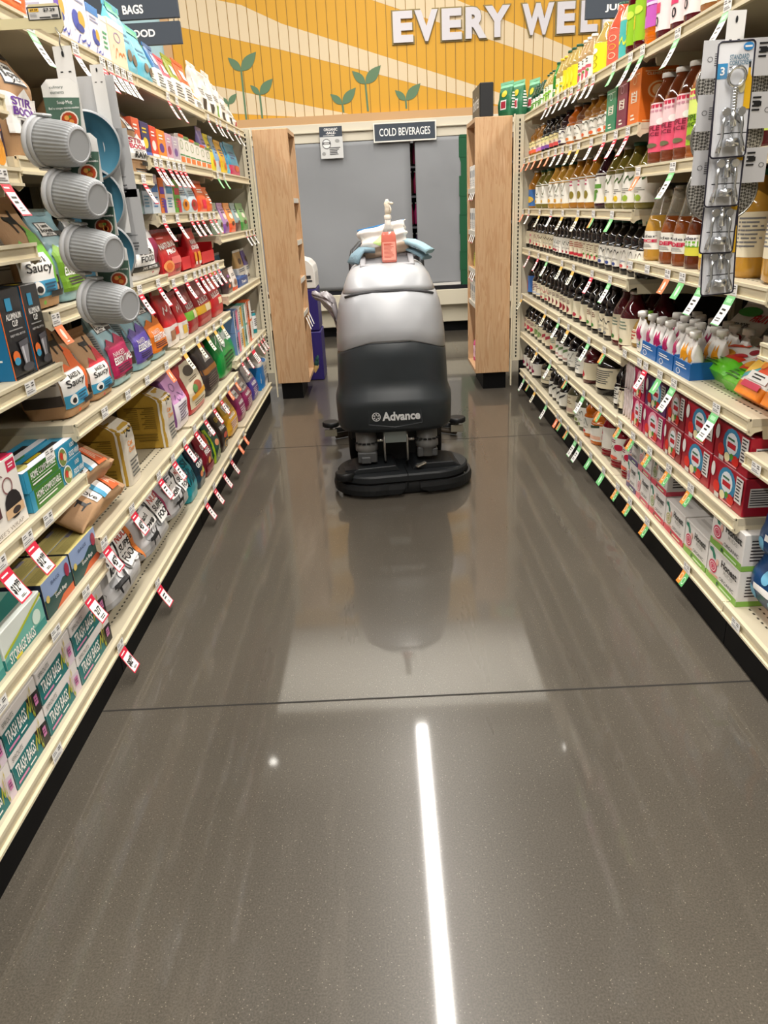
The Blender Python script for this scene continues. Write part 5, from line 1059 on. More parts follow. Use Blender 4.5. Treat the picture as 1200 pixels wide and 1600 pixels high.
RB(1.22, 881, 917, 3, .24, AMBER, CAPS, LWH, [('b', .15, .62, .85, .9, ink('#b84a6a'), 2), ('c', .3, .3, .12, .16, ink('#c8a03a')), ('c', .6, .3, .12, .16, ink('#8a7a2a'))], 'amber juice bottle with fruit label', w, prof_bell, (.12, .62))
RB(1.22, 918, 936, 1, .245, PURPLE, CAPK, LWH, lab_fruit('#5f9a3a'), 'deep purple juice bottle among amber ones', w, prof_bell, (.1, .62))
RB(1.22, 937, 960, 2, .245, OLIVE, CAPS, LWH, lab_script('#4a6a2a', '#e0c01e', seed=13), 'olive juice bottle with lemon label', w, prof_bell, (.1, .64))
RB(1.22, 961, 997, 2, .25, OLIVE, CAPG, LWH, lab_script('#3a5a2a', '#9ab83a', seed=14), 'olive juice jug with white label', w, prof_bell, (.1, .64))
w = 'juice fourth shelf'; z = .964
for p0, p1, n, l, lk in ((817, 828, 2, ([('c', .5, .72, .16, .1, ink('#d88a9a')), ('c', .45, .25, .2, .2, ink('#b8285a'))]), 'black juice bottle with pink fruit label'), (829, 838, 2, lab_script('#8a3a3a', '#b83a3a', seed=20), 'black juice bottle with red script label'), (839, 858, 4, lab_script('#5a4a3a', '#b84a3a', seed=21), 'black juice bottle with brown script label')):
    RB(z, p0, p1, n, .215, DARK, CAPK, LCR, l, lk, w, prof_bulb, (.12, .5), rows=2)
for p0, p1, n, l, lb, lk in ((859, 883, 5, lab_script('#3a3a34', '#a83a4a', seed=22), LWH, 'black juice bottle with dark script label'), (884, 903, 3, [('b', .15, .55, .85, .9, ink('#a84a3a'), 3), ('r', .05, .06, .95, .24, ink('#c02a38')), ('c', .3, .4, .1, .08, ink('#c02a38'))], LCR, 'black juice bottle with red footed cherry label'),
                             (904, 927, 4, [('b', .15, .45, .85, .9, ink('#8a6a58'), 4), ('c', .5, .2, .14, .12, ink('#c83a4a')), ('c', .68, .3, .08, .06, ink('#5a8a3a'))], LCR, 'black juice bottle with cream cherry label'), (928, 958, 3, lab_script('#2a2a2a', '#3a4a8a', '#6a6a6a', seed=23), LWH, 'black juice bottle with tall white label'), (959, 996, 3, lab_script('#6a6258', '#c8484a', '#5a6a8a', seed=24), LWH, 'wide black juice bottle with white label')):
    RB(.96, p0, p1, n, .215, DARK, CAPG if 'white label' in lk else CAPK, lb, l, lk, w, prof_bulb, (.12, .5), rows=2 if n > 3 else 1)
w = 'juice fifth shelf'; z = .656
RB(z, 818, 827, 1, .23, DARK, CAPK, ink('#3a6ab0'), [('r', 0, .1, .5, .7, ink('#c8283a'))], 'black bottle with red and blue label', w, prof_bell, (.08, .55))
for p0, p1, n, l, lk in ((828, 839, 2, [('b', .1, .3, .9, .9, ink('#7a4a58'), 5), ('r', .1, .1, .9, .22, ink('#b8c0d0'))], 'black bulb bottle with lined white label'), (840, 852, 2, lab_script('#b8404a', '#a82838', seed=30), 'black bulb bottle with red berry label'), (853, 868, 3, [('c', .5, .3, .22, .2, ink('#7a1a2a')), ('b', .15, .6, .85, .9, ink('#6a4a48'), 3)], 'black bulb bottle with plum label')):
    RB(z, p0, p1, n, .235, DARK, CAPK, LCR, l, lk, w, prof_bulb, (.1, .46), rows=2)
for p0, p1, n, l, lk in ((869, 886, 3, [('c', .5, .3, .26, .22, ink('#8a1a2a')), ('b', .15, .6, .85, .9, ink('#6a4a48'), 3)], 'black bulb bottle with pomegranate label'), (887, 908, 2, [('b', .12, .5, .6, .9, ink('#6a8a6a'), 4), ('c', .6, .2, .12, .12, ink('#b83a4a'))], 'black bulb bottle with wide white label'), (909, 926, 2, [('b', .15, .6, .85, .9, ink('#7a4a3a'), 3), ('c', .4, .25, .16, .16, ink('#c82a3a')), ('c', .62, .2, .12, .1, ink('#4a8a3a'))], 'black bulb bottle with strawberry label'), (927, 944, 2, lab_script('#3a3a38', '#8a8a88', seed=31), 'black bulb bottle with dark script')):
    RB(.652, p0, p1, n, .24, DARK, CAPK, LCR, l, lk, w, prof_bulb, (.1, .46), rows=2)
RB(.652, 946, 972, 2, .245, MAROON, CAPS, LCR, [('b', .15, .55, .85, .9, ink('#7a8a78'), 3), ('c', .35, .2, .18, .16, ink('#c83a48')), ('c', .6, .16, .1, .08, ink('#4a7a3a'))], 'maroon red juice bottle with cream label', w, prof_bell, (.1, .56), rows=2)
w = 'juice sixth shelf'; z = .388
for p0, p1, n, l, lk in ((815, 829, 3, [('c', .5, .3, .24, .2, ink('#c02a48')), ('b', .15, .6, .85, .9, ink('#8a4a5a'), 3)], 'small black bottle with crimson label'), (830, 841, 2, [('c', .5, .4, .3, .24, ink('#7a9a5a')), ('b', .15, .75, .85, .95, ink('#5a6a4a'), 2)], 'small black bottle with green label'), (842, 852, 2, [('p', [(.1, .2), (.9, .6), (.9, .8), (.1, .5)], ink('#a83a4a'))], 'small black bottle with slanted red label'), (853, 862, 1, [('b', .15, .5, .85, .9, ink('#8a9a88'), 3), ('c', .5, .2, .2, .16, ink('#b82a3a'))], 'small black bottle with red fruit on cream label')):
    RB(z, p0, p1, n, .205, DARK, CAPK, LCR, l, lk, w, prof_bulb, (.1, .5), rows=2)
for p0, p1, n, l, lk in ((863, 879, 3, [('p', [(.1, .3), (.9, .7), (.9, .85), (.1, .55)], ink('#6a8a5a')), ('b', .1, .1, .9, .25, ink('#a84a4a'), 2)], 'black bottle with slanted green print'), (880, 890, 1, lab_script('#6a6a60', '#9a9a90', seed=33), 'black bottle with plain white label'), (891, 903, 1, [('b', .1, .2, .9, .9, ink('#6a6a68'), 6)], 'black bottle with lined label')):
    RB(.38, p0, p1, n, .215, DARK, CAPK, LWH, l, lk, w, prof_bulb, (.1, .5), rows=2 if n > 1 else 1)
RB(.38, 904, 913, 1, .215, MAROON, CAPK, LCR, [('c', .4, .3, .2, .2, ink('#c02a3a'))], 'black bottle with red berries beside the big jug', w, prof_bulb, (.1, .5))
RB(.38, 914, 943, 1, .215, DARK, CAPK, LCR, [('b', .45, .2, .95, .9, ink('#5a5a58'), 7), ('b', .05, .5, .4, .8, ink('#8a6a58'), 3), ('c', .12, .2, .06, .06, ink('#b83a48'))], 'broad black jug with cream label', w, prof_jug, (.16, .62), rmax=.085)
RB(.38, 950, 959, 1, .21, DARK, CAPK, LWH, [('b', .1, .2, .9, .9, ink('#3a3a3a'), 6)], 'slim black bottle, first of three beside juice packs', w, prof_bulb, (.12, .55), rmax=.033)
RB(.38, 960, 972, 2, .21, DARK, CAPK, LCR, lab_script('#8a6a5a', '#5a4a3a', seed=35), 'slim black bottle wedged beside juice packs', w, prof_bulb, (.12, .55), rmax=.033)
w = 'juice bottom shelf'; z = .118
RB(z, 814, 832, 4, .20, DARK, CAPK, LWH, [('c', .5, .35, .22, .18, ink('#8a1a48')), ('r', .4, .5, .55, .8, ink('#a83a6a'))], 'small black bottle with beet label', w, prof_bulb, (.1, .5))
RB(z, 834, 852, 1, .20, DARK, CAPK, LCR, [('b', .2, .2, .9, .8, ink('#7a7468'), 6)], 'broad black jug at bottom beside beet bottles', w, prof_jug, (.16, .6), rmax=.085)
RB(.115, 853, 875, 4, .205, DARK, CAPK, LWH, [('p', [(.1, .2), (.8, .7), (.9, .9), (.2, .45)], ink('#3a3a38')), ('b', .1, .6, .6, .9, ink('#5a5a58'), 3)], 'black bottle with white herb label', w, prof_bulb, (.1, .5), rows=2)
RB(.115, 876, 890, 1, .215, mat('#4b4a34', .06, coat=.3), CAPS, LCR, [('b', .1, .5, .9, .9, ink('#8a6a4a'), 4), ('r', .1, .1, .9, .3, ink('#d8b8a8'))], 'grey green juice bottle with cream label', w, prof_bell, (.1, .6))
RB(.115, 891, 905, 2, .21, mat('#4b4a34', .06, coat=.3), CAPS, LWH, lab_script('#5a5a4a', '#8a9a5a', seed=36), 'grey green juice bottle with script label', w, prof_bell, (.1, .6))
RB(.115, 906, 914, 1, .21, ORANGE, CAPK, LWH, lab_script('#3a4a3a', '#b83a3a', seed=37), 'narrow orange juice bottle', w, prof_bulb, (.1, .5))
RB(.115, 915, 927, 1, .215, ORANGE, CAPK, LWH, [('p', [(.1, .55), (.9, .8), (.9, .95), (.1, .7)], ink('#3a4a3a')), ('r', .05, .1, .95, .3, ink('#e8b8a0'))], 'wide orange juice bottle with cream label', w, prof_bulb, (.1, .52))
RB(.115, 929, 944, 1, .21, REDJ, CAPW, LWH, [('c', .3, .7, .18, .1, ink('#c8284a')), ('c', .3, .42, .16, .1, ink('#d8485a')), ('c', .25, .16, .12, .06, ink('#4a7a3a'))], 'red square shouldered juice bottle, first', w, prof_square, (.16, .68), rmax=.05)
RB(.115, 945, 976, 2, .21, REDJ, CAPW, LWH, [('c', .8, .6, .16, .14, ink('#c8284a')), ('s', .1, .4, .7, .7, ink('#3a5a3a'), 41), ('b', .1, .75, .7, .92, ink('#8a3a4a'), 2), ('c', .6, .14, .2, .08, ink('#e0604a'))], 'red square shouldered juice bottle with pomegranate label', w, prof_square, (.16, .68), rmax=.055)

# -- bay with juice boxes and pouches
w = 'juice second shelf'; z = 1.375
AJ = lambda c, d: [('r', .0, .55, 1, 1, ink(c)), ('r', .2, .9, .7, .97, ink('#c8284a')), ('b', .2, .78, .75, .88, ink('#c88a9a'), 1), ('c', .7, .62, .12, .07, WHITE), ('t', 'APPLE', .1, .44, .68, .54, ink(d), 0, .02), ('t', 'JUICE', .1, .31, .68, .41, ink(d), 0, .02), ('c', .45, .14, .2, .05, ink('#6a6a4a')), ('c', .85, .4, .12, .08, ink('#a8204a'))]
RB(z, 1001, 1056, 3, .30, mat('#6a3218', .08, coat=.3), CAPW, ink('#e85a78'), AJ('#f2d0d2', '#7a1a34'), 'apple juice bottle with pink label', w, prof_square, (.14, .68), rmax=.056, capr=.026, yaw=.55)
RB(z, 1058, 1098, 2, .30, mat('#8a4a18', .08, coat=.3), CAPW, ink('#9ac22a'), AJ('#dcea7a', '#3a5a10'), 'apple juice bottle with lime label', w, prof_square, (.14, .68), rmax=.056, capr=.026, yaw=.55)
RB(z, 1158, 1215, 2, .31, mat('#4a1418', .08, coat=.3), CAPW, ink('#c8d86a'), AJ('#e6ecb0', '#2a2a20'), 'apple juice bottle, pale green label, beyond corkscrews', w, prof_square, (.14, .7), rmax=.058, capr=.026, yaw=.55)
w = 'juice third shelf'; z = 1.037
CDR = lambda c, t: [('b', .1, .82, .4, .92, INK, 1), ('t', 'Cider', .12, .66, .8, .8, ink('#4a4a52'), 0, .01), ('t', t, .1, .34, .8, .56, ink(c), 0, .05), ('b', .12, .1, .85, .28, ink('#8a8a88'), 3), ('b', .86, .1, .98, .9, ink('#9a9a98'), 8)]
RB(z, 990, 1017, 1, .262, GOLD, CAPS, LWH, CDR('#c8284a', 'JUICE'), 'golden cider bottle at shelf start', w, prof_cone, (.16, .41), fill=.62, capr=.022, yaw=.4)
RB(z, 1018, 1055, 2, .262, CIDER, CAPS, LWH, CDR('#c8284a', 'CIDER'), 'brown cider bottle with red lettering', w, prof_cone, (.16, .41), fill=.62, capr=.022, yaw=.4)
RB(z, 1056, 1074, 1, .262, mat('#5a2a14', .08, coat=.3), CAPS, ink('#d8d24a'), [('r', 0, .45, 1, 1, WHITE), ('r', 0, .42, .8, .7, ink('#6fb02a')), ('t', 'Juice', .15, .46, .75, .64, WHITE), ('t', 'Cider', .12, .76, .8, .92, ink('#4a4a52'))], 'brown juice bottle with green and yellow label', w, prof_cone, (.16, .41), fill=.62, capr=.022, yaw=.4)
RB(z, 1075, 1126, 2, .268, GOLD, CAPS, ink('#e8d83a'), [('r', 0, .6, 1, 1, WHITE), ('t', 'CIDER', .08, .3, .7, .54, ink('#d8482a'), 0, .05), ('t', 'Cider', .12, .7, .8, .9, ink('#4a4a52'))], 'golden cider bottle with yellow label', w, prof_cone, (.16, .42), fill=.62, capr=.022, yaw=.4)
RB(z, 1127, 1152, 1, .29, GOLD, CAPG, LCR, [('b', .5, .2, .95, .9, ink('#77777a'), 8), ('t', 'apple', .12, .2, .42, .32, ink('#c04a3a')), ('s', .12, .45, .42, .9, ink('#5a4a3a'), 43)], 'apple juice jug half behind the corkscrews', w, prof_jug, (.2, .62), rmax=.07, back=.01, span=200)
RB(z, 1153, 1222, 1, .30, GOLD, CAPG, LCR, [('b', .45, .2, .95, .92, ink('#77777a'), 9), ('t', 'apple', .06, .22, .36, .32, ink('#c04a3a')), ('b', .06, .08, .34, .18, ink('#c04a3a'), 2), ('s', .06, .45, .36, .92, ink('#5a4a3a'), 44), ('c', .2, .86, .06, .08, ink('#b83a2a'))], 'large apple juice jug with nutrition panel', w, prof_jug, (.22, .64), rmax=.095, span=200)
w = 'pouch shelf'; z = .69
r = bottle('sauce_jug', [(.034, 0), (.04, .006), (.042, .02), (.042, .07), (.03, .10), (.018, .115), (.014, .13)], mat('#8a6a2a', .1, coat=.3), mat('#8fcf3a', .4), (.12, .138), (.02, .075), LCR, [('b', .1, .2, .9, .9, ink('#b84a3a'), 3), ('c', .3, .3, .14, .2, ink('#e07a2a'))], capr=.016)
yq, _ = rspan(z + LIP, 977, 990); place(r, FR + .05, yq, z + LIP, -PI / 2); item(r, 'small clear juice jug with lime green cap', w, 'bottle')
r = bottle('sauce_jug', [(.03, 0), (.036, .006), (.038, .02), (.038, .07), (.028, .10), (.016, .115), (.014, .128)], mat('#7a6224', .1, coat=.3), mat('#8fcf3a', .4), (.118, .136), (.02, .07), LCR, [('b', .1, .2, .9, .9, ink('#b84a3a'), 3), ('c', .6, .3, .14, .2, ink('#e07a2a'))], capr=.016)
yq, _ = rspan(z + LIP, 991, 1000, FR + .05); place(r, FR + .09, yq, z + LIP, -PI / 2); item(r, 'small amber jug half behind the clear jug', w, 'bottle')
def blue_tray(p0, p1, look):
    dk = z + LIP; y, wd = rspan(dk, p0, p1); wd *= .96; rt = empty('display_tray', (FR, y, dk), -PI / 2)
    BL = card('#1560a8'); m = MB(); m.box((-wd / 2, 0, 0), (wd / 2, .30, .004), BL); m.build('tray_floor', rt)
    m = MB(); m.box((-wd / 2, 0, .004), (wd / 2, .004, .055), BL); put_print(m, [('b', .12, .5, .8, .8, WHITE, 2), ('o', .3, .22, .12, .2, WHITE)], flat((-wd / 2, 0, .004), (wd, 0, 0), (0, 0, .05)), step=2); m.build('tray_front', rt)
    for s in (-1, 1): m = MB(); m.prism([(0, 0), (.003, 0), (.003, .055), (0, .055)], .004, .28, BL); o = m.build('tray_side', rt); o.location = (s * (wd / 2 - .0015) - .0015, 0, .004)
    tag(rt, look, 'display tray'); return y, wd, dk
def spout(x, y, dk, wd, h, ac, look, lean=0., yaw=0., art=None):
    o = bag('fruit_pouch', wd, h * .92, .04, foil('#e9e6e2', .4), sx=1, style='tall', seed=int(y * 997) % 50, zones=[], front=[('p', [(.2, .5), (.35, .82), (.5, .66), (.62, .86), (.8, .6), (.95, .5), (.75, .42), (.6, .3), (.45, .44), (.25, .36)], ink(ac)), ('b', .25, .12, .75, .26, ink('#5a7aa8'), 2), ('c', .7, .3, .1, .06, ink('#4a8a3a'))])
    c = MB(); c.lathe([(.008, 0), (.008, .008), (.019, .009), (.0195, .026), (.017, .030)], CAPW, 16); q = c.build('cap', o); q.location = (0, 0, h * .915)
    place(o, x, y, dk + .005, -PI / 2 + yaw, lean); item(o, look, w, 'pouch')
for t, (p0, p1, ac, nm, rows) in enumerate(((1000, 1024, '#b0175a', 'magenta splash', 3), (1025, 1050, '#b0175a', 'magenta splash', 3), (1051, 1077, '#e89a14', 'orange mango splash', 3))):
    y, wd, dk = blue_tray(p0, p1, 'blue cardboard tray of fruit pouches, ' + ['first from small jugs', 'second from small jugs', 'third, in front of lime bags'][t])
    for q in range(rows):
        for i in range(2):
            spout(FR + .035 + .075 * q, y + (i - .5) * wd * .5, dk, min(.075, wd * .46), .135, ac, 'white spout pouch with ' + nm, lean=rb.uniform(-.1, .1), yaw=rb.uniform(-.2, .2))
y, wd = rspan(z + LIP, 992, 1001); spout(FR + .02, y - .01, z + LIP, .075, .14, '#b0175a', 'white spout pouch leaning outside the first blue tray', lean=.1)
y, wd = rspan(z + LIP, 1082, 1128)
for q in range(2):
    o = carton('pineapple_pack', wd * .5, .16, .05, card('#e9e7e2'), sx=1, front=[('c', .3, .75, .14, .1, ink('#e0941a')), ('c', .25, .5, .1, .08, ink('#e0941a')), ('c', .8, .8, .12, .08, ink('#6fa82a')), ('c', .82, .62, .17, .14, ink('#7fb030')), ('t', 'PINEAPPLE', .04, .22, .56, .36, ink('#3a5a78'), 0, .0), ('t', '6', .9, .88, .97, .97, ink('#4a4a4a'))])
    place(o, FR + .20 + .055 * q, y - .02, z + LIP, -PI / 2); item(o, ['white pineapple pouch pack, foremost', 'white pineapple pouch pack, behind another'][q], w, 'carton')
for i in range(6):
    spout(FR + .20 + .06 * (i % 2), y - .16 - .055 * (i // 2) * 1.2, z + LIP, .07, .15, ['#e89a14', '#7a1a3a'][i % 2], 'white capped pouch in shade behind fruit bags')
for j in range(2):
    o = carton('acai_pack', .17, .20, .06, card('#b8b2b0'), sx=1, front=[('p', [(.3, .5), (.45, .85), (.6, .6), (.8, .9), (.85, .5), (.95, .3), (.7, .35), (.5, .2)], ink('#6a1030')), ('o', .15, .6, .06, .1, ink('#4a4a4a'))])
    place(o, FR + .37, 2.15 + .19 * j, z + LIP, -PI / 2); item(o, 'grey pack with dark red splash in shade, ' + ['nearer', 'farther'][j], w, 'carton')
LIME = foil('#5fc21e', .3)
for j, (p0, p1, bk) in enumerate(((1078, 1118, .02), (1119, 1160, .0))):
    y, wd = rspan(z + LIP, p0, p1, FR + .04)
    o = bag('fruit_snack_bag', wd * .95, .20, .075, foil('#efe9e2', .35), sx=1, wr=.16, seed=140 + j, zones=[(.34, LIME)], seal=foil('#f0ece6', .35), front=[('r', .05, .3, .95, .42, ink('#c83a1e')), ('c', .3, .42, .2, .08, ink('#e8a02a')), ('c', .7, .45, .16, .08, ink('#c8202a')), ('c', .8, .62, .12, .07, ink('#8a1a2a')), ('p', [(.1, .5), (.5, .66), (.5, .74), (.1, .6)], ink('#d8482a')), ('o', .45, .7, .1, .05, ink('#2a6a4a')), ('t', 'FRUIT', .55, .76, .95, .86, ink('#c8202a'), 0, .03), ('b', .1, .06, .6, .26, ink('#2a6a10'), 4)])
    place(o, FR + .06 + bk, y, z + LIP + .012, -PI / 2, -1.02); item(o, 'lime bottomed fruit snack bag lying back, ' + ['beside blue tray', 'in front of white pops bag'][j], w, 'bag')
y, wd = rspan(z + LIP, 1105, 1150, FR + .2)
o = bag('fruit_pops_bag', .19, .22, .05, foil('#cfcac4', .4), sx=1, wr=.12, seed=150, seal=foil('#e6e2dc', .4), front=[('t', 'FRUIT', .5, .55, .95, .72, ink('#b81a2a'), 0, .04), ('t', 'SUPER POPS', .05, .4, .6, .5, INK, 0, .02), ('c', .3, .75, .3, .1, ink('#3f8a3a')), ('c', .5, .2, .2, .08, ink('#a01a2a'))])
place(o, FR + .21, y - .03, z + LIP + .05, -PI / 2 + .3, -.75); item(o, 'white fruit pops bag propped behind the lime bags', w, 'bag')
for j, (p0, p1) in enumerate(((1150, 1190), (1191, 1235))):
    y, wd = rspan(z + LIP, p0, p1, FR + .05)
    o = bag('fruit_snack_bag', wd * .97, .235, .075, foil('#f0ebe4', .35), sx=1, wr=.07, seed=160 + j, zones=[(.16, foil('#e8821e', .35))], seal=foil('#e0a02a', .35),
            front=[('p', [(.0, .16), (.45, .3), (.5, .55), (.2, .9), (0, .8)], ink('#58b0b8')), ('p', [(.1, .25), (.5, .4), (.35, .7), (.1, .6)], ink('#f0c048')), ('p', [(.35, .2), (.95, .2), (.95, .5), (.6, .46)], ink('#e8542a')), ('c', .75, .78, .14, .1, ink('#b8203a')), ('c', .8, .55, .18, .08, ink('#a8c84a')), ('c', .55, .42, .1, .05, ink('#f0902a')), ('r', .3, .2, .95, .32, WHITE), ('b', .45, .22, .9, .3, INK, 2), ('r', .3, .1, .9, .18, ink('#d83a5a'))], side=[('b', .1, .3, .9, .8, ink('#6a6a6a'), 6)])
    place(o, FR + .055, y, z + LIP + .01, -PI / 2, -.62); item(o, 'white and orange fruit snack bag leaning back, ' + ['beside lime bag', 'at the picture edge'][j], w, 'bag')
w = 'juice box shelf'; z = .39
NUT = lambda u0, v0, u1, v1: [('r', u0, v0, u1, v1, ink('#d8d4d0')), ('b', u0 + .02, v0 + .03, u1 - .02, v1 - .03, ink('#3a3436'), 7)]
def jbox(p0, p1, up, c, halo, lk, h=.118, d=.16):
    RC(z, p0, p1, h, d, card(c), lk, w, name='juice_box_pack', up=up, front=[('c', .5, .55, .26, .42, ink(halo)), ('c', .5, .58, .17, .28, ink('#d8dce0')), ('r', .38, .46, .62, .6, ink('#b81a2a')), ('b', .38, .62, .62, .74, ink('#3a6a4a'), 1), ('c', .22, .3, .1, .16, ink('#d82a1e')), ('c', .42, .2, .08, .12, ink('#e0d8a8')), ('c', .66, .22, .1, .14, ink('#c8281e')), ('c', .55, .28, .05, .08, ink('#4a8a2a')), ('c', .08, .7, .06, .2, ink('#e0dcd8'))] + NUT(.78, .3, .97, .95) + [('r', .2, .04, .34, .16, ink('#c8c4c0')), ('b', .4, .04, .75, .12, ink('#e8a0a0'), 1)],
       side=NUT(.1, .25, .9, .75) + [('c', .5, .88, .1, .08, WHITE)], top=[('r', 0, 0, 1, .05, ink('#e0a0a8'))])
for up in (0, 1):
    dk = z + LIP; y, wd = rspan(dk, 969, 984)
    for i in range(4):
        o = bag('clear_juice_pouch', .10, .118, wd / 4 * .9, mat('#d6c6c4', .12, coat=.4), sx=1, style='pillow', seed=170 + i, wr=.08, side=[('c', .5, .5, .3, .2, ink('#b8403a')), ('b', .3, .15, .7, .3, ink('#7a7a7a'), 2)], front=[('b', .2, .3, .8, .7, ink('#b87a7a'), 3)])
        place(o, FR + .055, y - wd / 2 + wd / 4 * (i + .5), dk + up * .121 + .002, 0); item(o, 'clear wrapped juice pouch on edge, ' + ['lower', 'upper'][up] + ' layer', w, 'pouch', 'clear juice pouches beside the slim bottles')
    jbox(985, 1002, up * .121, '#ad1a50', '#e8a0b0', 'pink juice box pack, ' + ['lower', 'upper'][up] + ', next to clear pouches')
    jbox(1003, 1034, up * .121, '#5a2a5c' if up else '#ad1a50', '#4a9ac0' if up else '#e8a8b8', ['pink juice box pack, lower, second from clear pouches', 'violet juice box pack on top of pink one'][up])
    jbox(1035, 1062, up * .121, '#8d1c28', '#b8928c', 'dark red juice box pack, ' + ['lower', 'upper'][up])
    jbox(1063, 1106, up * .121, '#a3182a', '#357fa4', 'red juice box pack with blue halo, ' + ['lower', 'upper'][up] + ', first')
    jbox(1107, 1158, up * .121, '#a3182a', '#357fa4', 'red juice box pack with blue halo, ' + ['lower', 'upper'][up] + ', at shelf end')
w = 'juice bottom shelf'; z = .115
def honest(p0, p1, up, ac, lk, snail='#c8385a', d=.15, h=.118):
    RC(z, p0, p1, h, d, card('#dedad6'), lk, w, name='kids_drink_carton', up=up, front=[('r', 0, 0, 1, .2, ink(ac)), ('p', [(.03, .92), (.14, .95), (.24, .80), (.26, .68), (.18, .68), (.14, .8), (.04, .84)], ink('#2f7a62')), ('c', .2, .45, .13, .18, ink(snail)), ('o', .2, .45, .1, .13, ink('#f0d8d8')), ('o', .2, .45, .05, .07, ink('#f0d8d8')), ('c', .33, .66, .04, .1, ink('#e0b0a0')), ('p', [(.1, .22), (.4, .3), (.42, .24), (.1, .18)], ink('#d8a090')), ('t', 'Honest', .46, .66, .95, .86, INK, 0, .03), ('t', 'KIDS', .56, .52, .84, .64, ink('#9a9a96'), 0, 0), ('t', 'ORGANIC', .46, .28, .92, .38, ink('#4a4a4c'), 0, .01), ('c', .42, .11, .03, .06, ink('#2a5a3a')), ('b', .5, .05, .9, .15, ink('#c8e0b8'), 1)],
       side=[('r', 0, 0, 1, .15, ink(ac))] + NUT(.12, .22, .88, .9), top=[('b', .1, .2, .9, .8, ink('#c0bcb8'), 3)])
for up in (0, 1):
    honest(978, 992, up * .119, '#6a5a80', 'grey violet kids drink carton, ' + ['lower', 'upper'][up], '#8a7a98')
    honest(993, 1012, up * .119, '#d8707e', 'pink footed kids drink carton, ' + ['lower', 'upper'][up] + ', beside violet one', '#c8808a')
honest(1013, 1036, 0, '#cf4a5c', 'pink footed kids drink carton, lower, second', '#8aa86a'); honest(1013, 1036, .119, '#cf4a5c', 'pink footed kids drink carton, upper, second', '#8aa86a')
honest(1037, 1066, 0, '#cf4a5c', 'pink footed kids drink carton without one on top', '#a8a86a')
honest(1067, 1101, 0, '#7fae4a', 'green footed kids drink carton without one on top')
honest(1102, 1149, 0, '#7fae4a', 'green footed kids drink carton, lower of stack'); honest(1102, 1149, .119, '#7fae4a', 'green footed kids drink carton, upper of stack')
for j, up in enumerate((0, .155)):
    y, wd = rspan(z + LIP, 1160, 1212, FR + .03)
    o = bag('water_pouch_bag', .20, .20 if not up else .19, .14, foil('#123f6e', .3), sx=1, style='pillow', seed=180 + j, wr=.09, zones=[(.12, foil('#e07a2a', .35))], front=[('c', .2, .35, .1, .12, ink('#6fb0d0')), ('c', .5, .7, .1, .12, ink('#6fb0d0')), ('c', .75, .3, .12, .12, ink('#8fc4dc')), ('r', .3, .45, .7, .55, WHITE)], side=[('c', .3, .25, .2, .1, ink('#6fb0d0')), ('c', .6, .5, .22, .1, ink('#7fbcd6')), ('c', .3, .72, .2, .09, ink('#6fb0d0')), ('p', [(.9, .1), (1, .1), (1, .9), (.9, .8)], ink('#e07a2a'))], seal=foil('#d8d6d2', .4))
    place(o, FR + .10, y, z + LIP + .002 + up, -PI / 2, 0); item(o, ['lower', 'upper'][j] + ' navy bag with pale blue drops', w, 'bag')
# ---------------------------------------------------------------- floor scrubber
SC = empty('floor_scrubber', (.032, 3.40, 0)); tag(SC, 'grey and black walk behind floor scrubber standing in the aisle', 'floor scrubber')
def scratch_grey(name, base, scr, amt):
    m, nt, b, N, Lk = node_mat(name)
    tc = N('ShaderNodeTexCoord'); n = N('ShaderNodeTexNoise'); n.inputs['Scale'].default_value = 3.2; n.inputs['Detail'].default_value = 5; Lk(tc.outputs['Object'], n.inputs['Vector'])
    r = N('ShaderNodeValToRGB'); e = r.color_ramp.elements; e[0].position = .35; e[0].color = rgb(base); e[1].position = .8; e[1].color = rgb(scr); Lk(n.outputs['Fac'], r.inputs[0])
    Lk(r.outputs[0], b.inputs['Base Color']); b.inputs['Roughness'].default_value = amt
    return m
TANK = scratch_grey('moulded_grey_plastic', '#a2a4a8', '#b0b2b5', .33); SHROUD = scratch_grey('moulded_black_plastic', '#23292d', '#2c3236', .42)
BK = mat('#0f1012', .5); BK2 = mat('#1b1c1f', .42); MOT = mat('#6d6d6b', .45); STEEL = mat('#b8b6b0', .3, .9)
def loft(secs, m, n=64, ex=5.0, cap0=True, cap1=True):
    """secs: (z, half width, y front, y back, arch)"""
    rs = []
    for z, a, yf, yb, k in secs:
        ring = []; yc = (yf + yb) / 2; b = (yb - yf) / 2; a *= 1.03
        for j in range(n):
            t = 2 * PI * (j + .5) / n; x = a * sgnpow(math.cos(t), 2 / ex); y = b * sgnpow(math.sin(t), 2 / ex)
            ring.append((x, yc + y - .035 * (1 - (x / a) ** 2) * (1 if y < 0 else 0) * min(1, -y / b if b else 0), z + k * (1 - (x / a) ** 2) * (1 if y < 0 else .3)))
        rs.append(ring)
    mb = MB(); mb.rings(rs, m, cap0, cap1); return mb
loft([(.345, .250, .075, .80, -.008), (.322, .268, .045, .88, -.006), (.340, .275, .028, .92, 0), (.44, .278, .014, .94, .008), (.470, .277, .014, .94, .014), (.490, .266, .048, .94, .024), (.54, .263, .054, .94, .032), (.62, .260, .058, .94, .055), (.672, .258, .060, .94, .072), (.682, .252, .068, .93, .072)], SHROUD, ex=7.0).build('shroud', SC)
loft([(.677, .252, .066, .93, .072), (.686, .259, .056, .94, .072), (.75, .257, .060, .94, .06), (.83, .250, .078, .94, .045), (.89, .240, .104, .93, .034), (.925, .229, .128, .92, .028), (.94, .218, .148, .91, .026)], TANK, ex=5.5).build('tank', SC)
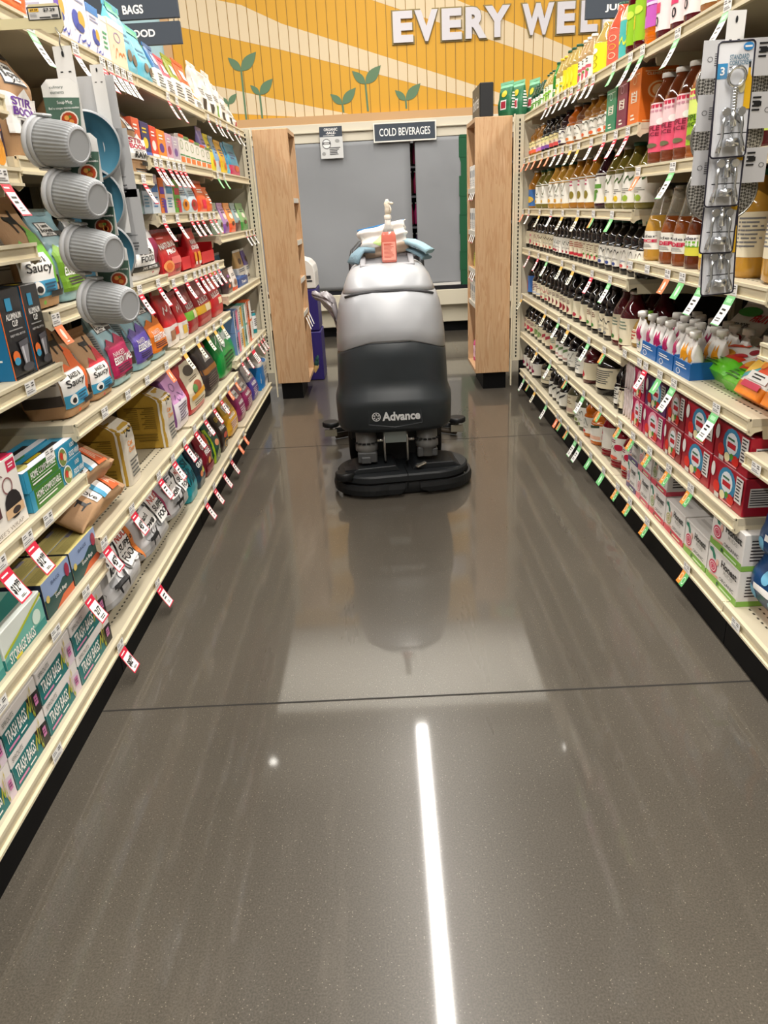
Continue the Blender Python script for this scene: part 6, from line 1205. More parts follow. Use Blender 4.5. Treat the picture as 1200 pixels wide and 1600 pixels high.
loft([(.938, .210, .150, .90, .026), (.944, .220, .138, .90, .026), (.965, .213, .150, .89, .024), (1.005, .198, .190, .87, .02), (1.035, .178, .245, .84, .014), (1.052, .155, .300, .80, .008), (1.061, .13, .340, .76, .003), (1.064, .10, .38, .70, 0)], TANK, ex=4.5).build('tank_lid', SC)
m = MB(); m.tube([(-.205, .16, .937), (-.17, .128, .948), (-.1, .112, .958), (0, .108, .962), (.1, .112, .958), (.17, .128, .948), (.205, .16, .937)], .006, mat('#3a3a3d', .6), 8); m.build('lid_seam', SC)
# tray on the lid: raised rim round a sunken well
TR = mat('#8f8e91', .45)
m = MB()
for a, b in (((-.132, -.12, -.02), (.132, -.095, .016)), ((-.132, -.095, -.02), (-.104, .10, .016)), ((.104, -.095, -.02), (.132, .10, .016)), ((-.132, .10, -.02), (.132, .125, .016))): m.box(a, b, TR)
tr = m.build('tray', SC, .006, 2); tr.location = (0, .43, 1.068); tr.rotation_euler = (.17, 0, 0)
m = MB(); m.box((-.105, -.096, -.018), (.105, .102, .001), mat('#77777a', .5)); m.build('tray_well', tr)
# badge
vs_ = MB()
def front_y(x, z): return .018 - .035 * (1 - (x / .276) ** 2) - .0015
bd = lambda u, v, off: ((-.11 + .235 * u), front_y(-.11 + .235 * u, 0) - off, .372 + .065 * v)
put_print(vs_, [('t', 'Advance', .215, .16, .98, .82, mat('#d4d6d6', .4), 0, .035), ('o', .095, .48, .088, .33, mat('#d4d6d6', .4))] + [('p', [(.095 + .07 * math.cos(a) * .3, .48 + .26 * math.sin(a) * .3), (.095 + .068 * math.cos(a + .35), .48 + .25 * math.sin(a + .35)), (.095 + .055 * math.cos(a + .9), .48 + .2 * math.sin(a + .9))], mat('#d4d6d6', .4)) for a in [i * PI / 3 for i in range(6)]], bd, lift=.0006)
vs_.build('badge', SC)
m = MB(); m.tube([(-.125, front_y(-.125, 0), .365), (-.12, front_y(-.12, 0), .455), (.12, front_y(.12, 0), .455), (.13, front_y(.13, 0), .365), (0, front_y(0, 0), .350)], .0022, mat('#3a3e42', .4), 6, True); m.build('badge_recess', SC)
# chassis, motors, lift linkage
m = MB(); m.box((-.19, .22, .10), (.19, .86, .36), BK); m.box((-.235, .30, .20), (.235, .40, .36), BK2); m.build('chassis', SC, .01, 1)
for x, z0 in ((-.145, .155), (.155, .165)):
    m = MB(); m.lathe([(.040, z0), (.046, z0 + .005), (.046, z0 + .045), (.056, z0 + .05), (.056, z0 + .075), (.052, z0 + .08), (.052, z0 + .20)], MOT, 24, (x, .115, 0)); mo = m.build('motor', SC)
    q = MB()
    for j in range(6):
        a = -PI / 2 + (j - 2.5) * .42; q.box((x + .0545 * math.cos(a) - .009, .115 + .0545 * math.sin(a) - .002, z0 + .088), (x + .0545 * math.cos(a) + .009, .115 + .0545 * math.sin(a) + .002, z0 + .097), BK)
    q.build('vent_slots', mo)
    q = MB(); s = -1 if x < 0 else 1
    if s < 0: q.box((x - .045, .055, .152), (x + .05, .12, .205), mat('#4e4f50', .4)); q.box((x - .03, .045, .15), (x + .02, .07, .185), mat('#4e4f50', .4))
    else: q.box((x - .05, .07, .165), (x - .018, .12, .215), mat('#4e4f50', .4)); q.box((x + .02, .075, .165), (x + .05, .12, .205), mat('#4e4f50', .4))
    q.build('motor_mount', mo, .005, 1)
m = MB(); m.prism([(-.052, .255), (.052, .255), (.052, .325), (.02, .325), (.012, .342), (-.012, .342), (-.02, .325), (-.052, .325)], .045, .05, mat('#8d9694', .45, .5)); m.build('lift_plate', SC)
for s in (-1, 1):
    m = MB(); m.tube([(s * .056, .055, .325), (s * .056, .06, .16), (s * .05, .075, .15)], .0055, STEEL, 8); m.build('lift_rod', SC)
    m = MB(); m.lathe([(.008, 0), (.008, .03)], STEEL, 10, (s * .06 if s > 0 else -.09, .05, .268), 'x'); m.build('lift_pin', SC)
# scrub deck: two brushes side by side under one cover, turned a little
DK = empty('scrub_deck', (.03, .155, 0), math.radians(7)); DK.parent = SC
def stadium(L, r, n=30, dent=0.0):
    pts = []
    for j in range(n + 1): a = -PI / 2 + PI * j / n; pts.append((L + r * math.cos(a), r * math.sin(a)))
    for j in range(n + 1): a = PI / 2 + PI * j / n; pts.append((-L + r * math.cos(a), r * math.sin(a)))
    return pts
def ringat(L, r, z): return [(x, y, z) for x, y in stadium(L, r)]
DKM = mat('#1c1f22', .55); DKS = mat('#151719', .5)
m = MB(); m.rings([ringat(.155, .170, .070), ringat(.155, .176, .076), ringat(.155, .176, .102), ringat(.155, .168, .110), ringat(.150, .150, .113)], DKM, smooth=False); m.build('deck_cover', DK)
m = MB(); m.rings([ringat(.155, .156, .004), ringat(.155, .160, .012), ringat(.155, .160, .08)], mat('#0d0e0f', .6)); m.build('splash_skirt', DK)
for s, (a0, a1) in ((-1, (PI * .96, PI * 1.57)), (1, (-PI * .43, PI * .10))):
    pts = [(s * .155 + .181 * math.cos(a0 + (a1 - a0) * j / 14), .181 * math.sin(a0 + (a1 - a0) * j / 14)) for j in range(15)]
    if s < 0: pts = pts + [(-.10, -.182), (-.04, -.184), (-.02, -.184)]
    else: pts = [(.055, -.184), (.10, -.184)] + pts
    m = MB(); n_ = len(pts); vs_ = []
    for i, (x, y) in enumerate(pts):
        k = .35 if (s < 0 and i == n_ - 1) or (s > 0 and i == 0) else 1
        for dz, g in ((.018 + .03 * (1 - k), 0), (.018 + .03 * (1 - k), .014), (.045, .017), (.068, .012), (.068, 0)): 
            L_ = math.hypot(x - s * .155, y) if abs(x) > .155 else abs(y); nx, ny = ((x - s * .155) / L_, y / L_) if abs(x) > .155 else (0, -1)
            vs_.append((x + nx * g, y + ny * g, dz))
    fs = [(i * 5 + j, i * 5 + (j + 1) % 5, (i + 1) * 5 + (j + 1) % 5, (i + 1) * 5 + j) for i in range(n_ - 1) for j in range(5)] + [tuple(range(5)), tuple((n_ - 1) * 5 + j for j in range(5))]
    m.add(vs_, fs, DKS); m.build('skirt_bumper', DK)
m = MB(); m.prism([(-.28, .110), (-.03, .112), (-.05, .142), (-.24, .138)], -.12, .06, DKM); m.build('cover_ridge', DK, .004, 1)
m = MB(); m.prism([(.03, .112), (.28, .110), (.24, .138), (.05, .142)], -.12, .06, DKM); m.build('cover_ridge', DK, .004, 1)
m = MB(); m.box((-.002, -.1765, .03), (.002, -.02, .1165), BK); m.build('cover_split', DK)
m = MB(); m.box((.0, -.150, .118), (.055, -.128, .127), mat('#c8c4b8', .25, .8)); o = m.build('latch', DK, .002, 1); o.rotation_euler = (0, -.25, .35); o.location = (.03, .005, .012)
m = MB(); m.lathe([(.045, .088), (.05, .092), (.05, .122), (.045, .127)], BK, 24, (-.30, -.10, 0)); m.box((-.30, -.11, .118), (-.21, -.05, .135), BK2); m.build('guide_roller', DK)
# wheels and squeegee
for s in (-1, 1): m = MB(); m.lathe([(.09, -.03), (.14, -.028), (.145, -.02), (.145, .02), (.14, .028), (.09, .03)], BK, 28, (s * .225, .60, .145), 'x'); w_ = m.build('wheel', SC); q = MB(); q.lathe([(.05, -.034), (.05, .034)], mat('#5a5a5c', .4), 18, (s * .225, .60, .145), 'x'); q.build('hub', w_)
SQ = empty('squeegee', (0, 1.02, 0)); SQ.parent = SC
m = MB(); m.tube([(-.36, -.02, .055), (-.2, .06, .055), (0, .09, .055), (.2, .06, .055), (.38, -.06, .055)], .016, mat('#2a2b2d', .4)); m.build('squeegee_bar', SQ)
m = MB(); m.tube([(-.36, -.02, .02), (-.2, .06, .02), (0, .09, .02), (.2, .06, .02), (.38, -.06, .02)], .018, mat('#3a2f22', .6)); m.build('blade', SQ)
for x, y in ((-.385, -.035), (.385, -.075)):
    m = MB(); m.lathe([(.048, .088), (.052, .092), (.052, .112), (.046, .118)], BK, 24, (x, y, 0)); m.build('bumper_roller', SQ)
    m = MB(); m.box((x - .04, y - .03, .03), (x + .035, y - .02, .075), mat('#a9a392', .35, .6)); m.tube([(x, y, .05), (x, y, .09)], .012, BK2); m.build('roller_bracket', SQ, .003, 1)
# handle
m = MB(); m.tube([(-.185, .78, .97), (-.185, .83, 1.05), (-.175, .88, 1.095), (-.14, .92, 1.13), (-.05, .94, 1.145), (.06, .94, 1.145), (.14, .92, 1.13), (.175, .88, 1.095), (.185, .83, 1.05), (.185, .78, .97)], .021, BK2, 10); m.build('handle', SC)
m = MB(); m.box((-.175, .78, .95), (.175, .93, 1.085), BK2); m.build('control_panel', SC, .02, 2)

# things on the scrubber
LIQ = mat('#cf7060', .12, coat=.3); PETC = mat('#e6e2dc', .15, trans=.55, ior=1.2)
S0 = Vector((.026, 3.40, 0))
r = empty('spray_bottle', (.045, 3.40 + .40, 1.066)); tag(r, 'spray bottle of pink orange cleaner standing in scrubber tray', 'spray bottle')
def sq_ring(a, b, z, n=20, ex=4): return [(a * sgnpow(math.cos(2 * PI * (j + .5) / n), 2 / ex), b * sgnpow(math.sin(2 * PI * (j + .5) / n), 2 / ex), z) for j in range(n)]
m = MB(); m.rings([sq_ring(.033, .026, 0), sq_ring(.037, .029, .006), sq_ring(.037, .029, .105), sq_ring(.035, .028, .125), sq_ring(.029, .024, .140)], LIQ); m.build('liquid', r)
m = MB(); m.rings([sq_ring(.029, .024, .140), sq_ring(.022, .02, .158, ex=3), sq_ring(.016, .016, .175, ex=2), sq_ring(.015, .015, .195, ex=2)], PETC); m.build('bottle_shoulder', r)
m = MB(); put_print(m, [('r', 0, 0, 1, 1, ink('#e09a88')), ('b', .1, .1, .9, .9, ink('#c45a4a'), 11), ('r', .1, .84, .7, .92, ink('#c45a4a'))], flat((-.031, -.0298, .012), (.062, 0, 0), (0, 0, .082)), step=2); m.build('label', r)
m = MB(); m.lathe([(.016, .195), (.017, .197), (.017, .212), (.012, .216)], mat('#d9d2c6', .4), 16); m.build('collar', r)
m = MB(); TRG = mat('#d6cbb8', .6, bump=.5, bscale=60)
m.rings([sq_ring(.011, .010, .213), sq_ring(.013, .012, .235), sq_ring(.012, .014, .252), sq_ring(.016, .012, .264), sq_ring(.010, .009, .276), sq_ring(.005, .006, .284)], TRG); m.tube([(.004, -.006, .268), (.02, -.012, .266), (.027, -.014, .262)], .006, TRG); m.build('spray_head', r)
m = MB(); m.tube([(.010, -.008, .258), (.016, -.016, .24), (.014, -.014, .222)], .004, TRG); m.build('trigger', r)
o = bag('wipes_bag', .24, .15, .10, mat('#dcd9d2', .35, coat=.2), zones=[(.3, mat('#b9a892', .5))], style='pillow', wr=.34, seed=31, seal=foil('#1f78b8', .35), seal_h=.03, front=[('p', [(.25, .45), (.55, .72), (.7, .6), (.4, .3)], ink('#b7d98a')), ('c', .62, .8, .08, .04, ink('#5a6a78'))])
place(o, .035, 3.40 + .52, 1.088, 0, -.18, -.17); tag(o, 'white zip bag of wipes with blue edge behind the spray bottle', 'bag')
def rag(name, pts, wd, th, m_, seed):
    """a folded cloth laid along a line"""
    mb = MB(); rs = []; n = 14
    P_ = [Vector(p) for p in pts]
    for i, p in enumerate(P_):
        t = (P_[min(i + 1, len(P_) - 1)] - P_[max(i - 1, 0)]).normalized(); s_ = t.cross(Vector((0, 0, 1))).normalized(); u = s_.cross(t)
        ring = []
        for j in range(n):
            a = 2 * PI * j / n; q = 1 + .22 * noise.noise(Vector((i * .7 + seed, math.cos(a) * 1.3, math.sin(a) * 1.3)))
            ring.append(p + s_ * wd * sgnpow(math.cos(a), .6) * q + u * th * sgnpow(math.sin(a), .6) * q)
        rs.append(ring)
    mb.rings(rs, m_); return mb.build(name)
RAG = mat('#7893a0', .85, bump=.4, bscale=120); RAG2 = mat('#93b3be', .85, bump=.4, bscale=120)
tag(rag('cleaning_cloth', [(.10, 3.95, 1.150), (.11, 3.95, 1.155), (.16, 3.92, 1.148), (.20, 3.90, 1.132), (.24, 3.88, 1.108), (.248, 3.876, 1.10)], .05, .013, RAG2, 3), 'pale blue cloth hanging over scrubber handle beside the wipes bag', 'cloth')
tag(rag('cleaning_cloth', [(.13, 3.95, 1.122), (.14, 3.95, 1.12), (.18, 3.93, 1.104), (.222, 3.91, 1.082), (.235, 3.90, 1.07)], .045, .010, RAG, 9), 'blue grey cloth underneath the pale blue cloth', 'cloth')
tag(rag('cleaning_cloth', [(-.135, 3.86, 1.065), (-.12, 3.87, 1.10), (-.09, 3.89, 1.125), (-.03, 3.90, 1.12)], .045, .014, RAG, 15), 'blue grey cloth bunched at the other end of the handle', 'cloth')
TB = mat('#8f8789', .5, trans=.15, bump=.5, bscale=40)
rs = []
for i, (x, z, a) in enumerate(((-.350, .930, .016), (-.335, .925, .030), (-.315, .915, .026), (-.295, .905, .05), (-.275, .89, .065), (-.255, .868, .08), (-.240, .84, .09), (-.234, .80, .095), (-.232, .75, .06))):
    rs.append([(x + .012 * noise.noise(Vector((i * .8, j * .7, 2))), 3.84 + a * .9 * math.cos(2 * PI * j / 30) * (1 + .28 * math.sin(7 * 2 * PI * j / 30 + i)), z + a * .62 * math.sin(2 * PI * j / 30) * (1 + .35 * math.sin(6 * 2 * PI * j / 30 + i * .7) + .2 * noise.noise(Vector((i * .9, j * .6, 7))))) for j in range(30)])
m = MB(); m.rings(rs, TB); o = m.build('plastic_bag'); tag(o, 'crumpled grey plastic bag hanging off the side of scrubber', 'bag')

# ---------------------------------------------------------------- recycling kiosk behind the wooden unit
r = empty('collection_bin', (-.70, 6.12, 0)); tag(r, 'purple collection bin with rounded white top behind wooden unit', 'bin')
m = MB(); m.rings([[(x, y, z) for x, y in ((-.18, 0), (.185, 0), (.185, .34), (-.18, .34))] for z in (.0, .40)], mat('#2c2166', .45), smooth=False); m.rings([[(x, y, z) for x, y in ((-.18, 0.004), (.178, .004), (.178, .336), (-.18, .336))] for z in (.405, .735)], mat('#2c2166', .45), smooth=False); m.build('body', r, .008, 1)
m = MB(); pr = [(-.18, .74), (.175, .74), (.175, .86), (.165, .91), (.13, .95), (.07, .97), (-.18, .975)]; m.prism(pr, .002, .335, mat('#d9d6d0', .4)); tp = m.build('rounded_top', r, .006, 1)
m = MB(); put_print(m, [('r', .3, .5, .9, .8, mat('#2a2a2c', .5)), ('r', .5, .2, .95, .35, mat('#2a2a2c', .5))], flat((-.02, -.001, .775), (.18, 0, 0), (0, 0, .08)), step=2); m.build('printed_notice', r)
m = MB(); put_print(m, [('s', .1, .3, .9, .7, WHITE, 4)], flat((-.1, -.001, .5), (.22, 0, 0), (0, 0, .12)), step=2); m.build('body_print', r)

# ---------------------------------------------------------------- hanging goods strips
YA = 1.85
def p_(px, py, Y=YA): return on_y(px, py, Y)
r = empty('price_display', (XL, YA, 1.74)); tag(r, 'beige price arm reaching into the aisle above the hanging mugs', 'price arm')
a = p_(0, 30); b = p_(100, 45); tl = p_(42, 7); br = p_(98, 48)
ARM = mat('#c9be97', .45)
z0 = p_(30, 46).z; z1 = p_(30, 29).z
m = MB(); m.box((0, -.002, z0 - 1.74), (tl.x - XL + .01, .002, z1 - 1.74), ARM); m.build('arm', r)
m = MB(); X0 = tl.x - XL; X1 = p_(98, 30).x - XL; Z1 = p_(70, 6).z - 1.74; Z0 = p_(88, 52).z - 1.74; zm = p_(52, 46).z - 1.74
m.prism([(X0, zm), (X0 + .02, zm), (X0 + .035, Z0), (X1 - .008, Z0), (X1, Z0 + .012), (X1, Z1 - .01), (X1 - .008, Z1), (X0 + .004, Z1), (X0, Z1 - .004)], -.0025, .0025, ARM); m.build('plate', r)
e0 = p_(46, 33); e1 = p_(93, 9)
m = MB(); put_print(m, [('r', 0, 0, 1, 1, INK), ('r', .04, .06, .96, .9, ink('#c9c6c2')), ('r', .06, .62, .36, .88, ink('#e2b23a')), ('t', '$7.29', .1, .66, .33, .82, INK), ('t', '$7.29', .5, .56, .86, .84, INK, 0, .03), ('b', .08, .2, .3, .5, GREY, 4), ('r', .36, .1, .7, .2, INK), ('r', .74, .14, .94, .34, ink('#4a4a4c'))], flat((e0.x - XL, -.0025, e0.z - 1.74), (e1.x - e0.x, 0, 0), (0, 0, e1.z - e0.z)), step=2, lift=.0006); m.build('price_screen', r)
hk = p_(88, 46)
m = MB(); m.tube([(hk.x - XL, -.004, hk.z - 1.74 + .003), (hk.x - XL + .008, -.008, hk.z - 1.74 - .012), (hk.x - XL + .004, -.008, hk.z - 1.74 - .028), (hk.x - XL + .006, -.006, hk.z - 1.74 - .04)], .0016, STEEL, 6); m.build('hook', r)

CLR = mat('#e4e4e0', .12, trans=.35, ior=1.2)
def clip_strip(name, x, y, ztop, length, w_, label):
    o = MB(); o.box((-w_ / 2, -.0006, -length), (w_ / 2, .0006, 0), mat('#e0dedb', .3)); put_print(o, [('r', .2, .9, .35, .905, INK), ('r', .65, .9, .8, .905, INK), ('c', .5, .97, .07, .012, INK)], flat((-w_ / 2, -.0006, -length), (w_, 0, 0), (0, 0, length)), step=2); q = o.build(name); q.location = (x, y, ztop); tag(q, label, 'clip strip'); return q
MG = mat('#9ea0a2', .38); MG2 = mat('#b3b4b6', .35)
def make_mug():
    r = empty('soup_mug')
    n = 144; prof = [(.028, .097), (.036, .0975), (.0405, .093), (.0435, .080), (.0465, .050), (.048, .020), (.0485, .012)]
    rs = [[(z - .05, rad_ * math.cos(2 * PI * j / n) * (1 - ((0, .03, .06, .03)[j % 4] if .014 < z < .094 else 0)), rad_ * math.sin(2 * PI * j / n) * (1 - ((0, .03, .06, .03)[j % 4] if .014 < z < .094 else 0))) for j in range(n)] for rad_, z in prof]
    m = MB(); m.rings(rs, MG); m.build('ribbed_body', r)
    m = MB(); m.lathe([(.0305, .0472), (.032, .0492), (.035, .0472)], MG2, 30, axis='x', cap0=False, cap1=False); m.build('foot_ring', r)
    m = MB(); m.lathe([(.049, -.05), (.051, -.049), (.051, -.038), (.049, -.037)], MG2, 30, axis='x'); m.build('rim', r)
    m = MB(); m.lathe([(.030, -.064), (.052, -.063), (.054, -.060), (.054, -.051), (.050, -.050)], mat('#c3c4c6', .3), 30, axis='x'); ld = m.build('lid', r)
    for sgn in (-1, 1): q = MB(); q.box((-.062, -.014, sgn * .054 - .003), (-.030, .014, sgn * .054 + .003), mat('#c9caca', .25)); q.build('clip', ld, .003, 1)
    return r
strip_top = p_(95, 70)
clip_strip('clip_strip', p_(97, 95).x, YA + .012, strip_top.z, .50, .040, 'white plastic strip holding the grey soup mugs')
km = Kind(make_mug); mug_axis = []
for i, (px, py) in enumerate(((112, 228), (140, 308), (165, 390), (189, 470))):
    c = p_(px, py); o = km.get(); o.location = (c.x, YA - .055, c.z)
    o.rotation_euler = (0, math.radians((8, 10, 8, 6)[i]), math.radians(-22))
    tag(o, 'grey ribbed soup mug, ' + ['topmost', 'second', 'third', 'lowest'][i] + ' on the hanging strip', 'mug', 'soup mugs on the strip')
    # card of the mug
    q = MB(); w_ = .078; h_ = .10
    put_print(q, [('p', [(0, .45), (1, .52), (1, .88), (.82, 1), (.18, 1), (0, .88)], ink('#e4e2de')), ('p', [(0, .0), (.9, 0), (1, .62), (.0, .66)], ink('#4e6b5c')), ('t', 'culinary', .22, .80, .6, .87, ink('#4a5a52'), 0, 0), ('t', 'elements', .22, .71, .6, .78, ink('#4a5a52'), 0, 0), ('t', 'Soup Mug', .36, .50, .78, .58, WHITE, 0, 0), ('t', 'Bol a soupe micro-ondes', .1, .40, .95, .46, WHITE, 0, 0), ('c', .62, .2, .26, .18, ink('#e8dccc')), ('c', .62, .2, .22, .15, ink('#b0401c')), ('c', .56, .24, .07, .05, ink('#e0a04a')), ('c', .68, .16, .07, .05, ink('#d88a3a')), ('c', .66, .26, .04, .03, ink('#6a8a3a'))] if True else [], flat((-w_ / 2, 0, 0), (w_, 0, 0), (0, 0, h_)), step=2)
    q.add([(-w_ / 2, .0008, .0), (w_ / 2, .0008, 0), (w_ / 2, .0008, .088), (.026, .0008, h_), (-.026, .0008, h_), (-w_ / 2, .0008, .088)], [tuple(range(6))], ink('#cfcdc8'))
    cdo = q.build('printed_card', o); cdo.matrix_parent_inverse = Matrix.Identity(4)
    Mx = Matrix.Translation((c.x + (.0 if i else .002), YA - .012, c.z + .030)) 
    Mo = Matrix.Translation(o.location) @ o.rotation_euler.to_matrix().to_4x4()
    cdo.matrix_basis = Mo.inverted() @ Mx
# grey backing cards with blue bowls, strip just behind
YB = YA + .09
clip_strip('clip_strip', on_y(150, 110, YB).x, YB + .006, on_y(150, 100, YB).z, .36, .03, 'white plastic strip behind, holding the blue bowls')
BLU = mat('#4a7f95', .4)
def make_bowl():
    r = empty('blue_bowl')
    m = MB(); m.lathe([(.070, .0), (.075, .002), (.076, .010), (.071, .013)], mat('#9a9c9e', .35), 40, axis='y', cap0=False, cap1=False); m.build('rim', r)
    m = MB(); m.lathe([(.071, .004), (.067, .016), (.060, .020), (.054, .030), (.046, .034), (.042, .044), (.0, .046)], BLU, 40, axis='y', cap0=False, cap1=False); m.build('collapsible_body', r)
    m = MB(); m.lathe([(.045, .040), (.047, .048), (.0, .049)], mat('#8f9193', .35), 30, axis='y', cap0=False); m.build('base', r)
    return r
kb = Kind(make_bowl)
for i, (px, py) in enumerate(((150, 230), (156, 314), (174, 396))):
    c = on_y(px, py, YB); o = kb.get(); o.location = (c.x, YB - .05, c.z); o.rotation_euler = (0, 0, math.radians(30))
    tag(o, 'blue collapsible bowl with grey rim, ' + ['topmost', 'second', 'lowest'][i] + ' behind the mugs', 'bowl', 'blue bowls on the strip')
    w_ = .10; h_ = .15; t = on_y((146, 168, 188)[i], (116, 200, 296)[i], YB)
    q = MB(); q.box((-w_ / 2, -.001, -h_), (w_ / 2, .001, 0), mat('#b5b5b6', .5)); put_print(q, [('b', .55, .06, .85, .2, ink('#5a5a5c'), 3), ('r', .6, .3, .8, .31, GREY)], flat((-w_ / 2, -.001, -h_), (w_, 0, 0), (0, 0, h_)), step=2)
    cdo = q.build('backing_card', o, 0); Mo = Matrix.Translation(o.location) @ o.rotation_euler.to_matrix().to_4x4(); cdo.matrix_basis = Mo.inverted() @ Matrix.Translation((t.x - .012, YB + .02, t.z))

# corkscrews on the juice side
YC = 1.98
hk = on_y(1155, 6, YC)
m = MB(); m.box((hk.x - .004, -.002, 1.775), (XR + .001, .002, 1.79), RAILM); m.tube([(hk.x, 0, 1.782), (hk.x + .006, -.004, 1.765), (hk.x, -.004, 1.745)], .0016, STEEL, 6); o = m.build('strip_hook'); o.location = (0, YC, 0); tag(o, 'short beige hook on the top rail holding the corkscrew strip', 'hook')
zt = on_y(1155, 15, YC).z
clip_strip('clip_strip', hk.x, YC + .004, zt, .60, .042, 'white plastic strip holding the corkscrew cards')
CH = mat('#dfe2e6', .22, .9)
def make_corkscrew():
    r = empty('corkscrew_card'); w_, h_ = .082, .235
    m = MB(); m.box((-w_ / 2, 0, -h_), (w_ / 2, .0012, 0), mat('#dddde0', .4)); put_print(m, [('r', .02, .69, .3, .82, ink('#2f86b8')), ('t', 'STANDARD', .34, .845, .86, .89, ink('#5f8296'), 0, .02), ('t', 'CORKSCREW', .34, .80, .95, .84, ink('#5f8296'), 0, .02), ('t', '3', .1, .72, .22, .79, WHITE), ('b', .34, .775, .7, .79, INK, 1), ('c', .82, .95, .14, .035, ink('#2f86c8')), ('r', .72, .942, .92, .958, WHITE), ('p', [(.8, .42), (.98, .42), (.98, .68), (.93, .72), (.93, .77), (.86, .77), (.86, .72), (.8, .68)], ink('#e2b01e')), ('r', .87, .77, .92, .82, INK), ('c', .72, .62, .09, .06, ink('#e6dca8'))], flat((-w_ / 2, 0, -h_), (w_, 0, 0), (0, 0, h_)), step=2); m.build('card', r)
    bm = MB(); rr_ = .007; pts = []
    for cx, cz, a0 in ((w_ / 2 - .008, -.008, 0), (-w_ / 2 + .008, -.008, PI / 2), (-w_ / 2 + .008, -h_ + .008, PI), (w_ / 2 - .008, -h_ + .008, 1.5 * PI)):
        for k_ in range(4): a = a0 + k_ * PI / 6; pts.append((cx + .008 * math.cos(a), -.001, cz + .008 * math.sin(a)))
    bm.tube(pts, .0019, mat('#232030', .4), 6, True); bm.build('border', r)
    m = MB(); m.tube([(.019 * math.cos(2 * PI * j / 24), -.014 - .004 * math.sin(2 * PI * j / 24), -.072 + .019 * math.sin(2 * PI * j / 24)) for j in range(24)], .0042, CH, 8, True); m.build('ring_handle', r)
    m = MB(); pr = [(.004, -.092)]
    for k_ in range(8): z = -.094 - k_ * .006; pr += [(.0058, z), (.0058, z - .003), (.0042, z - .0042)]
    pr += [(.006, -.142), (.008, -.145), (.0085, -.172), (.004, -.174)]; m.lathe(pr[::-1], CH, 14, (0, -.013, 0)); m.build('rack_shaft', r)
    for s in (-1, 1):
        m = MB(); m.lathe([(.009, -.019), (.010, -.013), (.009, -.007)], CH, 12, (s * .017, 0, -.142), 'y'); m.tube([(s * .017, -.013, -.142), (s * .022, -.013, -.168), (s * .021, -.012, -.192), (s * .026, -.012, -.212), (s * .029, -.012, -.226)], [.0045, .004, .004, .006, .005], CH, 8); m.build('lever', r)
    m = MB(); m.tube([(.0028 * math.cos(k_ * 1.05), -.013 + .0028 * math.sin(k_ * 1.05), -.174 - k_ * .0011) for k_ in range(26)], .0011, CH, 6); m.build('worm', r)
    m = MB(); m.lathe([(.015, -.214), (.017, -.212), (.0165, -.204), (.0155, -.198), (.012, -.196)], CH, 20, (0, -.014, 0), cap0=False); m.build('bell_collar', r)
    m = MB(); m.tube([(-.032, -.010, -.186), (0, -.020, -.1855), (.034, -.010, -.186)], .0012, mat('#151515', .5), 6); m.build('tie', r)
    m = MB(); m.rings([[(x, y, z) for x, z in ((-.032, -.235), (.032, -.235), (.032, -.05), (-.032, -.05))] for y in (-.001, -.0016)], mat('#eef2f6', .08, alpha=.05), smooth=False); m.build('blister', r)
    return r
kc = Kind(make_corkscrew)
for i, (px, py) in enumerate(((1152, 64), (1144, 150), (1137, 232), (1128, 305))):
    yy = YC - .07 + .016 * i; c = on_y(px, py, yy); o = kc.get(); o.location = (c.x, yy, c.z); o.rotation_euler = (math.radians(-2), math.radians((-1, 0, 1, -3)[i]), 0)
    tag(o, 'standard corkscrew on white card, ' + ['topmost', 'second', 'third', 'lowest'][i] + ' on its strip', 'corkscrew', 'corkscrews on the strip')
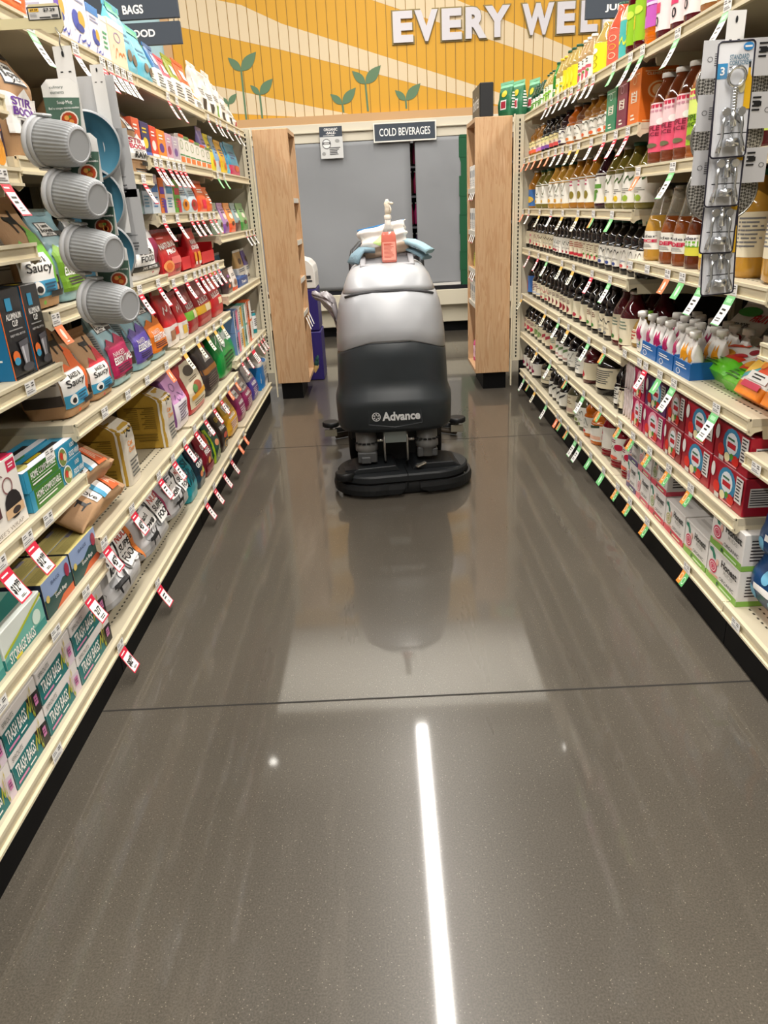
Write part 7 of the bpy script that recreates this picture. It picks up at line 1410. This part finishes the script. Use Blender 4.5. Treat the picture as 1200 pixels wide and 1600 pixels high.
# wire mesh strainers on grey cards behind them
def mesh_mat():
    m, nt, b, N, Lk = node_mat('woven_wire')
    tc = N('ShaderNodeTexCoord'); ck = N('ShaderNodeTexChecker'); ck.inputs['Scale'].default_value = 190; ck.inputs[1].default_value = rgb('#c9c6be'); ck.inputs[2].default_value = rgb('#58554f')
    mp = N('ShaderNodeMapping'); mp.inputs['Rotation'].default_value = (0, .78, 0); Lk(tc.outputs['Object'], mp.inputs['Vector']); Lk(mp.outputs[0], ck.inputs['Vector']); Lk(ck.outputs[0], b.inputs['Base Color']); b.inputs['Roughness'].default_value = .35; b.inputs['Metallic'].default_value = .4
    return m
WIRE = mesh_mat(); YD = YC + .06
def make_strainer():
    r = empty('strainer_card'); w_ = .18; h_ = .078
    m = MB(); m.box((-w_ / 2, -.030, -h_), (w_ / 2, -.0288, 0), mat('#c2c1c2', .5)); put_print(m, [('b', .16, .3, .42, .66, ink('#4a4a4c'), 6), ('o', .1, .5, .035, .07, INK), ('o', .93, .5, .035, .07, INK), ('b', .72, .45, .86, .9, INK, 4), ('r', .74, .62, .84, .74, INK)], flat((-w_ / 2, -.030, -h_), (w_, 0, 0), (0, 0, h_)), step=2); m.build('card', r)
    m = MB(); rs = [[(.088 * q * math.cos(2 * PI * j / 32), -.004 - .02 * (1 - q * q) + .0, -.092 + .076 * q * math.sin(2 * PI * j / 32)) for j in range(32)] for q in (1, .9, .75, .55, .3, .05)]
    m.rings(rs, WIRE, False, True); m.build('wire_bowl', r)
    m = MB(); m.tube([(.088 * math.cos(2 * PI * j / 32), -.004, -.092 + .076 * math.sin(2 * PI * j / 32)) for j in range(32)], .0025, mat('#b9b6ae', .25, .9), 6, True); m.build('rim', r)
    return r
ks = Kind(make_strainer)
for i, (px, py) in enumerate(((1148, 66), (1136, 150), (1126, 235))):
    c = on_y(px, py, YD); o = ks.get(); o.location = (c.x, YD + .004 * (2 - i) * 2 - .03, c.z)
    for ch in o.children:
        if ch.name.startswith('card'): pass
    tag(o, 'round wire strainer on grey card, ' + ['topmost', 'second', 'lowest'][i] + ' behind the corkscrews', 'strainer', 'strainers on the strip')

# ---------------------------------------------------------------- labels: the same goods in a row are told apart by counting from the far end
ORD = ['first', 'second', 'third', 'fourth', 'fifth', 'sixth', 'seventh', 'eighth', 'ninth', 'tenth', 'eleventh', 'twelfth', 'thirteenth', 'fourteenth', 'fifteenth', 'sixteenth', 'seventeenth', 'eighteenth', 'nineteenth', 'twentieth']
by = {}
for it in ITEMS: by.setdefault((it[1], it[2]), []).append(it)
for (look, where), l in by.items():
    base = (look + ', ' + where) if where else look
    if len(l) == 1: tag(l[0][0], base, l[0][3], l[0][4]); continue
    l.sort(key=lambda it: -it[0].location.y)
    for i, it in enumerate(l): tag(it[0], base + ', ' + (ORD[i] if i < 20 else str(i + 1) + 'th') + ' from far end', it[3], it[4])
